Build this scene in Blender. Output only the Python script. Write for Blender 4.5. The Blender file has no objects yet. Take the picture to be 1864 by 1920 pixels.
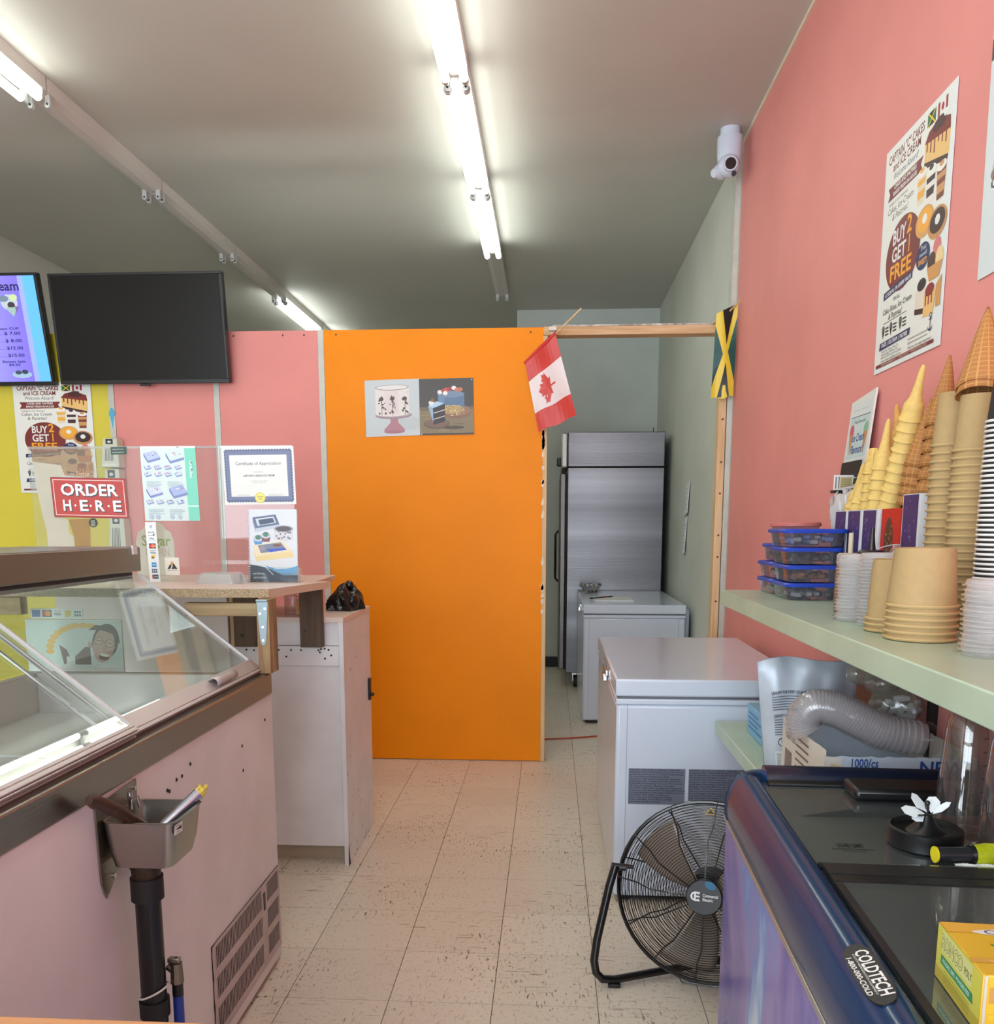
import bpy, math, random
from mathutils import Vector, Matrix
random.seed(7)
S = bpy.context.scene
COL = S.collection
PI = math.pi
R = math.radians

# ------------------------------------------------------------------ camera
cam_d = bpy.data.cameras.new('camera'); cam = bpy.data.objects.new('camera', cam_d); COL.objects.link(cam)
cam.location = (0, 0, 1.375); cam.rotation_euler = (R(90 - 8.853), 0, R(3.461))
cam_d.sensor_fit = 'HORIZONTAL'; cam_d.sensor_width = 36; cam_d.lens = 1650 / 1864 * 36
cam_d.shift_y = 0.1513; cam_d.clip_start = 0.02
S.camera = cam
# ------------------------------------------------------------------ world, light, exposure
w = bpy.data.worlds.new('world'); S.world = w; w.use_nodes = True
w.node_tree.nodes['Background'].inputs[0].default_value = (0.62, 0.74, 0.95, 1)
w.node_tree.nodes['Background'].inputs[1].default_value = 1.0
def area(name, loc, rot, sx, sy, power, col):
    l = bpy.data.lights.new(name, 'AREA'); l.shape = 'RECTANGLE'; l.size = sx; l.size_y = sy
    l.energy = power; l.color = col
    o = bpy.data.objects.new(name, l); COL.objects.link(o); o.location = loc; o.rotation_euler = rot
    return o
# daylight entering through the shop window behind the camera
area('daylight', (-1.45, -2.75, 1.60), (R(90), 0, 0), 4.2, 2.9, 310, (0.80, 0.90, 1.0))
TUBE = 10.8
vs = S.view_settings
vs.view_transform = 'Standard'; vs.look = 'None'; vs.gamma = 1; vs.exposure = 0.24; vs.use_curve_mapping = False
try:
    S.cycles.use_denoising = True; S.cycles.max_bounces = 10; S.cycles.transparent_max_bounces = 32
    S.cycles.caustics_reflective = False; S.cycles.caustics_refractive = False
    S.cycles.sample_clamp_indirect = 6
except Exception: pass

# ------------------------------------------------------------------ materials
def s2l(c):
    c = c / 255.0
    return c / 12.92 if c <= 0.04045 else ((c + 0.055) / 1.055) ** 2.4
def L(rgb): return (s2l(rgb[0]), s2l(rgb[1]), s2l(rgb[2]), 1)
MATS = {}
def M(name, rgb, rough=0.5, metal=0.0, var=0.0, vs_=3.0, bump=0.0, bs=60.0, coat=0.0, stretch=(1, 1, 1), rgb2=None, emit=0.0, spec=0.5, scuff=0.0):
    if name in MATS: return MATS[name]
    m = bpy.data.materials.new(name); MATS[name] = m; m.use_nodes = True
    nt = m.node_tree; b = nt.nodes['Principled BSDF']
    b.inputs['Base Color'].default_value = L(rgb); b.inputs['Roughness'].default_value = rough
    b.inputs['Metallic'].default_value = metal; b.inputs['Specular IOR Level'].default_value = spec
    if coat: b.inputs['Coat Weight'].default_value = coat; b.inputs['Coat Roughness'].default_value = 0.08
    if emit: b.inputs['Emission Color'].default_value = L(rgb); b.inputs['Emission Strength'].default_value = emit
    geo = nt.nodes.new('ShaderNodeNewGeometry'); mp = nt.nodes.new('ShaderNodeMapping')
    nt.links.new(geo.outputs['Position'], mp.inputs[0]); mp.inputs['Scale'].default_value = stretch
    if var:
        n = nt.nodes.new('ShaderNodeTexNoise'); n.inputs['Scale'].default_value = vs_; n.inputs['Detail'].default_value = 6
        nt.links.new(mp.outputs[0], n.inputs[0])
        mr = nt.nodes.new('ShaderNodeMapRange'); mr.inputs[1].default_value = 0.3; mr.inputs[2].default_value = 0.7
        nt.links.new(n.outputs[0], mr.inputs[0])
        mx = nt.nodes.new('ShaderNodeMix'); mx.data_type = 'RGBA'
        c2 = rgb2 or tuple(max(0, c * (1 - var)) for c in rgb)
        mx.inputs[6].default_value = L(rgb); mx.inputs[7].default_value = L(c2)
        nt.links.new(mr.outputs[0], mx.inputs[0]); nt.links.new(mx.outputs[2], b.inputs['Base Color'])
    if bump:
        n2 = nt.nodes.new('ShaderNodeTexNoise'); n2.inputs['Scale'].default_value = bs; n2.inputs['Detail'].default_value = 4
        nt.links.new(mp.outputs[0], n2.inputs[0])
        bp = nt.nodes.new('ShaderNodeBump'); bp.inputs['Strength'].default_value = bump; bp.inputs['Distance'].default_value = 0.002
        nt.links.new(n2.outputs[0], bp.inputs['Height']); nt.links.new(bp.outputs[0], b.inputs['Normal'])
    return m
def glassmat(name, tint=(235, 245, 240), k=1.0, white=0.0, rough=0.0, wcol=(240, 240, 245), ior=1.5):
    if name in MATS: return MATS[name]
    m = bpy.data.materials.new(name); MATS[name] = m; m.use_nodes = True
    nt = m.node_tree; nt.nodes.clear()
    out = nt.nodes.new('ShaderNodeOutputMaterial'); tr = nt.nodes.new('ShaderNodeBsdfTransparent'); gl = nt.nodes.new('ShaderNodeBsdfGlossy')
    fr = nt.nodes.new('ShaderNodeFresnel'); gq = nt.nodes.new('ShaderNodeNewGeometry'); mi_ = nt.nodes.new('ShaderNodeMapRange')
    mi_.inputs[3].default_value = ior; mi_.inputs[4].default_value = 1 / ior   # same reflectance from both sides of a thin pane
    nt.links.new(gq.outputs['Backfacing'], mi_.inputs[0]); nt.links.new(mi_.outputs[0], fr.inputs[0])
    mul = nt.nodes.new('ShaderNodeMath'); mul.operation = 'MULTIPLY'; mul.inputs[1].default_value = k; mul.use_clamp = True
    tr.inputs[0].default_value = L(tint); gl.inputs['Roughness'].default_value = rough; gl.inputs[0].default_value = (1, 1, 1, 1)
    mix = nt.nodes.new('ShaderNodeMixShader')
    nt.links.new(fr.outputs[0], mul.inputs[0]); nt.links.new(mul.outputs[0], mix.inputs[0])
    src = tr.outputs[0]
    if white:
        df = nt.nodes.new('ShaderNodeBsdfDiffuse'); df.inputs[0].default_value = L(wcol)
        tl = nt.nodes.new('ShaderNodeBsdfTranslucent'); tl.inputs[0].default_value = L(wcol)
        m3 = nt.nodes.new('ShaderNodeMixShader'); m3.inputs[0].default_value = 0.4
        nt.links.new(df.outputs[0], m3.inputs[1]); nt.links.new(tl.outputs[0], m3.inputs[2])
        m2 = nt.nodes.new('ShaderNodeMixShader'); m2.inputs[0].default_value = white
        nt.links.new(tr.outputs[0], m2.inputs[1]); nt.links.new(m3.outputs[0], m2.inputs[2]); src = m2.outputs[0]
    nt.links.new(src, mix.inputs[1]); nt.links.new(gl.outputs[0], mix.inputs[2]); nt.links.new(mix.outputs[0], out.inputs[0])
    return m
def printmat(name='printed_ink', emit=0.0, rough=0.45):
    if name in MATS: return MATS[name]
    m = bpy.data.materials.new(name); MATS[name] = m; m.use_nodes = True
    nt = m.node_tree; b = nt.nodes['Principled BSDF']; b.inputs['Roughness'].default_value = rough
    a = nt.nodes.new('ShaderNodeAttribute'); a.attribute_name = 'Col'
    nt.links.new(a.outputs[0], b.inputs['Base Color'])
    if emit:
        nt.links.new(a.outputs[0], b.inputs['Emission Color']); b.inputs['Emission Strength'].default_value = emit
    return m
def wood(name, rgb, dark, axis=2, knots=True, rough=0.6, scale=1.0):
    if name in MATS: return MATS[name]
    m = bpy.data.materials.new(name); MATS[name] = m; m.use_nodes = True
    nt = m.node_tree; b = nt.nodes['Principled BSDF']; b.inputs['Roughness'].default_value = rough
    g = nt.nodes.new('ShaderNodeNewGeometry'); mp = nt.nodes.new('ShaderNodeMapping')
    s = [34 * scale] * 3; s[axis] = 2.2 * scale; mp.inputs['Scale'].default_value = s
    n = nt.nodes.new('ShaderNodeTexNoise'); n.inputs['Scale'].default_value = 1; n.inputs['Detail'].default_value = 5; n.inputs['Distortion'].default_value = 0.8
    cr = nt.nodes.new('ShaderNodeMapRange'); cr.inputs[1].default_value = 0.35; cr.inputs[2].default_value = 0.72
    mx = nt.nodes.new('ShaderNodeMix'); mx.data_type = 'RGBA'; mx.inputs[6].default_value = L(rgb); mx.inputs[7].default_value = L(dark)
    nt.links.new(g.outputs['Position'], mp.inputs[0]); nt.links.new(mp.outputs[0], n.inputs[0]); nt.links.new(n.outputs[0], cr.inputs[0])
    nt.links.new(cr.outputs[0], mx.inputs[0]); nt.links.new(mx.outputs[2], b.inputs['Base Color'])
    return m
def steel(name, rgb=(150, 146, 138), rough=0.32, axis=1, b_=0.25, var=0.12):
    st = [140, 140, 140]; st[axis] = 2
    return M(name, rgb, rough, 1.0, bump=b_, bs=1.0, stretch=st, var=var, vs_=0.03)

# ------------------------------------------------------------------ mesh builder
def wloc(o):
    v = Vector((0, 0, 0))
    while o: v = v + o.location; o = o.parent
    return v
class MB:
    def __init__(s): s.v = []; s.f = []; s.m = []
    def add(s, vs, fs, mi=0):
        b = len(s.v); s.v += [tuple(x) for x in vs]
        for f in fs: s.f.append(tuple(i + b for i in f)); s.m.append(mi)
        return s
    def box(s, x0, y0, z0, x1, y1, z1, mi=0):
        x0, x1 = min(x0, x1), max(x0, x1); y0, y1 = min(y0, y1), max(y0, y1); z0, z1 = min(z0, z1), max(z0, z1)
        return s.add([(x0, y0, z0), (x1, y0, z0), (x1, y1, z0), (x0, y1, z0), (x0, y0, z1), (x1, y0, z1), (x1, y1, z1), (x0, y1, z1)],
                     [(0, 3, 2, 1), (4, 5, 6, 7), (0, 1, 5, 4), (1, 2, 6, 5), (2, 3, 7, 6), (3, 0, 4, 7)], mi)
    def prism(s, poly, a, b, fn, mi=0):      # fn(u, v, t) -> xyz
        n = len(poly)
        vs = [fn(u, v, a) for u, v in poly] + [fn(u, v, b) for u, v in poly]
        fs = [tuple(range(n)), tuple(range(2 * n - 1, n - 1, -1))] + [(i, (i + 1) % n, n + (i + 1) % n, n + i)[::-1] for i in range(n)]
        return s.add(vs, fs, mi)
    def lathe(s, prof, seg=24, c=(0, 0, 0), mi=0, mat=None, caps=(False, False)):
        vs = []; fs = []; n = len(prof)
        for i in range(seg):
            a = 2 * PI * i / seg
            for r, z in prof:
                p = Vector((r * math.cos(a), r * math.sin(a), z))
                if mat: p = mat @ p
                vs.append((p[0] + c[0], p[1] + c[1], p[2] + c[2]))
        for i in range(seg):
            j = (i + 1) % seg
            for k in range(n - 1): fs.append((i * n + k, j * n + k, j * n + k + 1, i * n + k + 1))
        if caps[0]: fs.append(tuple(i * n for i in range(seg))[::-1])
        if caps[1]: fs.append(tuple(i * n + n - 1 for i in range(seg)))
        return s.add(vs, fs, mi)
    def cyl(s, p0, p1, r0, r1=None, seg=16, mi=0):
        return s.tube([p0, p1], [r0, r0 if r1 is None else r1], seg, mi)
    def tube(s, pts, r, seg=8, mi=0, closed=False):
        pts = [Vector(p) for p in pts]; n = len(pts); rs = r if isinstance(r, (list, tuple)) else [r] * n
        vs = []; fs = []; up = None
        for i in range(n):
            if closed: d = (pts[(i + 1) % n] - pts[i - 1])
            else: d = pts[min(i + 1, n - 1)] - pts[max(i - 1, 0)]
            d = d.normalized()
            if up is None:
                up = Vector((0, 0, 1)) if abs(d.z) < 0.9 else Vector((1, 0, 0))
            a = (up - d * up.dot(d)).normalized(); b = d.cross(a); up = a
            for k in range(seg):
                t = 2 * PI * k / seg; vs.append(pts[i] + (a * math.cos(t) + b * math.sin(t)) * rs[i])
        m = n if closed else n - 1
        for i in range(m):
            j = (i + 1) % n
            for k in range(seg): fs.append((i * seg + k, i * seg + (k + 1) % seg, j * seg + (k + 1) % seg, j * seg + k))
        if not closed: fs += [tuple(range(seg))[::-1], tuple((n - 1) * seg + k for k in range(seg))]
        return s.add(vs, fs, mi)
    def sphere(s, c, r, seg=16, mi=0, sc=(1, 1, 1)):
        n = seg // 2; pr = [(max(1e-5, r * math.sin(PI * i / n)), -r * math.cos(PI * i / n)) for i in range(n + 1)]
        return s.lathe(pr, seg, c, mi, Matrix.Diagonal((sc[0], sc[1], sc[2])))
    def grid(s, fn, nu, nv, mi=0):
        vs = [fn(i / nu, j / nv) for j in range(nv + 1) for i in range(nu + 1)]
        fs = [(j * (nu + 1) + i, j * (nu + 1) + i + 1, (j + 1) * (nu + 1) + i + 1, (j + 1) * (nu + 1) + i) for j in range(nv) for i in range(nu)]
        return s.add(vs, fs, mi)
    def build(s, name, mats, parent=None, loc=None, bevel=0.0, smooth=True, ang=35, solid=0.0, rot=None):
        if not isinstance(mats, (list, tuple)): mats = [mats]
        base = wloc(parent) + (Vector(loc) if loc is not None else Vector((0, 0, 0)))
        me = bpy.data.meshes.new(name)
        me.from_pydata([(x - base.x, y - base.y, z - base.z) for x, y, z in s.v], [], s.f)
        for m in mats: me.materials.append(m)
        me.polygons.foreach_set('material_index', s.m)
        if smooth: me.shade_smooth(); me.set_sharp_from_angle(angle=R(ang))
        me.update()
        o = bpy.data.objects.new(name, me); COL.objects.link(o)
        if parent: o.parent = parent
        if loc is not None: o.location = loc
        if rot is not None: o.rotation_euler = rot
        if solid:
            md = o.modifiers.new('thickness', 'SOLIDIFY'); md.thickness = solid; md.offset = 0
        if bevel:
            md = o.modifiers.new('bevel', 'BEVEL'); md.width = bevel; md.segments = 2; md.limit_method = 'ANGLE'; md.angle_limit = R(40)
        return o
def B(x0, y0, z0, x1, y1, z1): return MB().box(x0, y0, z0, x1, y1, z1)
def tag(o, label, cat, group=None, kind=None):
    if label: o['label'] = label
    if cat: o['category'] = cat
    if group: o['group'] = group
    if kind: o['kind'] = kind
    return o
def thing(name, label, cat, loc=(0, 0, 0), rotz=0, group=None):
    o = bpy.data.objects.new(name, None); COL.objects.link(o); o.location = loc; o.rotation_euler = (0, 0, rotz)
    o.empty_display_size = 0.05
    return tag(o, label, cat, group)
def struct(o): o['kind'] = 'structure'; return o
def dup(root, loc, label=None, group=None, rot=None, parent=None):
    r = root.copy(); COL.objects.link(r); r.location = loc
    if rot is not None: r.rotation_euler = rot
    if parent is not None: r.parent = parent
    if label: r['label'] = label
    if group: r['group'] = group
    for ch in list(root.children):
        c = ch.copy(); COL.objects.link(c); c.parent = r
        for g in ch.children:
            d = g.copy(); COL.objects.link(d); d.parent = c
    return r
def kids(o): return o

# ------------------------------------------------------------------ lettering
CH = ''.join(chr(i) for i in range(33, 127))
GL = {}
def _glyphs():
    objs = []
    for bold, off in ((0, 0.0), (1, 0.022)):
        for c in CH + ' ':
            for body in (c + 'H', c):
                if body == ' ': continue
                cu = bpy.data.curves.new('t', 'FONT'); cu.body = body; cu.size = 1; cu.offset = off if body == c else 0; cu.resolution_u = 2
                o = bpy.data.objects.new('t', cu); COL.objects.link(o); objs.append((bold, c, body, o))
    cu = bpy.data.curves.new('t', 'FONT'); cu.body = 'H'; cu.size = 1; h = bpy.data.objects.new('t', cu); COL.objects.link(h)
    bpy.context.view_layer.update(); dg = bpy.context.evaluated_depsgraph_get()
    def get(o):
        e = o.evaluated_get(dg); me = e.to_mesh(); vs = [(v.co.x, v.co.y) for v in me.vertices]
        fs = [tuple(p.vertices) for p in me.polygons]; e.to_mesh_clear(); return vs, fs
    hx = max(v[0] for v in get(h)[0])
    for bold, c, body, o in objs:
        vs, fs = get(o)
        k = (bold, c)
        if body == c: GL.setdefault(k, {})['g'] = (vs, fs)
        else: GL.setdefault(k, {})['adv'] = max(v[0] for v in vs) - hx
    for _, _, _, o in objs + [(0, 0, 0, h)]:
        d = o.data; bpy.data.objects.remove(o); bpy.data.curves.remove(d)
_glyphs()

class Print:
    """flat ink on a sheet: coloured polygons in sheet coordinates (u right, v up)"""
    def __init__(s): s.v = []; s.f = []; s.c = []; s.l = 0
    def _add(s, vs, fs, col):
        b = len(s.v); s.l += 1
        s.v += [(u, v, s.l) for u, v in vs]
        c = L(col)
        for f in fs: s.f.append(tuple(i + b for i in f)); s.c.append(c)
    def poly(s, pts, col): s._add(pts, [tuple(range(len(pts)))], col); return s
    def rect(s, u0, v0, u1, v1, col): return s.poly([(u0, v0), (u1, v0), (u1, v1), (u0, v1)], col)
    def grid(s, u0, v0, u1, v1, nu, nv, col):
        vs = [(u0 + (u1 - u0) * i / nu, v0 + (v1 - v0) * j / nv) for j in range(nv + 1) for i in range(nu + 1)]
        s._add(vs, [(j * (nu + 1) + i, j * (nu + 1) + i + 1, (j + 1) * (nu + 1) + i + 1, (j + 1) * (nu + 1) + i) for j in range(nv) for i in range(nu)], col); return s
    def frame(s, u0, v0, u1, v1, t, col):
        s.rect(u0, v0, u1, v0 + t, col); s.rect(u0, v1 - t, u1, v1, col); s.rect(u0, v0, u0 + t, v1, col); s.rect(u1 - t, v0, u1, v1, col); return s
    def ell(s, cu, cv, ru, rv, col, n=20, a0=0, a1=2 * PI, rot=0):
        pts = []
        for i in range(n):
            a = a0 + (a1 - a0) * i / (n if a1 - a0 > 6.28 else n - 1)
            x, y = ru * math.cos(a), rv * math.sin(a)
            pts.append((cu + x * math.cos(rot) - y * math.sin(rot), cv + x * math.sin(rot) + y * math.cos(rot)))
        return s.poly(pts, col)
    def text(s, t, u, v, h, col, bold=1, align='L', w=None, shear=0.0, rot=0.0, cond=1.0):
        sc = h / 0.70; x = 0; vs = []; fs = []
        for c in t:
            if (bold, c) not in GL: c = '?'
            if c != ' ':
                g, f = GL[(bold, c)]['g']; b = len(vs)
                vs += [(p[0] + x, p[1]) for p in g]; fs += [tuple(i + b for i in q) for q in f]
            x += GL[(bold, c)]['adv']
        sx = (w / (x * sc)) if w else cond
        off = {'L': 0, 'C': -0.5, 'R': -1}[align] * x * sc * sx
        cr, sr = math.cos(rot), math.sin(rot); out = []
        for px, py in vs:
            X = (px + py * shear) * sc * sx + off; Y = py * sc
            out.append((u + X * cr - Y * sr, v + X * sr + Y * cr))
        if fs: s._add(out, fs, col)
        return s
    def build(s, name, fn, parent, emit=0.0, mat=None, world=True):
        me = bpy.data.meshes.new(name); base = wloc(parent) if world else Vector((0, 0, 0))
        vs = [Vector(fn(u, v, l)) - base for u, v, l in s.v]
        me.from_pydata(vs, [], s.f)
        me.materials.append(mat or (printmat('lit_screen_ink', emit, 0.3) if emit else printmat()))
        a = me.color_attributes.new('Col', 'FLOAT_COLOR', 'CORNER'); d = []
        for p, c in zip(me.polygons, s.c): d += list(c) * p.loop_total
        a.data.foreach_set('color', d); me.update()
        o = bpy.data.objects.new(name, me); COL.objects.link(o)
        if parent: o.parent = parent
        return o
def plane(o, u, v, W=1, H=1, eps=0.000018):
    o = Vector(o); u = Vector(u).normalized() * W; v = Vector(v).normalized() * H; n = u.cross(v).normalized()
    return lambda a, b, l: o + u * a + v * b + n * (0.0003 + eps * l)
WHT = (232, 232, 228); BLK = (25, 25, 28)

# ------------------------------------------------------------------ common materials
m_pink = M('pink_wall_paint', (230, 148, 141), 0.6, spec=0.3, var=0.05, vs_=2, bump=0.05, bs=90)
m_yellow = M('yellow_wall_paint', (219, 204, 66), 0.5, var=0.05, vs_=2)
m_orange = M('orange_wall_paint', (248, 144, 2), 0.5, spec=0.2, var=0.04, vs_=2, bump=0.03, bs=80)
m_batten = M('off_white_batten', (205, 205, 195), 0.5, var=0.08, vs_=15)
m_gg = M('pale_green_grey_wall', (214, 217, 204), 0.6, var=0.05, vs_=2)
m_ceil = M('ceiling_paint', (200, 197, 188), 0.65, var=0.03, vs_=1.5, bump=0.15, bs=120)
m_white = M('white_enamel', (208, 216, 230), 0.22, var=0.02, coat=0.3)
m_lam = M('white_melamine', (232, 230, 232), 0.35, var=0.06, vs_=6, bump=0.02)
m_lamp = M('pinkish_white_panel', (236, 230, 227), 0.5, var=0.06, vs_=4)
m_pine = wood('pale_pine', (230, 200, 156), (208, 168, 120), 2)
m_pinex = wood('pale_pine_header', (226, 190, 146), (190, 146, 100), 0)
m_stud = wood('weathered_stud', (176, 150, 104), (120, 84, 56), 2)
m_dark = wood('dark_board', (94, 72, 50), (66, 48, 34), 2)
m_black = M('black_plastic', (18, 18, 19), 0.35)
m_blackm = M('black_enamel', (14, 14, 15), 0.28, coat=0.3)
m_steel = steel('brushed_stainless', (168, 162, 150), 0.3, 1)
m_steelz = steel('stainless_upright', (132, 130, 132), 0.30, 0, 0.25, 0.3)  # strong tone bands paint horizontal reflections onto the refrigerator
m_chrome = M('bright_metal', (205, 205, 205), 0.18, 1.0)
m_alu = M('aluminium_extrusion', (196, 188, 186), 0.35, 0.3)
m_zinc = M('zinc_hinge', (150, 166, 170), 0.5, 0.6)
m_glass = glassmat('clear_glass', (247, 251, 249), 0.85)
m_acr = glassmat('clear_acrylic', (246, 250, 250), 0.55, white=0.05)
m_kraft = M('kraft_paper', (180, 150, 102), 0.75, var=0.04, vs_=60)
m_kraftr = M('kraft_rim', (190, 160, 110), 0.7)
m_clear = glassmat('clear_plastic_lid', (250, 250, 250), 1.4, white=0.36, wcol=(250, 248, 248))
m_clr2 = glassmat('clear_plastic_film', (236, 234, 232), 1.2, white=0.16, rough=0.05)
m_shelf = M('pale_green_paint', (186, 204, 178), 0.35, var=0.07, vs_=5, bump=0.08, bs=30)
m_paper = M('white_paper', (232, 234, 234), 0.6)
m_rubber = M('black_rubber', (22, 22, 22), 0.6)

# floor tile: speckled vinyl with scuffs
def tilemat():
    m = bpy.data.materials.new('vinyl_tile'); MATS['vinyl_tile'] = m; m.use_nodes = True
    nt = m.node_tree; b = nt.nodes['Principled BSDF']; b.inputs['Roughness'].default_value = 0.38
    g = nt.nodes.new('ShaderNodeNewGeometry'); oi = nt.nodes.new('ShaderNodeObjectInfo')
    def noise(sc, st, det=3, dist=0.0):
        mp = nt.nodes.new('ShaderNodeMapping'); mp.inputs['Scale'].default_value = st; nt.links.new(g.outputs['Position'], mp.inputs[0])
        n = nt.nodes.new('ShaderNodeTexNoise'); n.inputs['Scale'].default_value = sc; n.inputs['Detail'].default_value = det; n.inputs['Distortion'].default_value = dist
        nt.links.new(mp.outputs[0], n.inputs[0]); return n.outputs[0]
    def rng(src, a, b_, c=0, d=1):
        r = nt.nodes.new('ShaderNodeMapRange'); r.inputs[1].default_value = a; r.inputs[2].default_value = b_; r.inputs[3].default_value = c; r.inputs[4].default_value = d
        nt.links.new(src, r.inputs[0]); return r.outputs[0]
    def mix(f, a, col):
        x = nt.nodes.new('ShaderNodeMix'); x.data_type = 'RGBA'; nt.links.new(f, x.inputs[0])
        if isinstance(a, tuple): x.inputs[6].default_value = L(a)
        else: nt.links.new(a, x.inputs[6])
        x.inputs[7].default_value = L(col); return x.outputs[2]
    c = mix(rng(noise(1.1, (1, 1, 1), 3), 0.35, 0.65, 0, 0.7), (224, 214, 197), (216, 206, 192))
    c = mix(rng(noise(75, (1, 1, 1), 2), 0.60, 0.66, 0, 0.5), c, (172, 150, 122))
    c = mix(rng(noise(60, (1.6, 0.8, 1), 2, 1.5), 0.66, 0.70, 0, 0.7), c, (232, 222, 200))
    mul = nt.nodes.new('ShaderNodeMath'); mul.operation = 'MULTIPLY'
    nt.links.new(rng(noise(42, (3.2, 0.7, 1), 2, 0.6), 0.62, 0.68), mul.inputs[0]); nt.links.new(rng(noise(2.6, (1, 1, 1), 2), 0.44, 0.60), mul.inputs[1])
    c = mix(mul.outputs[0], c, (92, 78, 60))
    m2 = nt.nodes.new('ShaderNodeMath'); m2.operation = 'MULTIPLY'
    nt.links.new(rng(noise(30, (0.35, 3.4, 1), 2, 0.6), 0.63, 0.70, 0, 0.8), m2.inputs[0]); nt.links.new(rng(noise(1.9, (1, 1.3, 1), 2), 0.46, 0.6), m2.inputs[1])
    c = mix(m2.outputs[0], c, (110, 94, 74))
    c = mix(rng(oi.outputs['Random'], 0, 1, 0, 0.16), c, (176, 160, 138))
    nt.links.new(c, b.inputs['Base Color'])
    return m
m_tile = tilemat()

# ================================================================== STRUCTURE
H_ = 3.35; XR = 0.985; XL = -3.81; YF = -2.8
floor = struct(B(XL, YF, -0.12, XR, 10.6, -0.004).build('floor', M('tile_joint', (88, 76, 62), 0.8)))
P = 0.3048; X0 = -0.766; Y0 = 2.37; g = 0.0011
ti = None
near = []
for j in range(-4, 18):
    for i in range(-2, 6):
        near.append((i, j))
def tilebox(mb, x0, y0, x1, y1): mb.box(x0, y0, -0.004, x1, y1, 0)
proto = None
for (i, j) in near:
    x0 = X0 + i * P; x1 = min(x0 + P, XR); y0 = Y0 + j * P
    full = x0 + P <= XR
    if full and proto is not None:
        o = proto.copy(); COL.objects.link(o); o.location = (x0 + P / 2, y0 + P / 2, 0)
    else:
        mb = MB(); tilebox(mb, x0 + g, y0 + g, x1 - g, y0 + P - g)
        o = mb.build('tile', m_tile, floor, loc=(x0 + P / 2, y0 + P / 2, 0), smooth=False)
        if full and proto is None: proto = o
mb = MB()
for i in range(-10, 6):
    for j in range(-17, 28):
        if (i, j) in near: continue
        x0 = max(X0 + i * P, XL); x1 = min(X0 + i * P + P, XR); y0 = max(Y0 + j * P, YF); y1 = min(Y0 + j * P + P, 10.6)
        if x1 - x0 > 0.01 and y1 - y0 > 0.01: tilebox(mb, x0 + g, y0 + g, x1 - g, y1 - g)
tag(mb.build('tile_field', m_tile, floor, smooth=False), None, None, kind='stuff')

struct(B(XL - 0.1, YF - 0.1, H_, XR + 0.1, 10.7, H_ + 0.1).build('ceiling', m_ceil))
mb = MB(); mb.box(XR, YF, 0, XR + 0.1, 5.02, H_, 0); mb.box(XR, 5.02, 0, XR + 0.1, 10.6, H_, 1)
struct(mb.build('wall_right', [m_pink, m_gg], smooth=False))
struct(B(XL - 0.1, YF, 0, XL, 10.6, H_).build('wall_left', M('left_wall_paint', (205, 202, 192), 0.6)))
mb = MB(); mb.box(-0.33, 8.58, 0, XR, 10.7, H_); mb.box(XL, 10.6, 0, -0.33, 10.7, H_)
struct(mb.build('wall_back', M('back_wall_paint', (206, 212, 205), 0.6, var=0.04), smooth=False))
# front wall with the shop window and its glass door opening (behind the camera)
mb = MB(); mb.box(XL, YF - 0.1, 0, XR, YF, 0.14); mb.box(XL, YF - 0.1, 3.08, XR, YF, H_)
mb.box(XL, YF - 0.1, 0.14, -3.58, YF, 3.08); mb.box(0.68, YF - 0.1, 0.14, XR, YF, 3.08)
struct(mb.build('wall_front', M('front_wall_paint', (196, 190, 180), 0.6), smooth=False))
win = struct(B(-3.58, YF - 0.06, 0.14, 0.68, YF - 0.052, 3.08).build('window_1', m_glass, smooth=False))
m_frame = M('dark_window_frame', (40, 38, 40), 0.4)
mb = MB()
for x in (-3.58, -2.20, -0.80, 0.62): mb.box(x, YF + 0.06, 0.14, x + 0.06, YF + 0.10, 3.08)
for z in (0.14, 0.9, 2.25, 3.02): mb.box(-3.58, YF + 0.06, z, 0.68, YF + 0.10, z + 0.06)
mb.build('window_frame', m_frame, win, smooth=False)
struct(B(-3.5, 5.14, 0, 0.2, 5.16, 0.001).build('trim_3', m_batten)) if False else None
struct(MB().box(XR - 0.008, -2.8, H_ - 0.016, XR, 5.02, H_).build('trim_1', M('pale_cornice', (226, 208, 186), 0.6), smooth=False))
mb = MB(); mb.box(-0.33, 8.565, 0, 0.98, 8.58, 0.1); struct(mb.build('baseboard_back', M('black_vinyl_base', (28, 24, 24), 0.5), smooth=False))

# partition of painted panels, open on the right to the back room
YP = 5.04; ZT = 2.445
part = struct(B(XL, YP + 0.012, 0, -0.052, YP + 0.10, ZT - 0.004).build('wall_partition', wood('raw_sheathing', (200, 170, 130), (170, 140, 100), 2), smooth=False))
def panel(x0, x1, mat, lab): 
    o = B(x0, YP, 0.004, x1, YP + 0.012, ZT).build('panel', mat, part, bevel=0.0015); o['label'] = lab; return o
panel(-1.270, -0.050, m_orange, 'orange painted wall panel')
panel(-1.875, -1.303, m_pink, 'pink painted wall panel next to the orange one')
panel(-2.487, -1.909, m_pink, 'pink painted wall panel next to the yellow one')
panel(XL, -2.522, m_yellow, 'yellow painted wall panel')
for x in (-1.2865, -1.892, -2.5045):
    B(x - 0.0165, YP - 0.004, 0.002, x + 0.0165, YP + 0.010, ZT + 0.003).build('batten', m_batten, part, bevel=0.001)
mb = MB()
for x in (-1.78, -1.5, -1.38, -2.2, -2.05, -1.2, -0.12): mb.cyl((x, YP - 0.0015, ZT - 0.025), (x, YP + 0.001, ZT - 0.025), 0.005, seg=8)
mb.build('screws', M('screw_head', (60, 50, 45), 0.5, 0.6), part)
tag(part.children[-1], None, None, kind='stuff')
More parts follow.
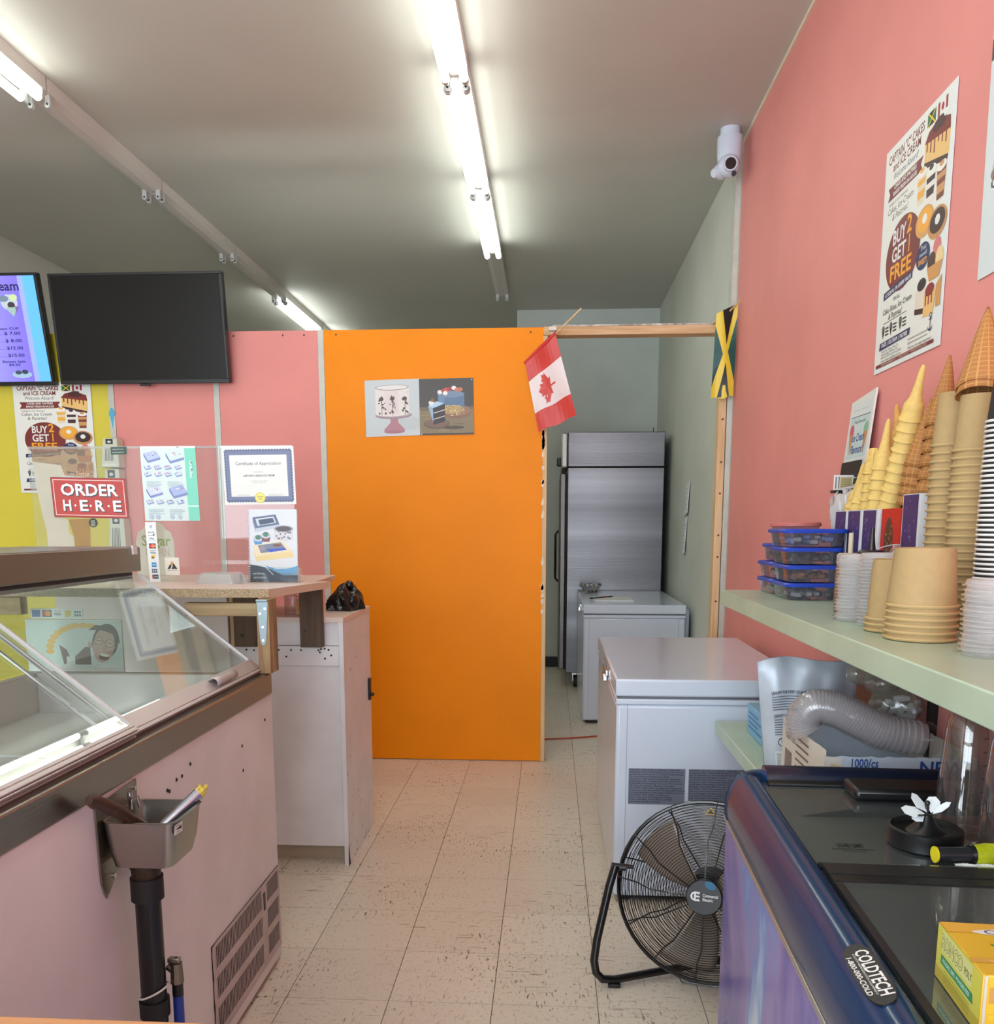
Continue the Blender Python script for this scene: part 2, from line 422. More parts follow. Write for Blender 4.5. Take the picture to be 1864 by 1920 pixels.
B(-0.050, YP - 0.002, 0.002, -0.026, YP + 0.095, 2.40).build('stud', wood('stud_edge', (224, 190, 140), (205, 168, 124), 2), part, bevel=0.0015)
mb = MB(); random.seed(3)
for k in range(26):
    z = random.uniform(0.6, 2.0); z = 1.75 + (z - 1.3) * 0.25 if k % 2 else z
    mb.prism([(-0.052 - random.random() * 0.004, z), (-0.046, z - 0.004), (-0.040 + random.random() * 0.006, z + 0.01), (-0.044, z + random.uniform(0.02, 0.05)), (-0.054, z + 0.018)], YP - 0.0032, YP + 0.001, lambda u, v, a: (u, a, v))
mb.build('plaster_scrap', M('torn_plaster', (226, 216, 200), 0.8), part, smooth=False); tag(part.children[-1], None, None, kind='stuff')
header = struct(B(-0.050, YP - 0.002, 2.402, XR - 0.01, YP + 0.09, 2.447).build('trim_2', m_pinex, bevel=0.002))
B(0.0, YP - 0.002, 2.447, XR - 0.02, YP + 0.09, 2.456).build('packing_strip', M('chipped_paint', (224, 216, 204), 0.7, var=0.4, vs_=30), header)
post = struct(B(0.912, YP - 0.002, 0, 0.952, YP + 0.09, 2.402).build('trim_3', m_pine, bevel=0.0015))
mb = MB()
for z in (0.95, 1.2, 1.32, 1.55, 1.72, 1.95): mb.cyl((0.935, YP - 0.0035, z), (0.935, YP - 0.001, z), 0.006, seg=8)
mb.build('nail_holes', M('nail_hole', (110, 70, 45), 0.8), post); tag(post.children[-1], None, None, kind='stuff')
struct(B(0.956, YP - 0.006, 0, 0.984, YP + 0.09, 3.30).build('trim_4', m_batten, bevel=0.001))
# cornice piece over the white-green wall return

# ================================================================== CEILING LIGHTS
m_house = M('fixture_enamel', (214, 206, 200), 0.4)
m_socket = M('lamp_socket', (190, 192, 190), 0.4)
m_tube = M('lit_tube', (244, 252, 246), 0.3, emit=TUBE)
def fixture(x, y0, y1, lit, label, hh=0.072, H_=3.35):
    t = thing('ceiling_light', label, 'light', (x, (y0 + y1) / 2, H_), 0, 'twin tube ceiling lights')
    mb = MB(); pr = [(-0.054, 0), (0.054, 0), (0.054, -hh + 0.012), (0.020, -hh), (-0.020, -hh), (-0.054, -hh + 0.012)]
    mb.prism(pr, y0 + 0.002, y1 - 0.002, lambda u, v, a: (x + u, a, H_ + v))
    mb.build('housing', m_house, t, smooth=False)
    for s in (-1, 1):
        for yy, d in ((y0 + 0.022, 1), (y1 - 0.022, -1)):
            mb = MB(); cx = x + s * 0.040
            mb.box(cx - 0.012, yy - 0.009, H_ - hh - 0.034, cx + 0.012, yy + 0.009, H_ - hh + 0.01)
            mb.cyl((cx, yy - 0.009 * 1.05, H_ - hh - 0.034), (cx, yy + 0.0095, H_ - hh - 0.034), 0.012, seg=10)
            mb.cyl((cx, yy - 0.0125, H_ - hh - 0.030), (cx, yy + 0.0125, H_ - hh - 0.030), 0.005, seg=8, mi=1)
            mb.build('lamp_holder', [m_socket, m_black], t)
        if lit:
            mb = MB(); cx = x + s * 0.040; z = H_ - hh - 0.030
            mb.cyl((cx, y0 + 0.045, z), (cx, y1 - 0.045, z), 0.0185, seg=14)
            tb = mb.build('tube', m_tube, t)
            for a, b in ((y0 + 0.034, y0 + 0.048), (y1 - 0.048, y1 - 0.034)): MB().cyl((cx, a, z), (cx, b, z), 0.0188, seg=14).build('end_cap', m_alu, tb)
    return t
RX = -0.425; LX = -2.32
ys = [4.105 - 1.245 * k for k in (5, 4, 3, 2, 1, 0)]
labs = ['added unseen twin tube ceiling light farthest behind the viewer', 'lit twin tube ceiling light above the front counter', 'added unseen twin tube ceiling light overhead of the aisle',
        'added unseen twin tube light just beyond the top edge', 'first full lit twin tube light of the middle row']
for k in (0, 2, 3, 4):  # all but the last are out of view, added for their light
    fixture(RX, ys[k], ys[k] + 1.235, True, labs[k] if k != 4 else 'lit twin tube light cut off by the top edge of the photo, middle row')
fixture(RX, 4.11, 5.37, True, 'second lit twin tube light of the middle row, right of the picture centre top')
fixture(RX, 5.385, 6.60, True, 'last lit twin tube light of the middle row, next to the dead end')
fixture(RX - 0.005, 6.61, 7.86, False, 'dark empty fixture without tubes at the far end of the middle row', 0.05)
fixture(LX, 1.70, 2.92, True, 'lit twin tube light of the left row outside the picture')
fixture(LX, 2.93, 4.145, True, 'lit twin tube light of the left row at the left edge of the photo')
fixture(LX, 4.155, 5.33, False, 'empty fixture without tubes right behind the lit one of the left row')
fixture(LX, 5.34, 6.53, False, 'empty fixture without tubes in the middle of the left row')
fixture(LX, 6.54, 7.72, False, 'empty fixture without tubes before the far lit one of the left row')
fixture(LX, 7.73, 8.95, True, 'far lit twin tube light of the left row above the pink panel')
fixture(LX, 8.96, 10.2, True, 'added unseen twin tube light extending the left row behind the partition')  # unseen extra fixture, added for more light in the back room
t = thing('added_fill_light', 'added unseen twin tube light on the rear of the partition, brightening the back room', 'light', (-1.25, 5.16, 2.2))  # added out of view to brighten the back room
B(-1.87, 5.141, 2.15, -0.63, 5.20, 2.27).build('housing', m_house, t)
for z in (2.17, 2.25): MB().cyl((-1.83, 5.235, z), (-0.67, 5.235, z), 0.0185, seg=14).build('tube', m_tube, t)
for x in (-1.86, -0.67): B(x, 5.20, 2.145, x + 0.03, 5.26, 2.275).build('lamp_holder', m_socket, t)

# security camera
t = thing('security_camera', 'white dome security camera with a black lens at the ceiling corner', 'camera', (0.885, 4.85, H_))
mb = MB(); mb.lathe([(0.001, 0), (0.062, 0), (0.064, -0.01), (0.062, -0.09), (0.055, -0.13), (0.045, -0.155), (0.001, -0.16)], 28, (0.885, 4.86, H_ - 0.04)); 
mb.cyl((0.885, 4.86, H_ - 0.041), (0.885, 4.86, H_), 0.05, seg=20)
mb.build('housing', m_white, t)
mb = MB(); mb.sphere((0.878, 4.83, 3.165), 0.056, 24); mb.build('ball', m_white, t)
d = Vector((-0.02, -1, -0.16)).normalized(); c = Vector((0.878, 4.83, 3.165))
lens = MB().cyl(c + d * 0.04, c + d * 0.060, 0.036, 0.034, 24).build('lens_ring', m_white, t)
MB().cyl(c + d * 0.0595, c + d * 0.0615, 0.027, 0.027, 24).build('lens', M('black_glass', (8, 8, 10), 0.08, coat=0.5), lens)
MB().cyl(c + d * 0.04 + Vector((0.02, 0, -0.045)), c + d * 0.052 + Vector((0.02, 0, -0.045)), 0.012, seg=14).build('sensor', m_black, t)
MB().cyl((0.84, 4.86, 3.15), (0.805, 4.84, 3.135), 0.04, 0.02, 18).build('mount_knuckle', m_white, t)

# ================================================================== TELEVISIONS
def tv(xc, zc, wdt, hgt, yaw, tilt, label, content=None):
    t = thing('television', label, 'television', (0, 0, 0))
    Mx = Matrix.Translation((xc, 4.93, zc)) @ Matrix.Rotation(yaw, 4, 'Z') @ Matrix.Rotation(tilt, 4, 'X')
    def bx(x0, y0, z0, x1, y1, z1, name, mat, bev=0.003, par=None):
        mb = B(x0, y0, z0, x1, y1, z1); mb.v = [tuple(Mx @ Vector(v)) for v in mb.v]; return mb.build(name, mat, par or t, bevel=bev)
    W, Hh = wdt / 2, hgt / 2
    bx(-W, 0.004, -Hh, W, 0.045, Hh, 'casing', m_black)
    bx(-W, -0.004, -Hh, W, 0.004, -Hh + 0.022, 'bezel', m_black, 0.002); bx(-W, -0.004, Hh - 0.014, W, 0.004, Hh, 'bezel', m_black, 0.002)
    bx(-W, -0.004, -Hh + 0.022, -W + 0.014, 0.004, Hh - 0.014, 'bezel', m_black, 0.002); bx(W - 0.014, -0.004, -Hh + 0.022, W, 0.004, Hh - 0.014, 'bezel', m_black, 0.002)
    scr = bx(-W + 0.013, -0.001, -Hh + 0.021, W - 0.013, 0.005, Hh - 0.013, 'screen', M('dark_screen_glass', (9, 10, 9), 0.14, spec=0.35), 0)
    bx(-0.12, 0.045, -0.1, 0.12, 0.085, 0.1, 'wall_bracket', m_black, 0)
    bx(-0.03, -0.002, -Hh - 0.012, 0.03, 0.012, -Hh, 'sensor_foot', m_black, 0.003)
    if content:
        o = Mx @ Vector((-W + 0.014, -0.0012, -Hh + 0.022)); u = (Mx.to_3x3() @ Vector((1, 0, 0))); v = (Mx.to_3x3() @ Vector((0, 0, 1)))
        p = Print(); content(p); p.build('screen_image', plane(o, u, v, wdt - 0.028, hgt - 0.036), scr, emit=0.42)
    return t
tv(-2.267, 2.442, 0.965, 0.575, R(0), R(6), 'large black television switched off, above the pink and yellow panels')
def menu(p):
    p.rect(0, 0, 1, 1, (150, 165, 245)); p.rect(0, 0, 0.90, 0.5, (140, 175, 245)); 
    for k in range(14): p.rect(0.62 + k * 0.02, 0, 0.62 + (k + 1) * 0.02 + 0.001, 1, (150 - k * 2, 150 - k * 3, 240))
    p.rect(0.93, 0, 1, 1, (95, 178, 255))
    DK = (40, 35, 90)
    p.text('Ice Cream', 0.905, 0.865, 0.085, DK, 1, 'R', w=0.31)
    p.text('WAFFLE CONE', 0.755, 0.79, 0.022, DK, 1, 'R', w=0.22); 
    for k, (a, b) in enumerate((('Single', '$ 5.00'), ('Double', '$ 6.50'), ('Triple', '$ 7.50'))):
        p.text(b, 0.76, 0.725 - k * 0.068, 0.028, DK, 1, 'R', w=0.11); p.text(a, 0.42, 0.725 - k * 0.068, 0.028, DK, 0)
    p.text('Ice Cream CUP', 0.86, 0.50, 0.022, DK, 1, 'R', w=0.2)
    for k, (a, b) in enumerate((('8oz', '$ 7.00'), ('16os', '$ 8.00'), ('24os', '$12.00'), ('32os', '$15.00'))):
        z = 0.452 - k * 0.07
        p.text(b, 0.865, z, 0.03, DK, 1, 'R', w=0.10); p.text(a, 0.62 , z, 0.03, DK, 1, 'L', w=0.07); p.rect(0.69, z, 0.765, z + 0.002, DK)
    p.text('Banana Split', 0.865, 0.185, 0.022, DK, 1, 'R', w=0.14); p.text('$8.50', 0.83, 0.155, 0.022, DK, 1, 'R')
    p.ell(0.83, 0.755, 0.05, 0.075, (176, 190, 200)); p.ell(0.80, 0.79, 0.03, 0.03, (110, 130, 150)); p.ell(0.86, 0.80, 0.022, 0.03, (190, 210, 150)); p.ell(0.84, 0.73, 0.022, 0.03, (60, 50, 60))
    p.poly([(0.80, 0.71), (0.87, 0.71), (0.845, 0.62)], (150, 180, 170)); p.poly([(0.86, 0.72), (0.885, 0.71), (0.865, 0.65)], (110, 100, 150))
    p.ell(0.83, 0.07, 0.06, 0.035, (150, 180, 200)); p.ell(0.81, 0.09, 0.02, 0.02, (60, 70, 90)); p.ell(0.85, 0.095, 0.02, 0.022, (50, 60, 80)); p.ell(0.62, 0.07, 0.05, 0.045, (80, 70, 90))
tv(-3.293, 2.442, 0.985, 0.585, R(0), R(11), 'television showing a lit purple price menu at the left edge', menu)

# ================================================================== POSTERS
def cake_poster(p):
    """sheet coordinates 0..1 across, 0..1.36 up"""
    MR = (120, 42, 40); NV = (34, 44, 92); OR = (244, 168, 40); CK = (222, 178, 110); CH_ = (62, 30, 24)
    p.rect(0, 0, 1, 1.36, (228, 232, 230)); p.rect(0.03, 0.03, 0.9, 1.33, (232, 232, 224))
    p.text('CAPTAIN "C" CAKES', 0.05, 1.265, 0.052, MR, 1, w=0.54); p.text('and ICE CREAM', 0.13, 1.205, 0.048, MR, 1, w=0.42)
    p.text('Welcome Aboard!', 0.14, 1.15, 0.040, NV, 0, w=0.38, shear=0.25)
    p.poly([(0.07, 1.04), (0.60, 1.045), (0.57, 1.085), (0.60, 1.125), (0.07, 1.12), (0.10, 1.08)], MR)
    p.text('CAKES AND PASTRIES', 0.335, 1.092, 0.024, WHT, 1, 'C', w=0.34); p.text('BAKED FRESH IN-HOUSE', 0.335, 1.055, 0.024, WHT, 1, 'C', w=0.36)
    p.text('Indulge in our delicious', 0.09, 1.005, 0.020, BLK, 0, w=0.30, shear=0.2)
    p.text('Cakes, Ice Cream', 0.08, 0.955, 0.038, BLK, 0, w=0.40, shear=0.2); p.text('& Pastries!', 0.16, 0.905, 0.038, BLK, 0, w=0.25, shear=0.2)
    # flags
    p.rect(0.63, 1.25, 0.74, 1.325, (20, 20, 20)); p.poly([(0.63, 1.25), (0.685, 1.2875), (0.63, 1.325)], (20, 110, 60)) ; p.poly([(0.74, 1.25), (0.685, 1.2875), (0.74, 1.325)], (20, 110, 60))
    p.poly([(0.63, 1.25), (0.645, 1.25), (0.74, 1.325), (0.725, 1.325)], (235, 200, 40)); p.poly([(0.74, 1.25), (0.725, 1.25), (0.63, 1.325), (0.645, 1.325)], (235, 200, 40))
    p.rect(0.765, 1.25, 0.79, 1.325, (150, 30, 40)); p.rect(0.865, 1.25, 0.89, 1.325, (150, 30, 40)); p.ell(0.828, 1.288, 0.018, 0.022, (170, 30, 40), 7)
    # cheesecake slice
    p.poly([(0.62, 1.05), (0.93, 0.99), (0.95, 1.02), (0.95, 1.16), (0.62, 1.19)], (232, 190, 118)); p.poly([(0.62, 1.04), (0.93, 0.975), (0.94, 1.005), (0.62, 1.07)], CH_)
    p.poly([(0.61, 1.17), (0.95, 1.13), (0.94, 1.20), (0.78, 1.245), (0.66, 1.22)], (120, 36, 26)); p.ell(0.80, 1.215, 0.09, 0.035, (70, 26, 30))
    for k in range(6): p.rect(0.64 + k * 0.05, 1.12 - (k % 3) * 0.02, 0.655 + k * 0.05, 1.18, (130, 40, 26))
    p.ell(0.88, 1.24, 0.03, 0.02, WHT)
    # dessert cups
    for k, (u, c1, c2) in enumerate(((0.60, (236, 176, 70), (230, 214, 190)), (0.73, (60, 34, 30), (236, 230, 222)), (0.87, (206, 150, 96), (120, 60, 40)))):
        b = 0.86 - k * 0.03
        p.poly([(u - 0.045, b), (u + 0.045, b), (u + 0.06, b + 0.17), (u - 0.06, b + 0.17)], c2)
        p.poly([(u - 0.048, b + 0.03), (u + 0.048, b + 0.03), (u + 0.052, b + 0.075), (u - 0.052, b + 0.075)], c1); p.poly([(u - 0.055, b + 0.105), (u + 0.055, b + 0.105), (u + 0.058, b + 0.135), (u - 0.058, b + 0.135)], c1)
        p.ell(u, b + 0.17, 0.062, 0.025, (240, 236, 228)); p.ell(u, b + 0.182, 0.03, 0.014, c1)
    # burst
    for a in range(0, 360, 1): pass
    p.ell(0.37, 0.66, 0.265, 0.215, MR, 40)
    p.text('BUY', 0.20, 0.745, 0.085, WHT, 1, w=0.205); p.text('2', 0.42, 0.755, 0.10, OR, 1, w=0.075)
    p.text('GET', 0.20, 0.640, 0.085, WHT, 1, w=0.22); p.text('1', 0.445, 0.640, 0.10, OR, 1, w=0.05)
    p.text('FREE', 0.18, 0.530, 0.092, OR, 1, w=0.34)
    p.poly([(0.10, 0.44), (0.55, 0.47), (0.55, 0.515), (0.10, 0.485)], NV); p.text('AT EQUAL OR LESSER VALUE', 0.33, 0.465, 0.022, WHT, 1, 'C', w=0.40, rot=0.066)
    # tarts
    for (u, v, c1, c2) in ((0.68, 0.74, (214, 160, 92), (240, 170, 50)), (0.86, 0.68, (196, 140, 84), (58, 30, 26))):
        p.ell(u, v, 0.125, 0.085, c1, 28); p.ell(u, v + 0.008, 0.10, 0.064, c2, 28); p.ell(u, v + 0.015, 0.034, 0.028, WHT, 9)
    p.ell(0.69, 0.55, 0.095, 0.075, NV, 26)
    p.text('Treat', 0.69, 0.585, 0.025, WHT, 0, 'C', shear=0.2); p.text('yourself', 0.69, 0.552, 0.022, WHT, 0, 'C', shear=0.2); p.text('SWEET!', 0.69, 0.505, 0.030, OR, 1, 'C', w=0.12)
    p.text('ON ALL', 0.32, 0.405, 0.022, BLK, 0, 'C'); p.text('Cake Slices, Ice Cream', 0.10, 0.350, 0.034, BLK, 0, w=0.46, shear=0.2); p.text('& Pastries!', 0.20, 0.305, 0.034, BLK, 0, w=0.22, shear=0.2)
    p.rect(0.12, 0.293, 0.50, 0.296, BLK)
    # sundaes, cones
    p.ell(0.88, 0.55, 0.05, 0.05, (214, 120, 120)); p.ell(0.82, 0.48, 0.055, 0.055, (80, 50, 40)); p.ell(0.92, 0.48, 0.05, 0.06, (236, 208, 150)); p.poly([(0.76, 0.46), (0.97, 0.46), (0.93, 0.38), (0.80, 0.38)], (208, 150, 84))
    p.poly([(0.62, 0.26), (0.75, 0.24), (0.76, 0.35), (0.70, 0.41), (0.62, 0.36)], (226, 214, 196)); p.ell(0.70, 0.39, 0.06, 0.035, (44, 34, 36)); p.poly([(0.62, 0.24), (0.75, 0.22), (0.75, 0.25), (0.62, 0.27)], CH_)
    p.poly([(0.74, 0.20), (0.88, 0.19), (0.90, 0.31), (0.84, 0.36), (0.75, 0.32)], (234, 188, 120)); p.ell(0.82, 0.335, 0.06, 0.035, (140, 40, 40))
    for k in range(3): p.rect(0.765 + k * 0.04, 0.255, 0.78 + k * 0.04, 0.32, (140, 40, 26))
    p.poly([(0.91, 0.22), (0.97, 0.22), (0.97, 0.38), (0.90, 0.34)], (206, 150, 84))
    for k, u in enumerate((0.13, 0.26, 0.41)):
        p.poly([(u - 0.02, 0.255), (u + 0.02, 0.255), (u, 0.20)], BLK); p.ell(u, 0.262, 0.02, 0.02, (90, 90, 96))
        for q in range(3): p.rect(u + 0.035, 0.255 - q * 0.02, u + 0.09, 0.263 - q * 0.02, BLK)
    p.poly([(0.08, 0.135), (0.56, 0.145), (0.57, 0.185), (0.09, 0.18)], NV); p.text('CAKES  |  ICE CREAM  |  PASTRIES', 0.325, 0.150, 0.024, WHT, 1, 'C', w=0.42)
    for q, s in enumerate(('3412 St. Clair Ave. E.', 'Scarborough, ON M1L 1W1')): p.text(s, 0.12, 0.115 - q * 0.018, 0.012, BLK, 0, w=0.28)
    p.text('647-812-2879 | 416-912-2879', 0.12, 0.078, 0.012, BLK, 0, w=0.33); p.text('captaincfamous@gmail.com', 0.12, 0.058, 0.012, BLK, 0, w=0.33)
    p.text('@captaincscreamandicecream', 0.55, 0.112, 0.012, BLK, 0, w=0.28); p.text('@captaincakesandicecream', 0.55, 0.088, 0.012, BLK, 0, w=0.28); p.text('Thank you for supporting local!', 0.55, 0.058, 0.016, BLK, 0, w=0.33, shear=0.2)
    p.ell(0.86, 0.19, 0.014, 0.014, NV); p.ell(0.86, 0.19, 0.007, 0.007, WHT); p.rect(0.856, 0.105, 0.864, 0.18, NV); p.rect(0.84, 0.165, 0.88, 0.171, NV)
    p.poly([(0.82, 0.135), (0.835, 0.115), (0.86, 0.10), (0.885, 0.115), (0.90, 0.135), (0.88, 0.12), (0.86, 0.112), (0.84, 0.12)], NV)
    p.rect(0.04, 0.03, 0.92, 0.05, MR); p.text('FRESH INGREDIENTS  *  TRUE TASTE  *  MADE WITH LOVE', 0.48, 0.034, 0.012, (230, 200, 190), 0, 'C', w=0.7)
def sheet(name, label, cat, o, u, v, W, H, content, asp=1.0, th=0.0012, curl=0):
    """a sheet of paper with its print; o is the lower left corner; print coordinates are (0..1, 0..asp)"""
    t = thing(name, label, cat, o)
    O = Vector(o); U = Vector(u).normalized(); V = Vector(v).normalized(); N = U.cross(V)
    mb = MB(); mb.prism([(0, 0), (W, 0), (W, H), (0, H)], 0, th, lambda a, b, c: tuple(O + U * a + V * b + N * c)); 
    s_ = mb.build('sheet', m_paper, t, smooth=False)
    p = Print(); content(p); p.build('print', plane(O + N * th, U, V, W, H / asp), s_)
    return t
sheet('poster', 'tall cake and ice cream poster on the pink side wall', 'poster', (XR - 0.002, 2.858, 1.828), (0, -1, 0), (0, 0.01, 1), 0.462, 0.630, cake_poster, 1.36)
sheet('poster', 'cake and ice cream poster on the yellow panel', 'poster', (-3.075, YP - 0.006, 1.562), (1, 0, 0), (-0.005, 0, 1), 0.458, 0.618, cake_poster, 1.36)
def choc(p):
    p.rect(0, 0, 1, 1.3, (214, 222, 222)); p.rect(0, 1.13, 1, 1.3, (196, 206, 210)); p.poly([(0, 1.02), (1, 1.10), (1, 1.2), (0, 1.12)], (70, 46, 44))
    p.ell(0.30, 0.72, 0.20, 0.26, (206, 170, 130)); p.ell(0.34, 0.80, 0.12, 0.14, (236, 228, 214)); p.ell(0.25, 0.66, 0.06, 0.12, (140, 100, 76)); p.ell(0.5, 0.62, 0.3, 0.06, (190, 150, 110))
    p.poly([(0.08, 0.50), (0.16, 0.47), (0.26, 0.82), (0.20, 0.82)], (196, 180, 170)); p.ell(0.12, 0.47, 0.05, 0.03, (140, 110, 96))
    p.text('Chocolate', 0.06, 0.40, 0.07, (70, 70, 80), 0, w=0.6, shear=0.25); p.text('Dreams', 0.25, 0.30, 0.06, (70, 70, 80), 0, shear=0.25)
    p.text('"C" Cakes', 0.14, 0.14, 0.075, (150, 50, 90), 1, w=0.6)
sheet('poster', 'pale dessert poster cut off by the right edge of the photo', 'poster', (XR - 0.002, 2.215, 1.935), (0, -1, 0), (0, 0.03, 1), 0.46, 0.60, choc, 1.3)
def pic1(p):
    p.rect(0, 0, 1, 1, (196, 204, 206)); p.ell(0.8, 0.22, 0.3, 0.12, (188, 196, 196)); 
    p.poly([(0.46, 0.36), (0.60, 0.36), (0.60, 0.24), (0.72, 0.12), (0.72, 0.07), (0.34, 0.07), (0.34, 0.12), (0.46, 0.24)], (176, 122, 132)); p.ell(0.53, 0.075, 0.19, 0.03, (166, 110, 122))
    p.ell(0.52, 0.37, 0.34, 0.065, (150, 128, 134)); p.ell(0.52, 0.385, 0.33, 0.055, (178, 158, 160))
    p.rect(0.19, 0.40, 0.81, 0.85, (224, 218, 212)); p.ell(0.50, 0.40, 0.31, 0.05, (224, 218, 212)); p.ell(0.50, 0.86, 0.31, 0.05, (140, 130, 140)); p.ell(0.50, 0.862, 0.29, 0.04, (226, 222, 218))
    p.rect(0.36, 0.385, 0.62, 0.80, (222, 210, 206))
    random.seed(5)
    for cx in (0.30, 0.50, 0.73):
        for k in range(16): p.ell(cx + random.gauss(0, 0.03), 0.40 + 0.3 * random.random(), 0.008 + 0.014 * random.random(), 0.012 + 0.012 * random.random(), random.choice([(70, 54, 50), (96, 84, 70), (60, 50, 60)]), 6)
        p.rect(cx, 0.37, cx + 0.01, 0.62, (90, 84, 74)); p.ell(cx, 0.66, 0.045, 0.035, (84, 64, 60), 7)
    for k in range(24): p.ell(0.2 + 0.6 * random.random(), 0.42 + 0.38 * random.random(), 0.006, 0.006, (110, 90, 80), 5)
def pic2(p):
    p.rect(0, 0, 1, 1, (70, 66, 60)); p.rect(0, 0, 1, 0.5, (132, 116, 84)); p.rect(0, 0.45, 1, 0.5, (112, 98, 76))
    random.seed(6)
    for k in range(26): 
        z = 0.03 + 0.42 * random.random(); u = random.random() * 0.8; p.rect(u, z, u + 0.2, z + 0.012, random.choice([(160, 142, 104), (108, 92, 66), (146, 130, 96)]))
    p.rect(0, 0.0, 1, 0.03, (60, 52, 44)); p.ell(0.62, 0.13, 0.2, 0.03, (74, 62, 48)); p.ell(0.68, 0.40, 0.27, 0.11, (132, 96, 72)); p.ell(0.68, 0.43, 0.26, 0.10, (148, 110, 84))
    p.rect(0.34, 0.45, 0.83, 0.72, (92, 118, 150)); p.ell(0.585, 0.72, 0.245, 0.06, (120, 140, 164)); p.rect(0.36, 0.5, 0.46, 0.70, (112, 138, 170)); p.ell(0.585, 0.45, 0.245, 0.08, (178, 152, 100))
    for k in range(60): p.ell(0.585 + 0.24 * (random.random() * 2 - 1), 0.43 + 0.09 * (random.random() * 2 - 1), 0.010, 0.010, random.choice([(220, 200, 140), (150, 116, 66), (240, 226, 180)]), 5)
    for u, v, c in ((0.38, 0.76, WHT), (0.45, 0.78, (180, 70, 60)), (0.50, 0.80, (200, 90, 80)), (0.56, 0.81, (170, 60, 60)), (0.64, 0.83, WHT), (0.70, 0.80, (214, 110, 80)), (0.48, 0.74, WHT), (0.76, 0.80, (190, 120, 90))): p.ell(u, v, 0.045, 0.038, c, 9)
    p.ell(0.31, 0.20, 0.24, 0.09, (104, 78, 64)); p.ell(0.31, 0.215, 0.22, 0.075, (122, 94, 76))
    p.poly([(0.16, 0.52), (0.25, 0.22), (0.25, 0.46)], (150, 180, 206)); p.poly([(0.16, 0.52), (0.25, 0.47), (0.45, 0.56), (0.32, 0.60)], (176, 208, 232))
    p.poly([(0.25, 0.18), (0.47, 0.24), (0.47, 0.55), (0.25, 0.48)], (52, 42, 44)); p.poly([(0.25, 0.38), (0.47, 0.44), (0.47, 0.455), (0.25, 0.395)], (214, 200, 190)); p.poly([(0.25, 0.27), (0.47, 0.33), (0.47, 0.345), (0.25, 0.285)], (214, 200, 190))
    p.ell(0.22, 0.57, 0.05, 0.045, WHT, 9); p.poly([(0.2, 0.6), (0.24, 0.68), (0.30, 0.58)], (130, 96, 60))
    for u, v in ((0.03, 0.02), (0.97, 0.97)): p.ell(u, v, 0.012, 0.012, WHT, 6)
sheet('photo_print', 'cake picture on the orange panel, white cake on a pink stand', 'picture', (-1.042, YP - 0.003, 1.866), (1, 0.0, 0.028), (-0.01, 0, 1), 0.306, 0.306, pic1)
sheet('photo_print', 'cake picture on the orange panel, blue berry cake with a cut slice', 'picture', (-0.736, YP - 0.003, 1.874), (1, 0, 0.012), (-0.012, 0, 1), 0.304, 0.304, pic2)

# ================================================================== FLAGS
def cloth(name, quad, fn, parent, amp=0.012, y=4.95, cont=None, top=4):
    tl, tr, br, bl = [Vector((a, y, b)) for a, b in quad]
    def f(u, v, l=0):       # v from 0 (bottom) to 1 (top)
        p = (bl * (1 - u) + br * u) * (1 - v) + (tl * (1 - u) + tr * u) * v
        return Vector((p.x, p.y + amp * math.sin(u * 7 + v * 3) + amp * 0.6 * math.sin(v * 9 + 1) - (0.0018 + 0.00003 * l if l >= top else 0), p.z + 0.006 * math.sin(u * 9) * (1 - v)))
    p = Print(); cont(p); return p.build(name, f, parent)
t = thing('canada_flag', 'small red and white maple leaf flag on a stick fixed to the door header', 'flag', (-0.02, 4.96, 2.42))
m_stick = wood('flag_stick', (222, 190, 140), (190, 150, 100), 2)
MB().tube([(0.151, 4.93, 2.514), (0.06, 4.95, 2.433), (-0.03, 4.965, 2.35), (-0.05, 4.965, 2.33)], 0.0045, 8).build('stick', m_stick, t)
MB().tube([(0.015, 4.955, 2.392), (-0.06, 4.955, 2.325), (-0.148, 4.955, 2.238)], 0.012, 8).build('sleeve', M('flag_red', (196, 52, 42), 0.8), t)
def canada(p):
    RD = (205, 58, 46); W_ = (232, 218, 216)
    p.grid(0, 0.74, 1, 1, 10, 6, RD); p.grid(0, 0.27, 1, 0.74, 10, 10, W_); p.grid(0, 0, 1, 0.27, 10, 6, RD)
    half = [(0, -0.50), (0.03, -0.50), (0.025, -0.22), (0.28, -0.27), (0.24, -0.17), (0.50, 0.04), (0.44, 0.08), (0.49, 0.24), (0.35, 0.21), (0.31, 0.29), (0.19, 0.15), (0.22, 0.42), (0.13, 0.37), (0, 0.55)]
    pts = half + [(-a, b) for a, b in half[::-1][1:-1]]
    # leaf lies on its side: its stem points to the right
    q = [(0.46 - b * 0.46, 0.51 + a * 0.40) for a, b in pts]; p._add(q + [(0.46, 0.51)], [(i, (i + 1) % len(q), len(q)) for i in range(len(q))], RD)
cloth('cloth', [(-0.146, 2.236), (0.016, 2.385), (0.133, 1.962), (-0.072, 1.879)], None, t, 0.006, 4.945, canada, 4)
MB().box(-0.02, 4.955, 2.412, 0.02, 4.995, 2.43).box(-0.012, 5.0, 2.40, 0.012, YP - 0.003, 2.44).build('tape', M('clear_tape', (214, 206, 196), 0.3), t)
t = thing('jamaica_flag', 'small black green and yellow flag on a stick at the right end of the header', 'flag', (0.95, 4.96, 2.45))
MB().tube([(0.972, 4.86, 2.528), (0.93, 4.93, 2.49), (0.86, 5.03, 2.45)], 0.0045, 8).build('stick', m_stick, t)
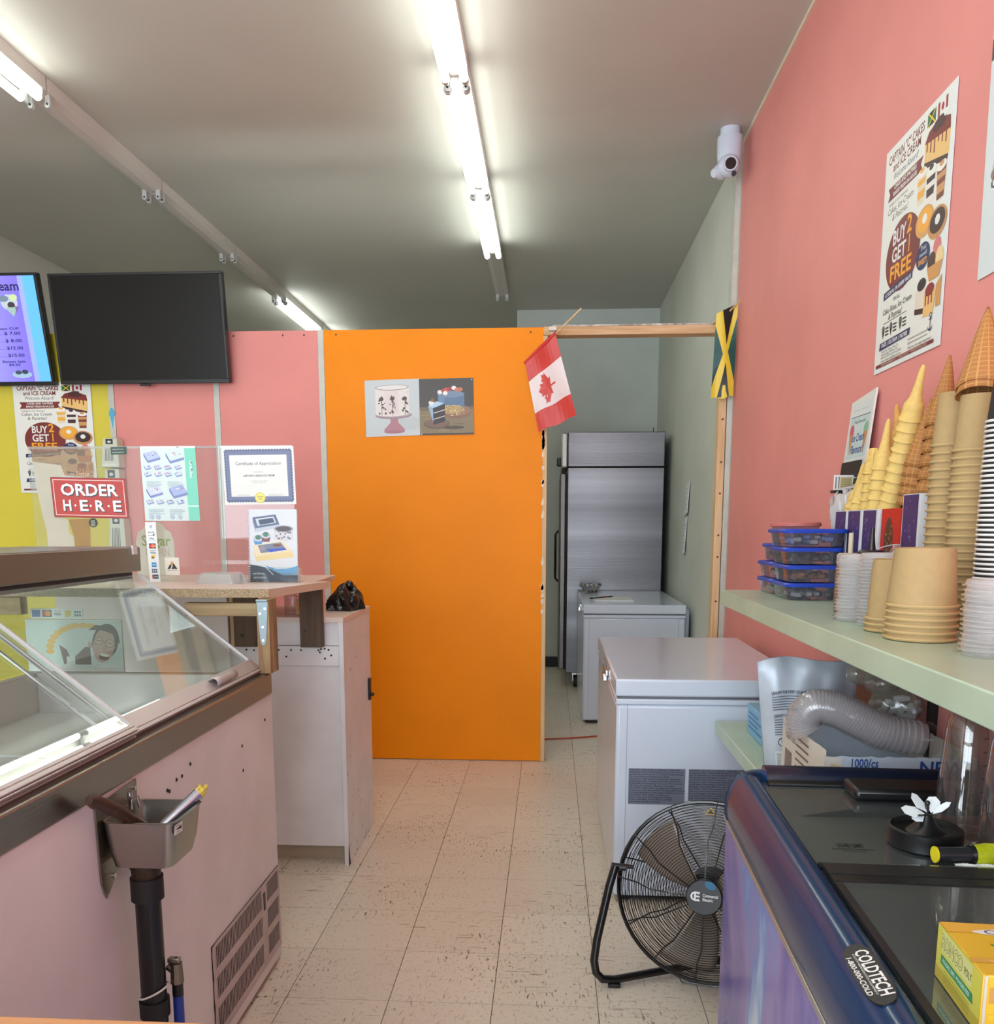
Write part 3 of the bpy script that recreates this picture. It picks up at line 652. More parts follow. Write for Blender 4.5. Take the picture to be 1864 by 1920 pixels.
def jam(p):
    G = (20, 78, 76); K = (24, 26, 28); Yw = (232, 204, 62)
    N = 12
    def side(c, fn):
        for i in range(N):
            a, b = i / N, (i + 1) / N; p.poly([fn(a)[0], fn(b)[0], fn(b)[1], fn(a)[1]], c)
    p.grid(0, 0, 1, 1, 10, 18, Yw)
    side(G, lambda s: ((0.0, 0.14 + 0.72 * s), (0.40 * (1 - abs(2 * s - 1)) + 0.001, 0.14 + 0.72 * s)))
    side(G, lambda s: ((1 - 0.36 * (1 - abs(2 * s - 1)) - 0.001, 0.16 + 0.70 * s), (1.0, 0.16 + 0.70 * s)))
    side(K, lambda s: ((0.55 - 0.26 * s ** 1.2 - 0.001, 0.60 + 0.40 * s), (0.55 + 0.30 * s, 0.60 + 0.40 * s)))
    side(K, lambda s: ((0.55 - 0.27 * s - 0.001, 0.40 - 0.40 * s), (0.55 + 0.25 * s, 0.40 - 0.40 * s)))
cloth('cloth', [(0.862, 2.478), (0.972, 2.528), (0.966, 2.055), (0.848, 2.044)], None, t, 0.006, 4.93, jam, 2)

# ================================================================== BACK ROOM
# upright steel refrigerator seen from its side
t = thing('refrigerator', 'tall stainless steel upright refrigerator on castors in the back room', 'refrigerator', (0.5, 7.85, 0))
f0, f1, FX0, FX1 = 7.43, 8.40, 0.135, 0.925
B(FX0, f0, 0.13, FX1, f1, 1.845).build('cabinet', m_steelz, t, bevel=0.006)
B(FX0, f0, 1.85, FX1, f1, 2.13).build('top_housing', m_steelz, t, bevel=0.006)
B(FX0 - 0.062, f0 + 0.004, 0.16, FX0 - 0.012, f1 - 0.01, 1.80).build('door', steel('stainless_door', (120, 116, 112), 0.35, 0), t, bevel=0.01)
B(FX0 - 0.012, f0 + 0.006, 0.16, FX0 - 0.001, f1 - 0.01, 1.80).build('gasket', m_rubber, t)
B(FX0 - 0.055, f0 + 0.002, 1.845, FX0 - 0.002, f1 - 0.01, 2.125).build('control_panel', M('grey_front_panel', (190, 188, 184), 0.35, 0.6), t, bevel=0.012)
MB().tube([(FX0 - 0.07, 7.6, 0.9), (FX0 - 0.095, 7.6, 0.93), (FX0 - 0.095, 7.6, 1.3), (FX0 - 0.07, 7.6, 1.33)], 0.010).build('handle', m_black, t)
MB().box(FX0 - 0.09, 7.5, 1.86, FX0 - 0.05, 7.56, 1.93).build('hinge', m_black, t, bevel=0.01)
MB().cyl((FX1 - 0.09, 7.5, 2.13), (FX1 - 0.09, 7.5, 2.17), 0.004).build('vent_pin', m_black, t)
for x, y in ((FX0 + 0.09, f0 + 0.07), (FX1 - 0.09, f0 + 0.07), (FX0 + 0.09, f1 - 0.08), (FX1 - 0.09, f1 - 0.08)):
    k = MB().box(x - 0.035, y - 0.035, 0.112, x + 0.035, y + 0.035, 0.13).box(x - 0.028, y - 0.02, 0.05, x - 0.022, y + 0.02, 0.112).box(x + 0.022, y - 0.02, 0.05, x + 0.028, y + 0.02, 0.112).build('castor', m_chrome, t)
    MB().cyl((x - 0.02, y, 0.05), (x + 0.02, y, 0.05), 0.05, seg=20).build('wheel', m_rubber, k)

def chest(x0, x1, y0, y1, label, loc, lidcol):
    t = thing('chest_freezer', label, 'freezer', loc)
    B(x0, y0, 0.024, x1, y1, 0.745).build('body', m_white, t, bevel=0.012)
    B(x0 + 0.02, y0 + 0.02, 0.012, x1 - 0.02, y1 - 0.02, 0.024).build('base_rail', m_rubber, t)
    B(x0 - 0.002, y0 - 0.003, 0.745, x1 + 0.002, y1 + 0.003, 0.765).build('rim', m_white, t, bevel=0.004)
    B(x0 + 0.01, y0 + 0.01, 0.765, x1 - 0.01, y1 - 0.01, 0.774).build('seal', M('grey_seal', (110, 110, 114), 0.6), t)
    B(x0 - 0.004, y0 - 0.004, 0.774, x1 + 0.004, y1 + 0.004, 0.836).build('lid', m_white, t, bevel=0.007)
    for x in (x0 + 0.038, x1 - 0.045):
        MB().box(x, y0 - 0.0012, 0.06, x + 0.0016, y0 + 0.002, 0.742).build('side_seam', M('seam_shadow', (150, 150, 156), 0.6), t, smooth=False)
    yc = (y0 + y1) / 2 - 0.1
    MB().box(x0 - 0.016, yc - 0.09, 0.775, x0 - 0.004, yc + 0.09, 0.80).box(x0 - 0.022, yc - 0.03, 0.745, x0 - 0.004, yc + 0.03, 0.775).build('handle', m_chrome, t, bevel=0.003)
    for x, y in ((x0 + 0.05, y0 + 0.05), (x1 - 0.05, y0 + 0.05), (x0 + 0.05, y1 - 0.05), (x1 - 0.05, y1 - 0.05)):
        MB().cyl((x, y, 0), (x, y, 0.022), 0.022, seg=14).build('foot', m_rubber, t)
    return t
t = chest(0.232, 0.925, 6.06, 7.36, 'white chest freezer in the back room in front of the steel refrigerator', (0.58, 6.7, 0), None)
B(0.926, 6.15, 0.45, 0.968, 6.9, 0.80).build('rear_duct', m_white, t, bevel=0.02)
t2 = chest(0.240, 0.905, 3.095, 4.30, 'white chest freezer nearer the viewer, beside the green shelves', (0.57, 3.7, 0), None)
MB().box(0.2385, 4.0, 0.838, 0.33, 4.25, 0.8385).build('lid_wear', M('lid_wear', (190, 186, 176), 0.6), t2) if False else None
p = Print(); GY = (112, 118, 134); TX = (40, 44, 60)
lines = ['DANGER - Risk of Fire or Explosion. Flammable', 'Refrigerant Used. To Be Repaired Only By Trained', 'Service Personnel. Do Not Use Mechanical Devices.', 'Do Not Puncture Refrigerant Tubing.', 'CAUTION - Risk of Fire or Explosion. Flammable',
         'Refrigerant Used. Consult Repair Manual/Owner\'s', 'Guide Before Attempting To Service This Product.', 'All Safety Precautions Must be Followed.', 'CAUTION - Risk of Fire or Explosion. Dispose of', 'Property In Accordance With The Applicable Federal',
         'Or Local Regulations. Flammable Refrigerant Used.', 'CAUTION - Risk of Fire or Explosion', 'Due To Puncture Of Refrigerant Tubing;', 'Follow Handling Instructions Carefully.', 'Flammable Refrigerant Used.']
for q, x0 in enumerate((0.0, 1.06)):
    p.rect(x0, 0, x0 + 1, 0.66, GY)
    for k, s in enumerate(lines): p.text(s, x0 + 0.012, 0.625 - k * 0.042, 0.026, TX, 1, w=0.0185 * len(s) + 0.06 if q == 0 else 0.0175 * len(s) + 0.05)
p.build('warning_label', plane((0.288, 3.094, 0.378), (1, 0, 0), (0, 0, 1), 0.202, 0.202), t2)
t2.children[-1]['label'] = 'grey warning labels'
# things on the far freezer
t = thing('notepad', 'white notepad lying on the far chest freezer', 'notepad', (0.45, 6.5, 0.836))
for k in range(3): B(0.315 + k * 0.001, 6.33, 0.8365 + k * 0.003, 0.595, 6.66 - k * 0.002, 0.839 + k * 0.003).build('page', m_paper, t)
t = thing('pen', 'black pen lying across the notepad', 'pen', (0.38, 6.5, 0.850))
MB().cyl((0.29, 6.43, 0.850), (0.46, 6.62, 0.850), 0.005).build('barrel', m_black, t); MB().cyl((0.46, 6.62, 0.850), (0.475, 6.637, 0.850), 0.004, 0.001).build('tip', m_chrome, t); MB().cyl((0.40, 6.553, 0.850), (0.43, 6.586, 0.850), 0.0056).build('grip', M('red_grip', (150, 60, 60), 0.5), t)
t = thing('scoop_tray', 'small crumpled foil tray at the corner of the far freezer lid', 'tray', (0.32, 7.18, 0.837))
def crum(u, v):
    x = 0.24 + u * 0.17; y = 7.1 + v * 0.16; e = min(u, v, 1 - u, 1 - v)
    return (x, y, 0.842 + (0.055 if e < 0.12 else 0.012) + 0.010 * math.sin(u * 31 + v * 17))
MB().grid(crum, 12, 12).build('foil', M('crumpled_foil', (170, 170, 168), 0.3, 0.9, bump=0.5, bs=80), t, solid=0.001)
MB().tube([(0.25, 7.12, 0.85), (0.22, 7.0, 0.853), (0.30, 7.02, 0.853)], 0.004).build('wire', m_chrome, t)
# tally tags hanging on the side wall of the back room
for q, (y, z0, z1, w_) in enumerate(((6.50, 1.44, 1.66, 0.16), (6.56, 1.16, 1.42, 0.11))):
    sheet('paper_slip', ('upper' if q == 0 else 'lower') + ' white paper tag strip on the back room side wall', 'note', (XR - 0.004 - 0.012, y + w_ / 2, z0), (0.0, -1, 0.15), (0.05, 0, 1), w_, z1 - z0,
          lambda p: (p.rect(0, 0, 1, 1, (222, 226, 220)), [p.rect(0.15, 0.1 + k * 0.1, 0.25 + 0.6 * ((k * 7 % 5) / 5), 0.13 + k * 0.1, (120, 126, 122)) for k in range(8)]), th=0.004)
# orange extension cord
tag(MB().tube([(-0.9, 5.9, 0.006), (-0.4, 5.66, 0.006), (-0.03, 5.57, 0.006), (0.12, 5.60, 0.006), (0.31, 5.67, 0.006), (0.5, 5.70, 0.006), (0.93, 5.62, 0.006)], 0.005, 8).build('extension_cord', M('orange_cord', (178, 70, 40), 0.5)), 'orange extension cord on the floor of the doorway', 'cord')

# ================================================================== ICE CREAM DIPPING CABINET (left)
t = thing('dipping_cabinet', 'long ice cream display freezer with sloping glass lids and stainless rim', 'freezer', (-1.2, 1.5, 0))
ya, yb = 0.40, 2.60
B(-0.866, ya, 0.02, -0.850, yb, 0.866).build('aisle_panel', m_lamp, t)
B(-1.60, yb - 0.016, 0.02, -0.866, yb - 0.001, 0.90).build('end_panel', m_lamp, t)
B(-1.60, ya, 0.02, -0.866, ya + 0.015, 0.90).build('end_panel', m_lamp, t)
B(-1.615, ya, 0.02, -1.60, yb, 0.92).build('customer_panel', m_lamp, t)
m_well = M('grey_well_liner', (216, 214, 210), 0.4, var=0.06)
mb = MB(); mb.box(-1.59, ya + 0.02, 0.70, -0.87, yb - 0.02, 0.72)
for a in ((-0.93, ya + 0.02, 0.72, -0.905, yb - 0.02, 0.93), (-1.59, ya + 0.02, 0.72, -1.56, yb - 0.02, 0.93), (-1.56, yb - 0.05, 0.72, -0.93, yb - 0.02, 0.93), (-1.56, ya + 0.02, 0.72, -0.93, ya + 0.05, 0.93)): mb.box(*a)
mb.build('well', m_well, t, bevel=0.004)
for k in range(4):
    y0 = ya + 0.08 + k * 0.52
    B(-1.55, y0, 0.80, -0.94, y0 + 0.50, 0.812).build('inner_cover', M('frosted_cover', (228, 228, 226), 0.3, var=0.08, vs_=4), t, bevel=0.004)
mb = MB(); mb.box(-0.905, ya, 0.866, -0.845, yb, 0.932); mb.box(-1.61, yb - 0.03, 0.90, -0.905, yb, 0.930)
mb.build('rim', m_steel, t, bevel=0.006)
MB().box(-1.60, ya, 1.238, -1.235, yb + 0.004, 1.312).build('top_ledge', m_steel, t, bevel=0.004)
MB().box(-1.58, ya, 1.216, -1.262, yb - 0.002, 1.238).build('ledge_channel', M('dark_channel', (62, 56, 56), 0.5, 0.3), t)
MB().box(-1.234, 2.545, 1.290, -1.228, 2.57, 1.316).build('clip', M('white_clip', (220, 214, 210), 0.4), t)
MB().prism([(-0.895, 0.935), (-1.262, 1.222), (-1.60, 1.222), (-1.60, 0.935)], yb - 0.010, yb - 0.004, lambda u, v, a: (u, a, v)).build('end_pane', m_glass, t, smooth=False)
MB().box(-1.612, ya, 0.93, -1.606, yb, 1.236).build('front_pane', m_glass, t, smooth=False)
P0 = Vector((-0.885, 0, 0.944)); A = Vector((-0.35, 0, 0.278)).normalized(); N_ = Vector((0.278, 0, 0.35)).normalized(); SL = 0.452
def sl(y, s, n): return tuple(P0 + A * s + N_ * n + Vector((0, y, 0)))
def slab(mb, y0, y1, s0, s1, n0, n1): 
    mb.add([sl(y0, s0, n0), sl(y1, s0, n0), sl(y1, s1, n0), sl(y0, s1, n0), sl(y0, s0, n1), sl(y1, s0, n1), sl(y1, s1, n1), sl(y0, s1, n1)],
           [(0, 3, 2, 1), (4, 5, 6, 7), (0, 1, 5, 4), (1, 2, 6, 5), (2, 3, 7, 6), (3, 0, 4, 7)]); return mb
def lid(y0, y1, n, lab, fw, ft):
    g_ = slab(MB(), y0, y1, 0.0, SL, n, n + 0.005).build('glass_lid', m_glass, t, smooth=False); g_['label'] = lab
    fr = slab(MB(), y0, y1, -0.004, fw, n + 0.0055, n + ft); slab(fr, y0, y1, -0.014, -0.0045, n - 0.012, n + ft)
    fr.build('lid_frame', m_alu, g_, bevel=0.0015)
    for yy in (y0, y1 - 0.006): slab(MB(), yy, yy + 0.006, fw, SL, n - 0.001, n + 0.008).build('edge_trim', m_alu, g_)
    return g_
g1 = lid(1.742, 2.592, 0.0, 'far sliding glass lid with a clip handle', 0.036, 0.010)
g2 = lid(0.42, 1.757, 0.014, 'near sliding glass lid, raised over the far one', 0.004, 0.008)
for k_ in range(3): slab(MB(), 0.42, 1.757, -0.018 - 0.002 * (k_ % 2), -0.0145, -0.016 + k_ * 0.012, -0.006 + k_ * 0.012).build('handle_rail', m_alu, g2, bevel=0.001)
slab(MB(), 1.66, 1.668, 0.03, SL, 0.0155, 0.019).build('inner_edge', m_chrome, g2)
mb = MB()
def hnd(u, v): a = v * PI * 0.9; return sl(2.235 + u * 0.15, 0.012 + 0.014 * math.cos(a), 0.012 + 0.016 * math.sin(a))
mb.grid(hnd, 4, 10); mb.build('handle', m_alu, g1, solid=0.002)
# holes and screws on the aisle panel
mb = MB()
for (y, z) in ((2.33, 0.70), (2.33, 0.77), (2.53, 0.80), (1.93, 0.80), (1.90, 0.80), (1.86, 0.785), (1.98, 0.815), (1.755, 0.77), (1.85, 0.79)):
    mb.cyl((-0.851, y, z), (-0.8485, y, z), 0.0045, seg=8)
o = mb.build('screw_holes', M('dark_hole', (50, 40, 38), 0.8), t); tag(o, None, None, kind='stuff')
# louvred vent
v0, v1, z0, z1 = 2.045, 2.594, 0.055, 0.318
vt = B(-0.8500, v0, z0, -0.8475, v1, z1).build('vent_backing', M('dark_vent_gap', (16, 14, 14), 0.8), t)
m_vent = M('vent_white', (206, 188, 184), 0.45, var=0.12, vs_=8)
mb = MB(); rows = [(0.308, 0.248), (0.224, 0.164), (0.140, 0.078)]
zz = [z1, 0.308, 0.248, 0.224, 0.164, 0.140, 0.078, z0]
for a, b in ((z1, 0.308), (0.248, 0.224), (0.164, 0.140), (0.078, z0)): mb.box(-0.8475, v0, b, -0.8462, v1, a)
for a, b in ((v0, 2.062), (2.425, 2.472), (2.582, v1)): mb.box(-0.8475, a, z0, -0.8463, b, z1)
vf = mb.build('vent_frame', m_vent, t, smooth=False)
mb = MB()
for a, b in rows:
    for k in range(34): mb.box(-0.8475, 2.066 + k * 0.0106, b, -0.8467, 2.066 + k * 0.0106 + 0.0034, a)
    for k in range(14): mb.box(-0.8475, 2.474 + k * 0.008, b, -0.8469, 2.474 + k * 0.008 + 0.002, a)
tag(mb.build('vent_slats', m_vent, t, smooth=False), None, None, kind='stuff')
MB().box(-0.8462, 2.44, 0.235, -0.8445, 2.456, 0.29).build('switch', m_black, t, bevel=0.004)

# water dipper well on the cabinet face
t = thing('dipper_well', 'small stainless steel sink bolted to the side of the display freezer', 'sink', (-0.775, 1.618, 0.73))
def rr(x0, x1, y0, y1, r, n=5):
    out = []
    for cx, cy, a in ((x1 - r, y1 - r, 0), (x0 + r, y1 - r, 90), (x0 + r, y0 + r, 180), (x1 - r, y0 + r, 270)):
        for k in range(n + 1): q = R(a + 90 * k / n); out.append((cx + r * math.cos(q), cy + r * math.sin(q)))
    return out
def loft(mb, rings, capa=False, capb=True, mi=0):
    n = len(rings[0]); vs = [p for r_ in rings for p in r_]; fs = []
    for i in range(len(rings) - 1):
        for k in range(n): fs.append((i * n + k, i * n + (k + 1) % n, (i + 1) * n + (k + 1) % n, (i + 1) * n + k))
    if capb: fs.append(tuple((len(rings) - 1) * n + k for k in range(n)))
    if capa: fs.append(tuple(range(n))[::-1])
    return mb.add(vs, fs, mi)
def ring(x0, x1, y0, y1, r, z): return [(x, y, z) for x, y in rr(x0, x1, y0, y1, r)]
mb = MB(); loft(mb, [ring(-0.833, -0.718, 1.556, 1.678, 0.02, 0.728), ring(-0.840, -0.710, 1.550, 1.686, 0.022, 0.76), ring(-0.845, -0.703, 1.545, 1.692, 0.022, 0.819), ring(-0.845, -0.700, 1.542, 1.695, 0.024, 0.821),
      ring(-0.841, -0.707, 1.549, 1.688, 0.02, 0.821), ring(-0.838, -0.713, 1.553, 1.683, 0.02, 0.76), ring(-0.830, -0.721, 1.56, 1.676, 0.018, 0.733)], True, True)
mb.build('basin', M('sink_steel', (168, 164, 156), 0.32, 1.0, bump=0.1, bs=200), t)
mb = MB(); mb.prism([(1.535, 0.855), (1.70, 0.862), (1.70, 0.80), (1.60, 0.70), (1.555, 0.665), (1.54, 0.70)], -0.8475, -0.8452, lambda u, v, a: (a, u, v)); mb.build('back_plate', m_steel, t, smooth=False)
for y, z in ((1.69, 0.845), (1.585, 0.70)): MB().cyl((-0.846, y, z), (-0.842, y, z), 0.005, seg=10).build('screw', m_chrome, t)
MB().tube([(-0.825, 1.63, 0.82), (-0.825, 1.63, 0.842), (-0.81, 1.63, 0.845), (-0.805, 1.63, 0.825)], 0.004, 8).cyl((-0.825, 1.63, 0.842), (-0.825, 1.63, 0.856), 0.005).cyl((-0.832, 1.645, 0.848), (-0.818, 1.615, 0.848), 0.003).build('tap', m_chrome, t)
p = Print(); p.rect(0, 0, 1, 1, (222, 222, 216)); p.poly([(0.1, 0.5), (0.9, 0.3), (0.9, 0.7)], (60, 60, 60)); p.text('DIPPER', 0.12, 0.75, 0.12, BLK); p.text('WELL', 0.3, 0.12, 0.12, BLK)
p.build('maker_label', plane((-0.7055, 1.5535, 0.795), (0.10, 1, 0), (0.06, 0, 1), 0.03, 0.02), t)
tag(MB().tube([(-0.772, 1.635, 0.748), (-0.788, 1.60, 0.797), (-0.802, 1.53, 0.850), (-0.810, 1.47, 0.887), (-0.812, 1.455, 0.894)], [0.009, 0.010, 0.013, 0.0135, 0.008], 12).build('spade', M('dark_wood_handle', (70, 46, 34), 0.45, var=0.3, vs_=60)), 'dark brown handled spade standing in the small sink', 'utensil')
t = thing('scoop', 'silver ice cream scoop with a yellow end standing in the small sink', 'utensil', (-0.75, 1.64, 0.735))
MB().tube([(-0.785, 1.615, 0.748), (-0.761, 1.64, 0.787), (-0.712, 1.692, 0.835)], [0.010, 0.0115, 0.012], 14).build('handle', M('silver_handle', (178, 186, 196), 0.25, 0.9), t)
mb = MB(); mb.tube([(-0.712, 1.692, 0.835), (-0.705, 1.699, 0.842)], [0.0122, 0.010], 9)
for k in range(6): a = k * PI / 3; mb.sphere((-0.705 + 0.006 * math.cos(a), 1.700 + 0.005 * math.sin(a), 0.844 + 0.003 * math.cos(a * 2)), 0.005, 8)
mb.build('yellow_end', M('yellow_end', (232, 206, 84), 0.6, var=0.3, vs_=200), t)
t = thing('drain_pipe', 'black plastic drain pipe standing under the small sink', 'pipe', (-0.787, 1.60, 0))
MB().cyl((-0.787, 1.60, 0.0), (-0.787, 1.60, 0.70), 0.0245, seg=24).build('pipe', m_black, t)
MB().cyl((-0.787, 1.60, 0.648), (-0.787, 1.60, 0.694), 0.031, seg=24).build('coupling', m_rubber, t)
MB().cyl((-0.787, 1.60, 0.694), (-0.787, 1.60, 0.716), 0.027, 0.029, seg=24).cyl((-0.787, 1.60, 0.714), (-0.787, 1.60, 0.727), 0.030, seg=24).build('nut', M('dark_brass', (70, 56, 44), 0.4, 0.6), t)
MB().cyl((-0.787, 1.60, 0.40), (-0.787, 1.60, 0.435), 0.029, seg=24).build('lower_coupling', m_rubber, t)
MB().tube([(-0.787 + 0.0285 * math.cos(a) , 1.60 + 0.0285 * math.sin(a), 0.452 + 0.012 * math.cos(a)) for a in [k * PI / 10 for k in range(20)]], 0.0022, 6, closed=True).build('cable_tie', M('white_nylon', (225, 225, 222), 0.4), t)
t = thing('water_valve', 'small brass valve on a blue hose beside the black drain pipe', 'valve', (-0.749, 1.63, 0))
MB().tube([(-0.747, 1.60, 0.0), (-0.748, 1.62, 0.25), (-0.749, 1.625, 0.434)], 0.0105, 12).build('hose', M('blue_hose', (28, 60, 150), 0.35), t)
MB().cyl((-0.749, 1.625, 0.430), (-0.749, 1.625, 0.460), 0.011, seg=14).build('collar', m_black, t)
MB().cyl((-0.749, 1.625, 0.458), (-0.749, 1.625, 0.50), 0.014, 0.012, seg=8).cyl((-0.749, 1.625, 0.48), (-0.768, 1.63, 0.49), 0.009, seg=10).build('body', M('valve_metal', (140, 132, 118), 0.35, 0.9), t)
MB().box(-0.765, 1.618, 0.501, -0.741, 1.632, 0.511).cyl((-0.749, 1.625, 0.495), (-0.749, 1.625, 0.511), 0.005).build('lever', M('valve_lever', (150, 144, 134), 0.35, 0.9), t, bevel=0.002)
tag(MB().box(-0.79, 2.0, 0.001, -0.75, 2.05, 0.012).build('paper_scrap', M('crumpled_scrap', (128, 132, 134), 0.6, var=0.4, vs_=80), bevel=0.004, rot=None), 'small crumpled wrapper on the floor by the vent', 'litter')
# wooden counter edge beside the viewer
t = thing('side_counter', 'wooden counter top corner at the bottom left edge of the photo', 'counter', (-0.57, 0.5, 0))
B(-0.83, 0.30, 0.890, -0.305, 0.742, 0.917).build('counter_top', wood('warm_counter_wood', (222, 170, 120), (196, 140, 92), 0), t, bevel=0.003)
B(-0.81, 0.33, 0, -0.33, 0.70, 0.887).build('base', m_lam, t)

# ================================================================== SERVICE COUNTER
m_chip = M('particle_board_edge', (196, 176, 140), 0.8, var=0.45, vs_=260, rgb2=(120, 98, 70))
m_top = M('pale_laminate_top', (226, 206, 192), 0.35, var=0.03)
t = thing('service_counter', 'tall counter with a pale laminate top on rough wooden posts', 'counter', (-1.4, 3.0, 0))
zf = lambda y: 1.185 - (y - 2.555) * 0.032
mb = MB(); xs = (-2.06, -0.848, -0.862)
mb.add([(xs[0], 2.607, zf(2.555) - 0.026), (xs[1], 2.607, zf(2.555) - 0.026), (xs[2], 3.40, zf(3.40) - 0.026), (xs[0], 3.40, zf(3.40) - 0.026),
        (xs[0], 2.607, zf(2.555)), (xs[1], 2.607, zf(2.555)), (xs[2], 3.40, zf(3.40)), (xs[0], 3.40, zf(3.40))],
       [(0, 3, 2, 1), (4, 5, 6, 7), (0, 1, 5, 4), (1, 2, 6, 5), (2, 3, 7, 6), (3, 0, 4, 7)])
mb.m[2] = 1; mb.m[3] = 0
mb.build('counter_top', [m_top, m_chip], t, smooth=False)
B(-0.875, 2.568, 0.9325, -0.837, 2.646, 1.157).build('post', m_stud, t, bevel=0.002)
B(-1.12, 2.63, 1.10, -0.873, 2.668, 1.140).build('rail', wood('weathered_rail', (172, 150, 108), (136, 110, 76), 0), t, bevel=0.002)
B(-2.0, 2.63, 1.10, -1.64, 2.668, 1.155).build('rail', wood('weathered_rail', (172, 150, 108), (136, 110, 76), 0), t, bevel=0.002)
B(-2.0, 2.63, 0, -1.96, 2.71, 1.10).build('post', m_stud, t, bevel=0.002)
B(-0.970, 3.345, 0.905, -0.884, 3.384, 1.132).build('bracket_board', m_dark, t, bevel=0.002)
B(-1.232, 3.345, 0.905, -1.142, 3.384, 1.132).build('bracket_board', m_dark, t, bevel=0.002)
B(-1.95, 3.36, 0.5, -1.26, 3.384, 1.12).build('back_panel', m_lamp, t)
MB().box(-1.255, 3.372, 0.905, -1.240, 3.384, 1.13).build('cleat', m_pine, t)
for k in range(4): MB().cyl(((-0.905, -0.95, -1.18, -1.2)[k], 3.3435, (1.05, 0.97, 1.06, 0.95)[k]), ((-0.905, -0.95, -1.18, -1.2)[k], 3.346, (1.05, 0.97, 1.06, 0.95)[k]), 0.006, seg=8).build('screw', m_black, t)
mb = MB(); mb.prism([(-0.872, 1.150), (-0.838, 1.150), (-0.847, 1.03), (-0.852, 1.02), (-0.859, 1.02), (-0.864, 1.03)], 2.5645, 2.567, lambda u, v, a: (u, a, v)); mb.cyl((-0.872, 2.563, 1.154), (-0.838, 2.563, 1.154), 0.0045, seg=10)
hg = mb.build('strap_hinge', m_zinc, t, smooth=False)
for x, z in ((-0.862, 1.115), (-0.847, 1.13), (-0.855, 1.075), (-0.8555, 1.035)): MB().cyl((x, 2.5625, z), (x, 2.565, z), 0.004, seg=8).build('screw', m_chrome, hg)

t = thing('base_cabinet', 'white melamine cabinet with a kick space at the end of the counter', 'cabinet', (-1.4, 3.65, 0))
B(-0.828, 3.385, 0.0, -0.810, 3.895, 0.998).build('side_panel', m_lam, t, bevel=0.001)
B(-1.95, 3.405, 0.075, -0.829, 3.42, 0.825).build('front_panel', m_lam, t, bevel=0.001)
B(-1.95, 3.402, 0.905, -0.829, 3.42, 0.998).build('upper_panel', m_lam, t, bevel=0.001)
B(-1.95, 3.388, 0.826, -0.829, 3.404, 0.904).build('cleat_board', m_lam, t, bevel=0.001)
B(-1.95, 3.47, 0.0, -0.829, 3.485, 0.075).build('kick_board', M('beige_kick_board', (186, 172, 148), 0.6), t)
B(-1.95, 3.385, 0.998, -0.808, 3.90, 1.018).build('cabinet_top', m_top, t, bevel=0.001)
B(-1.95, 3.88, 0.02, -0.829, 3.895, 0.998).build('rear_panel', m_lam, t)
mb = MB()
for x, z in ((-1.07, 0.888), (-1.02, 0.888), (-0.98, 0.888), (-1.04, 0.862), (-0.91, 0.888), (-0.90, 0.893), (-0.885, 0.895), (-0.87, 0.89), (-0.905, 0.88), (-0.86, 0.868), (-0.885, 0.855), (-1.2, 0.888), (-1.17, 0.886)): mb.cyl((x, 3.3865, z), (x, 3.389, z), 0.004, seg=8)
tag(mb.build('screw_holes', M('dark_hole', (50, 40, 38), 0.8), t), None, None, kind='stuff')
mb = MB(); random.seed(9)
for k in range(26):
    y = 3.39 + random.random() ** 2 * 0.4; z = random.random() ** 1.6 * 0.9; mb.box(-0.8102, y, z, -0.8094, y + 0.004, z + random.uniform(0.004, 0.014))
tag(mb.build('chips', M('chipped_edge', (110, 84, 66), 0.8), t), None, None, kind='stuff')
MB().prism([(3.383, 0.0), (3.41, 0.0), (3.40, 0.03), (3.386, 0.09), (3.383, 0.06)], -0.8085, -0.8105, lambda u, v, a: (a, u, v)).build('broken_corner', M('broken_core', (60, 46, 36), 0.8), t)
t = thing('rear_shelf', 'thin pale board forming the customer side ledge behind the service counter', 'shelf', (-1.5, 3.65, 1.02))
mb = MB(); mb.prism([(-2.10, 3.415), (-0.925, 3.415), (-0.955, 3.88), (-2.10, 3.88)], 1.138, 1.156, lambda u, v, a: (u, v, a)); mb.build('board', m_top, t, smooth=False)
for x in (-1.93, -1.32): B(x, 3.60, 1.018, x + 0.04, 3.69, 1.138).build('support', m_pine, t)
# black bin bag on the cabinet
random.seed(11)
def bag(u, v):
    a = u * 2 * PI; h = v; rad = (0.070 * (1 - h * h) ** 0.5 + 0.010) * (1 + 0.13 * math.sin(a * 5 + h * 3) + 0.07 * math.sin(a * 11 + h * 9)); 
    return (-0.885 + 0.95 * rad * math.cos(a) + 0.01 * h, 3.74 + 1.3 * rad * math.sin(a), 1.0185 + 0.098 * h + 0.016 * math.sin(a * 3) * h)
t = thing('bin_bag', 'crumpled black plastic bag on the white cabinet', 'bag', (-0.87, 3.74, 1.0185))
MB().grid(bag, 44, 14).build('bag', M('glossy_black_bag', (16, 15, 18), 0.22, bump=0.9, bs=70), t)
MB().sphere((-0.835, 3.70, 1.055), 0.036, 14, 0, (0.7, 1.2, 1)).build('bag_corner', MATS['glossy_black_bag'], t)
MB().sphere((-0.862, 3.74, 1.122), 0.020, 12).build('knot', MATS['glossy_black_bag'], t)
t = thing('door_latch', 'small black lever at the edge of the white cabinet in front of the orange panel', 'latch', (-0.8, 3.86, 0.62))
MB().box(-0.8095, 3.83, 0.60, -0.80, 3.86, 0.70).cyl((-0.80, 3.845, 0.625), (-0.785, 3.845, 0.625), 0.008).build('lever', m_black, t, bevel=0.003)
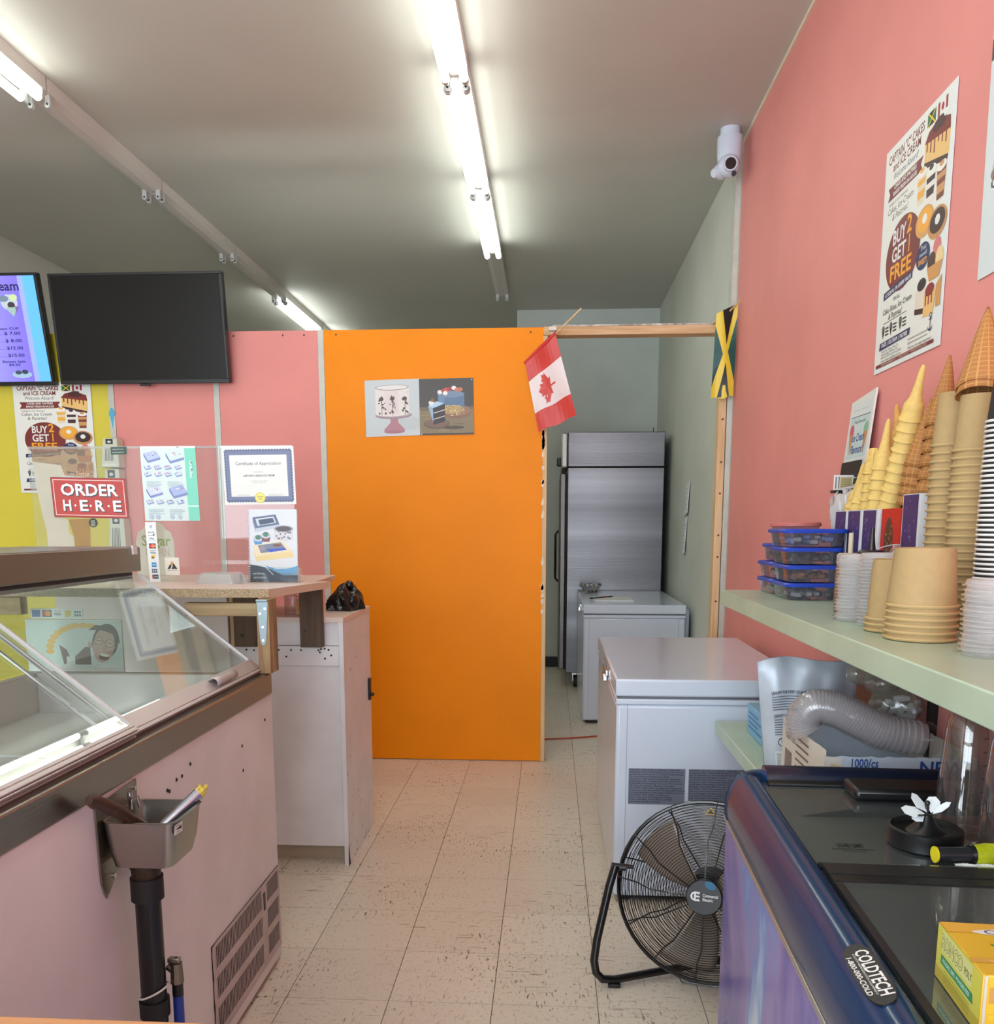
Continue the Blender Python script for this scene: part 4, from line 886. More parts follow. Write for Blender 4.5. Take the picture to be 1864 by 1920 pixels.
# clutter under the counter top
t = thing('bottle', 'clear plastic bottle standing on the white cabinet under the counter top', 'bottle', (-1.08, 3.55, 1.0185))
MB().lathe([(0.001, 0), (0.028, 0.001), (0.03, 0.01), (0.03, 0.07), (0.012, 0.095), (0.012, 0.105)], 18, (-1.06, 3.55, 1.0185)).build('body', m_clr2, t); MB().cyl((-1.06, 3.55, 1.120), (-1.06, 3.55, 1.134), 0.013, seg=14).build('cap', m_white, t)
t = thing('carton', 'small tan carton on the white cabinet beside the dark bracket board', 'box', (-0.99, 3.55, 1.0185))
B(-1.03, 3.50, 1.0185, -0.975, 3.58, 1.075).build('body', M('tan_carton', (214, 184, 150), 0.7), t, bevel=0.002); p = Print(); p.rect(0.1, 0.2, 0.4, 0.9, (226, 130, 60)); p.rect(0.5, 0.2, 0.9, 0.8, (240, 226, 210)); p.build('print', plane((-1.03, 3.4995, 1.0185), (1, 0, 0), (0, 0, 1), 0.055, 0.056), t)

# ------------------------------------------------------------------ acrylic screens and what is stuck on them
KX = 0.002067
def PX(x): return -1.977 + (x - 52) * KX
def PZ(y): return 1.672 - (y - 836) * 0.00203
def screen(x0, x1, label):
    t = thing('acrylic_screen', label, 'screen', ((x0 + x1) / 2, 3.3, zf(3.3)), 0, None)
    B(x0, 3.300, zf(3.3) + 0.001, x1, 3.305, 1.668).build('pane', m_acr, t, smooth=False)
    B(x0, 3.2985, 1.660, x1, 3.3065, 1.6685).build('top_edge', glassmat('acrylic_edge', (236, 240, 226), 1.0, 0.35), t, smooth=False)
    for x in (x0 + 0.03, x1 - 0.05): B(x, 3.27, zf(3.3), x + 0.02, 3.2995, zf(3.3) + 0.03).build('foot', m_acr, t)
    return t
screen(-1.977, -1.545, 'clear acrylic screen carrying the red ORDER HERE sign')
screen(-1.541, -1.240, 'clear acrylic screen with the mint green menu sheet')
screen(-1.236, -0.962, 'clear acrylic screen with the certificate')
def oh(p):
    RD = (178, 62, 56)
    p.rect(0, 0, 1, 0.51, (128, 46, 42)); p.rect(0.012, 0.012, 0.988, 0.498, RD); p.frame(0.028, 0.028, 0.972, 0.482, 0.008, (236, 214, 206))
    for dx, dz, c in ((0.014, -0.014, (66, 62, 66)), (0, 0, (226, 240, 242))):
        p.text('ORDER', 0.5 + dx, 0.285 + dz, 0.145, c, 1, 'C', w=0.76)
        for q, u in zip('HERE', (0.19, 0.41, 0.62, 0.855)): p.text(q, u + dx, 0.09 + dz, 0.135, c, 1, 'C', w=0.125)
    for u in (0.30, 0.505, 0.745): p.ell(u, 0.155, 0.014, 0.014, (240, 232, 228), 12)
sheet('order_sign', 'red ORDER HERE sign with white letters on the acrylic screen', 'sign', (PX(93), 3.2988, PZ(967)), (1, 0, -0.02), (-0.04, 0, 1), 0.292, 0.150, oh, 0.51)
t = thing('paper_scrap', 'torn leftover beige poster paper stuck on the acrylic screen', 'paper', (PX(90), 3.307, PZ(1020)))
pp = [(350, 400), (680, 440), (715, 560), (600, 590), (640, 1040), (720, 1060), (715, 1210), (770, 1260), (775, 1480), (462, 1480), (455, 1190), (420, 1000), (375, 700)]
mb = MB(); mb.prism([(PX(a / 6.19), PZ(800 + b / 6.19)) for a, b in pp], 3.3058, 3.3064, lambda u, v, a: (u, a, v)); mb.build('paper', M('beige_old_paper', (226, 206, 182), 0.8, var=0.05, vs_=10), t, smooth=False)
mb = MB(); mb.prism([(PX(a / 6.19), PZ(800 + b / 6.19)) for a, b in [(725, 1060), (980, 1050), (960, 1480), (780, 1480), (775, 1260)]], 3.3058, 3.3063, lambda u, v, a: (u, a, v)); mb.build('lower_film', glassmat('amber_film', (236, 206, 120), 0.5, 0.10, wcol=(220, 180, 90)), t, smooth=False)
mb = MB(); mb.prism([(PX(a / 6.19), PZ(800 + b / 6.19)) for a, b in [(340, 225), (1040, 240), (1060, 590), (718, 560), (680, 440), (350, 400)]], 3.3058, 3.3063, lambda u, v, a: (u, a, v)); mb.build('upper_film', glassmat('tan_film', (236, 214, 184), 0.5, 0.2, wcol=(200, 170, 140)), t, smooth=False)
p = Print(); p.text('to Captain "C"', 0, 0, 1, (226, 190, 160), 0, w=7.5, shear=0.1); p.build('faded_lettering', plane((PX(127), 3.3055, PZ(893)), (1, 0, 0), (0, 0, 1), 0.014, 0.022), t)
def badge(p): p.ell(0.5, 0.5, 0.5, 0.5, (52, 58, 44), 28); [p.text(s, 0.5, 0.66 - k * 0.17, 0.10, (220, 222, 210), 1, 'C', w=0.5) for k, s in enumerate(('VISIT', 'US ON', 'UBER EATS', 'TODAY'))]
t = thing('sticker', 'small round dark sticker under the ORDER HERE sign', 'sticker', (PX(165), 3.2985, PZ(977)))
MB().cyl((PX(165.5), 3.2998, PZ(977.5)), (PX(165.5), 3.2990, PZ(977.5)), 0.0172, seg=28).build('disc', m_black, t)
p = Print(); badge(p); p.build('print', plane((PX(157), 3.2988, PZ(986)), (1, 0, 0), (0, 0, 1), 0.034, 0.034), t)
def mint(p):
    p.rect(0, 0, 1, 1.3, (206, 222, 218)); p.rect(0.80, 0, 1, 1.3, (120, 206, 180)); p.rect(0.80, 0.25, 1, 0.27, (220, 236, 232)); p.rect(0, 1.265, 1, 1.3, (226, 234, 230)); p.text('BEST', 0.66, 1.272, 0.02, BLK, 1)
    BL = (128, 146, 190); random.seed(2)
    def cake(u, v, s, c): 
        p.poly([(u, v + 0.05 * s), (u + 0.22 * s, v + 0.10 * s), (u + 0.30 * s, v - 0.02 * s), (u + 0.07 * s, v - 0.08 * s)], c); p.poly([(u, v + 0.05 * s), (u + 0.07 * s, v - 0.08 * s), (u + 0.07 * s, v - 0.12 * s), (u, v)], (100, 116, 170)); p.poly([(u + 0.07 * s, v - 0.08 * s), (u + 0.30 * s, v - 0.02 * s), (u + 0.30 * s, v - 0.06 * s), (u + 0.07 * s, v - 0.12 * s)], (120, 136, 184))
        for k in range(6): p.ell(u + 0.06 * s + 0.18 * s * random.random(), v + 0.02 * s + 0.04 * s * (random.random() - 0.3), 0.012, 0.010, random.choice([(200, 120, 150), (90, 110, 170), (236, 240, 240)]), 6)
    cake(0.06, 1.13, 1, (176, 190, 220)); cake(0.46, 1.13, 1.1, (200, 216, 214)); cake(0.06, 0.52, 1, (200, 206, 220)); cake(0.48, 0.52, 1.1, (160, 176, 214))
    for k in range(3):
        for q in range(4): cake(0.05 + q * 0.185, (0.94, 0.82, 0.34)[k], 0.45, (190, 204, 220))
    for b in (0.68, 0.20):
        for q in range(2):
            for k in range(5): p.rect(0.08 + q * 0.38, b - k * 0.02, 0.08 + q * 0.38 + 0.2 + 0.1 * random.random(), b - k * 0.02 + 0.005, (140, 156, 176))
    for u in (0.12, 0.24, 0.5, 0.64): p.ell(u, 0.07, 0.04, 0.04, (176, 190, 206))
    p.text('PREMIUM', 0.93, 0.75, 0.05, (226, 240, 236), 1, rot=PI / 2)
sheet('menu_sheet', 'mint edged cake order sheet on the middle acrylic screen', 'menu', (PX(265), 3.2988, PZ(974)), (1, 0, 0), (-0.02, 0, 1), 0.212, 0.276, mint, 1.3)
def cert(p):
    BL = (92, 104, 136); p.rect(0, 0, 1, 0.78, (226, 226, 220))
    for k in range(23):
        for v in (0.065, 0.715): p.ell(0.06 + k * 0.04, v, 0.026, 0.036, BL, 10)
    for k in range(17):
        for u in (0.055, 0.945): p.ell(u, 0.07 + k * 0.04, 0.030, 0.026, BL, 10)
    p.frame(0.05, 0.06, 0.95, 0.72, 0.055, (110, 120, 150)); p.rect(0.10, 0.11, 0.90, 0.67, (222, 224, 218))
    p.text('Certificate of Appreciation', 0.5, 0.535, 0.045, (50, 50, 54), 0, 'C', w=0.64); p.text('presented to', 0.5, 0.435, 0.016, (90, 90, 90), 0, 'C'); p.text("CLIFTON'S CAKES & ICE CREAM", 0.5, 0.38, 0.026, (40, 40, 44), 1, 'C', w=0.44)
    p.text('in recognition of your support', 0.5, 0.315, 0.013, (90, 90, 90), 0, 'C', w=0.25); p.text('to the community', 0.5, 0.29, 0.013, (90, 90, 90), 0, 'C', w=0.18)
    p.rect(0.62, 0.135, 0.84, 0.138, (110, 110, 110)); p.rect(0.62, 0.118, 0.80, 0.121, (110, 110, 110)); p.rect(0.18, 0.13, 0.36, 0.133, (120, 120, 120))
    p.ell(0.5, 0.095, 0.075, 0.072, (214, 200, 90), 22); p.ell(0.5, 0.095, 0.06, 0.058, (232, 222, 130), 22); p.text('Quality', 0.5, 0.10, 0.022, (150, 134, 50), 1, 'C'); p.text('100%', 0.5, 0.065, 0.02, (150, 134, 50), 1, 'C')
sheet('certificate', 'certificate of appreciation with a blue scalloped border and gold seal', 'certificate', (PX(416), 3.2988, PZ(945)), (1, 0, 0.01), (-0.02, 0, 1), 0.272, 0.212, cert, 0.78)
def strip(p):
    p.rect(0, 0, 1, 5.4, (226, 232, 232))
    for k in range(3): p.ell(0.42 + 0.09 * k, 5.0, 0.02, 0.10 + 0.05 * k, (60, 60, 66), 10)
    p.text('DISCOVER', 0.5, 4.42, 0.12, (60, 60, 66), 1, 'C', w=0.6); p.rect(0.2, 4.18, 0.8, 4.22, (90, 100, 110)); p.poly([(0.6, 4.22), (0.8, 4.4), (0.8, 4.22)], (60, 60, 66)); p.text('+Pay', 0.5, 3.85, 0.16, (80, 90, 100), 1, 'C'); p.rect(0.15, 3.72, 0.85, 3.75, (150, 190, 210))
    p.rect(0.2, 3.02, 0.82, 3.48, (36, 40, 60)); p.ell(0.42, 3.25, 0.17, 0.17, (214, 60, 50)); p.ell(0.60, 3.25, 0.17, 0.17, (236, 130, 90))
    p.text('VISA', 0.52, 2.55, 0.20, (40, 50, 96), 1, 'C', w=0.55); p.rect(0.2, 2.84, 0.84, 2.88, (60, 66, 90)); p.poly([(0.3, 2.02), (0.3, 2.42), (0.74, 2.42), (0.74, 2.3), (0.55, 2.2)], (238, 196, 50)); p.ell(0.48, 2.2, 0.14, 0.1, (120, 96, 40))
    p.rect(0.3, 1.34, 0.74, 1.76, (54, 140, 196)); p.text('AMEX', 0.52, 1.5, 0.11, (210, 230, 240), 1, 'C', w=0.36)
    for q in range(3):
        for s_ in range(2): p.ell(0.34 + q * 0.18, 0.90 + s_ * 0.2, 0.085, 0.09, ((50, 60, 100), (70, 60, 90), (44, 70, 90))[q], 10)
    p.rect(0.25, 0.28, 0.84, 0.66, (30, 70, 80)); p.rect(0.25, 0.28, 0.42, 0.66, (190, 50, 50)); p.text('UnionPay', 0.62, 0.42, 0.10, WHT, 1, 'C', w=0.36)
sheet('card_strip', 'tall white strip of payment card logos standing on the service counter', 'sign', (PX(273.5), 3.270, zf(3.27) + 0.001), (1, 0, 0), (-0.03, 0, 1), 0.0415, 0.224, strip, 5.4, th=0.002)
def hand(p):
    p.rect(0, 0, 1, 1.2, (232, 228, 218)); p.poly([(0.15, 0.42), (0.5, 0.98), (0.85, 0.42), (0.68, 0.42), (0.5, 0.7), (0.34, 0.42)], (30, 28, 26)); p.poly([(0.5, 0.98), (0.62, 0.80), (0.42, 0.62), (0.36, 0.75)], (206, 160, 80)); p.poly([(0.42, 0.42), (0.52, 0.62), (0.62, 0.55), (0.66, 0.42)], (40, 36, 30)); p.text('PROUDLY LOCAL CO', 0.5, 0.30, 0.055, (90, 80, 70), 1, 'C', w=0.7)
sheet('logo_card', 'small white card with a black and gold hands logo next to the card strip', 'sign', (PX(297.5), 3.2985, PZ(1075)), (1, 0, 0), (-0.02, 0, 1), 0.056, 0.067, hand, 1.2)
# catalogue in acrylic stand
t = thing('cake_catalogue', 'spiral bound cake catalogue with blue cover in a clear stand', 'book', (PX(508), 3.24, zf(3.24)))
O = Vector((PX(463), 3.245, zf(3.245) + 0.003)); U = Vector((1, 0, 0)); V = Vector((0.0, 0.055, 1)).normalized(); NN = U.cross(V)
def sheetbox(u0, u1, v0, v1, a, b): return MB().prism([(u0, v0), (u1, v0), (u1, v1), (u0, v1)], a, b, lambda u, v, c: tuple(O + U * u + V * v + NN * c))
sheetbox(0.004, 0.186, 0, 0.268, -0.012, 0).build('pages', m_paper, t, smooth=False)
p = Print(); random.seed(4)
p.rect(0, 0, 1, 1.46, (214, 220, 224)); p.rect(0, 0, 1, 0.24, (52, 62, 80)); p.poly([(0, 0.24), (0, 0.36), (0.3, 0.30), (0.55, 0.22), (0.5, 0.16)], (52, 62, 80)); p.poly([(0.3, 0.34), (0.55, 0.26), (0.8, 0.27), (1, 0.33), (1, 0.20), (0.75, 0.17), (0.5, 0.22)], (70, 160, 216)); p.poly([(0.5, 0.22), (0.8, 0.17), (1, 0.2), (1, 0.14), (0.7, 0.13)], (120, 160, 190))
p.poly([(0, 0.35), (0.3, 0.31), (0.48, 0.14), (0.5, 0.15), (0.31, 0.325), (0, 0.365)], (200, 206, 216))
p.text('JUST FOR YOU', 0.07, 0.150, 0.032, WHT, 1, w=0.24); p.text('JUSTE POUR TOI', 0.07, 0.070, 0.032, WHT, 1, w=0.27)
p.poly([(0.08, 1.30), (0.56, 1.36), (0.64, 1.16), (0.14, 1.08)], (96, 112, 140)); p.poly([(0.14, 1.27), (0.52, 1.32), (0.57, 1.19), (0.18, 1.13)], (200, 206, 214)); p.poly([(0.20, 1.25), (0.50, 1.29), (0.54, 1.20), (0.23, 1.15)], (70, 84, 110)); p.poly([(0.08, 1.30), (0.14, 1.08), (0.14, 1.00), (0.08, 1.20)], (150, 160, 180)); p.poly([(0.14, 1.08), (0.64, 1.16), (0.64, 1.10), (0.14, 1.00)], (190, 200, 212))
p.rect(0.52, 0.88, 0.92, 1.07, (206, 206, 210)); p.ell(0.72, 0.88, 0.20, 0.05, (206, 206, 210)); p.ell(0.72, 1.07, 0.20, 0.07, (150, 156, 166)); p.ell(0.72, 1.07, 0.16, 0.05, (84, 80, 84))
for k in range(14): p.ell(0.55 + 0.34 * random.random(), 0.86 + 0.17 * random.random(), 0.02, 0.02, (110, 116, 128), 6)
for u, v, c in ((0.19, 0.85, (90, 150, 200)), (0.35, 0.91, (130, 80, 90))): p.poly([(u - 0.07, v - 0.10), (u + 0.07, v - 0.10), (u + 0.10, v), (u - 0.10, v)], c); p.ell(u, v + 0.03, 0.105, 0.065, (190, 196, 206)); p.ell(u, v + 0.05, 0.06, 0.05, (80, 130, 110))
p.poly([(0.09, 0.60), (0.14, 0.42), (0.93, 0.50), (0.88, 0.66)], (224, 206, 150)); p.poly([(0.07, 0.74), (0.70, 0.83), (0.90, 0.62), (0.14, 0.52)], (226, 214, 180)); p.poly([(0.18, 0.74), (0.66, 0.80), (0.78, 0.65), (0.24, 0.58)], (120, 130, 150)); p.poly([(0.36, 0.66), (0.72, 0.69), (0.78, 0.65), (0.44, 0.60)], (60, 90, 190)); p.ell(0.58, 0.74, 0.09, 0.03, (120, 84, 74)); p.ell(0.28, 0.68, 0.06, 0.05, (150, 140, 150))
p.build('cover_print', lambda u, v, l: tuple(O + U * (0.004 + u * 0.182) + V * (v * 0.268 / 1.46) + NN * (0.0002 + 0.000018 * l)), t)
mb = MB()
for k in range(30): mb.tube([O + U * 0.001 + V * (0.004 + k * 0.0088) + NN * a for a in (-0.012,)] + [O + U * -0.003 + V * (0.004 + k * 0.0088) + NN * -0.005, O + U * 0.002 + V * (0.004 + k * 0.0088) + NN * 0.0025, O + U * 0.008 + V * (0.004 + k * 0.0088) + NN * 0.001], 0.0012, 5)
tag(mb.build('spiral', m_white, t), None, None, kind='stuff')
B(PX(461), 3.225, zf(3.23), PX(556), 3.30, zf(3.23) + 0.003).build('stand', m_acr, t, smooth=False)
sheetbox(-0.002, 0.196, 0, 0.055, 0.004, 0.007).build('stand_lip', m_acr, t, smooth=False)
sheetbox(0.19, 0.20, 0.0, 0.05, -0.02, 0.007).build('stand_side', m_acr, t, smooth=False)
t = thing('plastic_tub', 'translucent white plastic tub upside down on the service counter', 'tub', (PX(410), 3.12, zf(3.12)))
mb = MB(); loft(mb, [ring(-1.255, -1.105, 3.04, 3.18, 0.02, zf(3.1) + 0.001), ring(-1.245, -1.115, 3.05, 3.17, 0.025, zf(3.1) + 0.036), ring(-1.235, -1.125, 3.06, 3.16, 0.02, zf(3.1) + 0.042)]); mb.build('body', glassmat('milky_plastic', (240, 244, 244), 1.2, 0.55, wcol=(226, 232, 232)), t)
# sugar sign behind the screens
t = thing('sugar_sign', 'white arched sugar sign half hidden behind the card strip', 'sign', (-1.74, 3.8, 1.157))
arch = [(-0.085, 0), (-0.085, 0.15), (-0.072, 0.19), (-0.05, 0.20), (-0.035, 0.225), (0, 0.235), (0.035, 0.225), (0.05, 0.20), (0.072, 0.19), (0.085, 0.15), (0.085, 0)]
MB().prism(arch, 3.80, 3.808, lambda u, v, a: (-1.735 + u, a, 1.157 + v)).build('board', M('sign_cream', (228, 222, 206), 0.6), t, smooth=False)
p = Print(); p.text('Sugar', -0.06, 0.13, 0.045, (150, 170, 96), 1, w=0.13); p.text('CHURN', -0.045, 0.085, 0.035, (200, 180, 170), 0, w=0.11); p.build('lettering', plane((-1.735, 3.7998, 1.157), (1, 0, 0), (0, 0, 1)), t)
# dispensers on the yellow panel edge
def disp(x, z0, z1, label):
    t = thing('wall_dispenser', label, 'dispenser', (x, 4.98, z0)); h = z1 - z0
    mb = MB(); mb.prism([(-0.048, 0), (0.058, 0), (0.052, h), (-0.028, h)], 4.955, 5.034, lambda u, v, a: (x + u, a, z0 + v)); mb.build('casing', M('pale_dispenser', (206, 210, 190), 0.4), t, bevel=0.004)
    p = Print(); p.rect(0.32, 0.80, 0.74, 0.98, (38, 48, 44)); p.ell(0.53, 0.88, 0.12, 0.04, (200, 206, 200))
    for k in range(6): p.poly([(0.22 + k * 0.09, 0.22), (0.26 + k * 0.09, 0.22), (0.32 + k * 0.08, 0.70), (0.29 + k * 0.08, 0.70)], (60, 70, 66))
    p.rect(0.06, 0.04, 0.9, 0.13, (222, 224, 210)); p.build('front_print', plane((x - 0.045, 4.9545, z0), (1, 0, 0), (0, 0, 1), 0.10, h), t)
disp(-2.50, 1.70, 1.86, 'pale dispenser with dark bars, upper one beside the yellow panel'); disp(-2.50, 1.45, 1.69, 'pale dispenser with dark badge partly behind the ORDER HERE sign'); disp(-2.49, 1.20, 1.43, 'pale dispenser with dark bars, lowest one beside the yellow panel')
sheet('green_tag', 'dark green label tag on the acrylic screen next to the upper dispenser', 'label', (PX(208), 3.2988, PZ(853)), (1, 0, 0.02), (0, 0, 1), 0.062, 0.028, lambda p: (p.rect(0, 0, 1, 0.45, (48, 74, 62)), p.text('MADE FOR YOU', 0.1, 0.28, 0.06, WHT, 0, w=0.7), p.text('PLEASE ASK US', 0.1, 0.1, 0.06, WHT, 0, w=0.7)), 0.45)
t = thing('cone_sticker', 'small blue ice cream cone sticker on the white batten', 'sticker', (-2.51, 5.03, 1.96))
MB().prism([(-0.012, 0.03), (0.012, 0.03), (0.0, -0.04)], YP - 0.0055, YP - 0.0043, lambda u, v, a: (-2.505 + u, a, 1.96 + v)).prism([(-0.016, 0.03), (0.016, 0.03), (0.018, 0.05), (0.006, 0.075), (-0.006, 0.075), (-0.018, 0.05)], YP - 0.0055, YP - 0.0043, lambda u, v, a: (-2.505 + u, a, 1.96 + v)).build('cut_out', M('sky_blue_sticker', (86, 170, 206), 0.5), t, smooth=False)
# framed advert and card strip seen through the glass
t = thing('advert_board', 'advert with a laughing person in glasses seen through the display glass', 'sign', (-1.53, 2.76, 0.93))
B(-1.705, 2.752, 0.86, -1.385, 2.762, 1.073).build('board', m_paper, t)
B(-1.715, 2.735, 0.80, -1.375, 2.775, 0.862).build('stand', m_black, t)
p = Print(); p.rect(0, 0, 1, 0.66, (206, 222, 216))
for k in range(13):
    a = PI * (1.02 - k / 13 * 0.86); p.ell(0.60 + 0.36 * math.cos(a) * (1.0 if k < 7 else 1.1), 0.22 + 0.37 * math.sin(a), 0.046, 0.042, (232, 186, 90), 12)
p.ell(0.62, 0.24, 0.30, 0.30, (206, 222, 222), 24)
SK = (196, 158, 146); HR = (70, 56, 54); p.ell(0.835, 0.35, 0.140, 0.27, HR, 24, rot=-0.15); p.ell(0.815, 0.29, 0.115, 0.26, SK, 24, rot=-0.12); p.poly([(0.66, 0.52), (0.74, 0.60), (0.88, 0.58), (0.98, 0.44), (0.99, 0.30), (0.93, 0.46), (0.80, 0.52)], HR)
p.ell(0.60 + 0.07, 0.30, 0.022, 0.05, SK, 10); p.ell(0.81, 0.12, 0.066, 0.062, (236, 200, 196), 16, rot=-0.3); p.ell(0.81, 0.115, 0.058, 0.052, (96, 40, 46), 16, rot=-0.3); p.ell(0.815, 0.143, 0.050, 0.020, (250, 248, 246), 12, rot=-0.3)
for u, v in ((0.762, 0.36), (0.880, 0.32)): p.ell(u, v, 0.050, 0.062, (88, 70, 66), 18); p.ell(u, v, 0.044, 0.054, (204, 170, 158), 18); p.ell(u, v + 0.004, 0.032, 0.006, (70, 50, 48), 8, rot=-0.4)
p.ell(0.825, 0.25, 0.022, 0.035, (176, 132, 122), 10, rot=-0.4); p.poly([(0.79, 0.37), (0.86, 0.335), (0.86, 0.328), (0.79, 0.362)], (88, 70, 66))
p.poly([(0.34, 0.30), (0.42, 0.22), (0.46, 0.06), (0.38, 0.0), (0.36, 0.14)], (112, 88, 90)); p.poly([(0.50, 0.0), (0.50, 0.12), (0.62, 0.27), (0.67, 0.26), (0.67, 0.0)], (96, 74, 78)); p.rect(0.41, 0.0, 0.50, 0.12, (222, 232, 230))
p.build('print', plane((-1.703, 2.7515, 0.926), (1, 0, 0), (0, 0, 1), 0.315, 0.218), t)
def cards(p):
    p.rect(0, 0, 1, 0.19, (226, 236, 234)); p.rect(0.03, 0.03, 0.19, 0.16, (70, 120, 190)); p.rect(0.23, 0.03, 0.41, 0.16, (90, 90, 120)); p.ell(0.30, 0.095, 0.05, 0.05, (226, 90, 60)); p.ell(0.34, 0.095, 0.05, 0.05, (240, 160, 80)); p.text('VISA', 0.52, 0.06, 0.055, (60, 60, 80), 1, 'C', w=0.14); p.rect(0.45, 0.14, 0.59, 0.15, (80, 90, 110))
    p.poly([(0.66, 0.03), (0.66, 0.16), (0.78, 0.16), (0.78, 0.08), (0.72, 0.03)], (222, 200, 90)); [p.ell(0.86 + q * 0.045, 0.065 + s_ * 0.06, 0.02, 0.026, (80, 86, 130), 8) for q in range(3) for s_ in range(2)]
sheet('card_strip', 'horizontal strip of payment card logos above the advert behind the glass', 'sign', (-1.685, 2.755, 1.076), (1, 0, 0), (0, 0, 1), 0.175, 0.033, cards, 0.19, th=0.003)

# ================================================================== GREEN SHELVES (right)
t = thing('shelf', 'pale green upper shelf holding cups, cones and lids', 'shelf', (0.78, 1.9, 1.108))
B(0.58, 0.55, 1.108, 0.983, 3.05, 1.158).build('board', m_shelf, t, bevel=0.003)
for y, lab_ in ((1.05, 'black steel shelf bracket outside the picture'), (2.255, 'black steel shelf bracket on the wall above the white carton')): tag(MB().box(0.962, y - 0.008, 0.72, 0.984, y + 0.008, 1.108).prism([(0.962, 1.108), (0.66, 1.108), (0.962, 1.06)], y - 0.003, y + 0.003, lambda u, v, a: (u, a, v)).build('shelf_bracket', m_black, None, smooth=False), lab_, 'bracket')
t = thing('shelf', 'pale green lower shelf with the silver pouch and the white box on it', 'shelf', (0.78, 2.5, 0.655))
B(0.58, 1.92, 0.655, 0.983, 3.05, 0.700).build('board', m_shelf, t, bevel=0.003)
for y in (2.0, 2.9): MB().prism([(0.983, 0.655), (0.70, 0.655), (0.983, 0.5)], y - 0.003, y + 0.003, lambda u, v, a: (u, a, v)).build('bracket', m_black, t, smooth=False)
ZS = 1.1585
def cup(name, label, R_, Rt, Hh, mats, loc, cat='cup', rim=0.0030, group=None, seg=26, flute=0):
    """paper cup standing upside down: open rim below, closed base on top"""
    t = thing(name, label, cat, loc, 0, group)
    x, y, z = loc
    pr = [(R_ - 0.0042, 0.004), (Rt, Hh), (Rt - 0.0025, Hh), (Rt - 0.0035, Hh - 0.006), (0.0005, Hh - 0.006)]
    MB().lathe(pr, seg, loc).build('wall', mats[0], t, ang=50)
    rr_ = [(R_ - 0.003 + rim * math.cos(a), 0.0005 + rim + rim * math.sin(a)) for a in [k * PI / 3 for k in range(7)]]
    MB().lathe(rr_, seg, loc).build('rim', mats[1], t)
    return t
ORD = ['lowest', 'second', 'third', 'fourth', 'fifth', 'sixth', 'seventh', 'eighth', 'ninth', 'tenth', 'eleventh', 'twelfth', 'thirteenth', 'fourteenth', 'fifteenth', 'sixteenth', 'seventeenth', 'eighteenth', 'nineteenth', 'twentieth'] + ['twenty-' + q for q in ('first', 'second', 'third', 'fourth', 'fifth', 'sixth', 'seventh', 'eighth', 'ninth')] + ['thirtieth'] + ['thirty-' + q for q in ('first', 'second', 'third', 'fourth', 'fifth', 'sixth', 'seventh', 'eighth', 'ninth')] + ['fortieth'] + ['forty-' + q for q in ('first', 'second', 'third', 'fourth', 'fifth')]
def stack(proto, n, step, label, group, jit=0.0006, top=None):
    x, y, z = proto.location; proto['label'] = label.replace('A ', 'lowest ', 1)
    for k in range(1, n):
        o = dup(proto, (x + random.uniform(-jit, jit), y + random.uniform(-jit, jit), z + k * step), label.replace('A ', ORD[k] + ' ', 1), group)
        if k == n - 1 and top: o['label'] = top; 
    return proto
random.seed(21)
c = cup('paper_cup', 'A kraft cup from the bottom of the tall brown stack farther from the viewer', 0.050, 0.0395, 0.115, (m_kraft, m_kraftr), (0.880, 2.032, ZS), group='tall kraft cup stack, left')
stack(c, 23, 0.0175, 'A kraft cup from the bottom of the tall brown stack farther from the viewer', 'tall kraft cup stack, left', top='topmost kraft cup of the tall brown stack farther from the viewer')
c = cup('paper_cup', 'A kraft cup from the bottom of the tall brown stack next to the striped one', 0.050, 0.0395, 0.115, (m_kraft, m_kraftr), (0.880, 1.924, ZS), group='tall kraft cup stack, right')
stack(c, 24, 0.0159, 'A kraft cup from the bottom of the tall brown stack next to the striped one', 'tall kraft cup stack, right', top='topmost kraft cup of the tall brown stack, carrying waffle cones')
c = cup('paper_cup', 'A wide kraft tub from the bottom of the big front stack', 0.0660, 0.0535, 0.112, (m_kraft, m_kraftr), (0.711, 1.730, ZS), rim=0.0036, group='wide kraft tubs', seg=40)
stack(c, 6, 0.0125, 'A wide kraft tub from the bottom of the big front stack', 'wide kraft tubs', top='topmost wide kraft tub of the big stack at the front of the shelf')
c = cup('paper_cup', 'A kraft tub from the bottom of the narrow stack beside the clear lids', 0.0600, 0.0490, 0.125, (m_kraft, m_kraftr), (0.713, 1.862, ZS), rim=0.0034, group='three kraft tubs', seg=36)
stack(c, 3, 0.0115, 'A kraft tub from the bottom of the narrow stack beside the clear lids', 'three kraft tubs', top='topmost kraft tub of the narrow stack beside the clear lids')
m_wrim = M('white_rim', (232, 228, 222), 0.4)
c = cup('paper_cup', 'A black cup with white rim from the bottom of the tall striped stack', 0.047, 0.036, 0.085, (M('black_paper_cup', (34, 34, 36), 0.5), m_wrim), (0.872, 1.776, ZS), rim=0.0026, group='striped cup stack')
stack(c, 45, 0.0093, 'A black cup with white rim from the bottom of the tall striped stack', 'striped cup stack', top='topmost black cup of the tall striped stack at the right edge')
def lidthing(label, R_, loc, group):
    t = thing('drink_cover', label, 'lid', loc, 0, group); seg = 36
    pr = [(R_, 0.0), (R_ + 0.0012, 0.0015), (R_ - 0.001, 0.003), (R_ - 0.004, 0.0035), (R_ - 0.006, 0.0105), (R_ - 0.009, 0.0112), (R_ - 0.011, 0.008), (0.0005, 0.008)]
    MB().lathe(pr, seg, loc).build('lid', m_clear, t, ang=50); return t
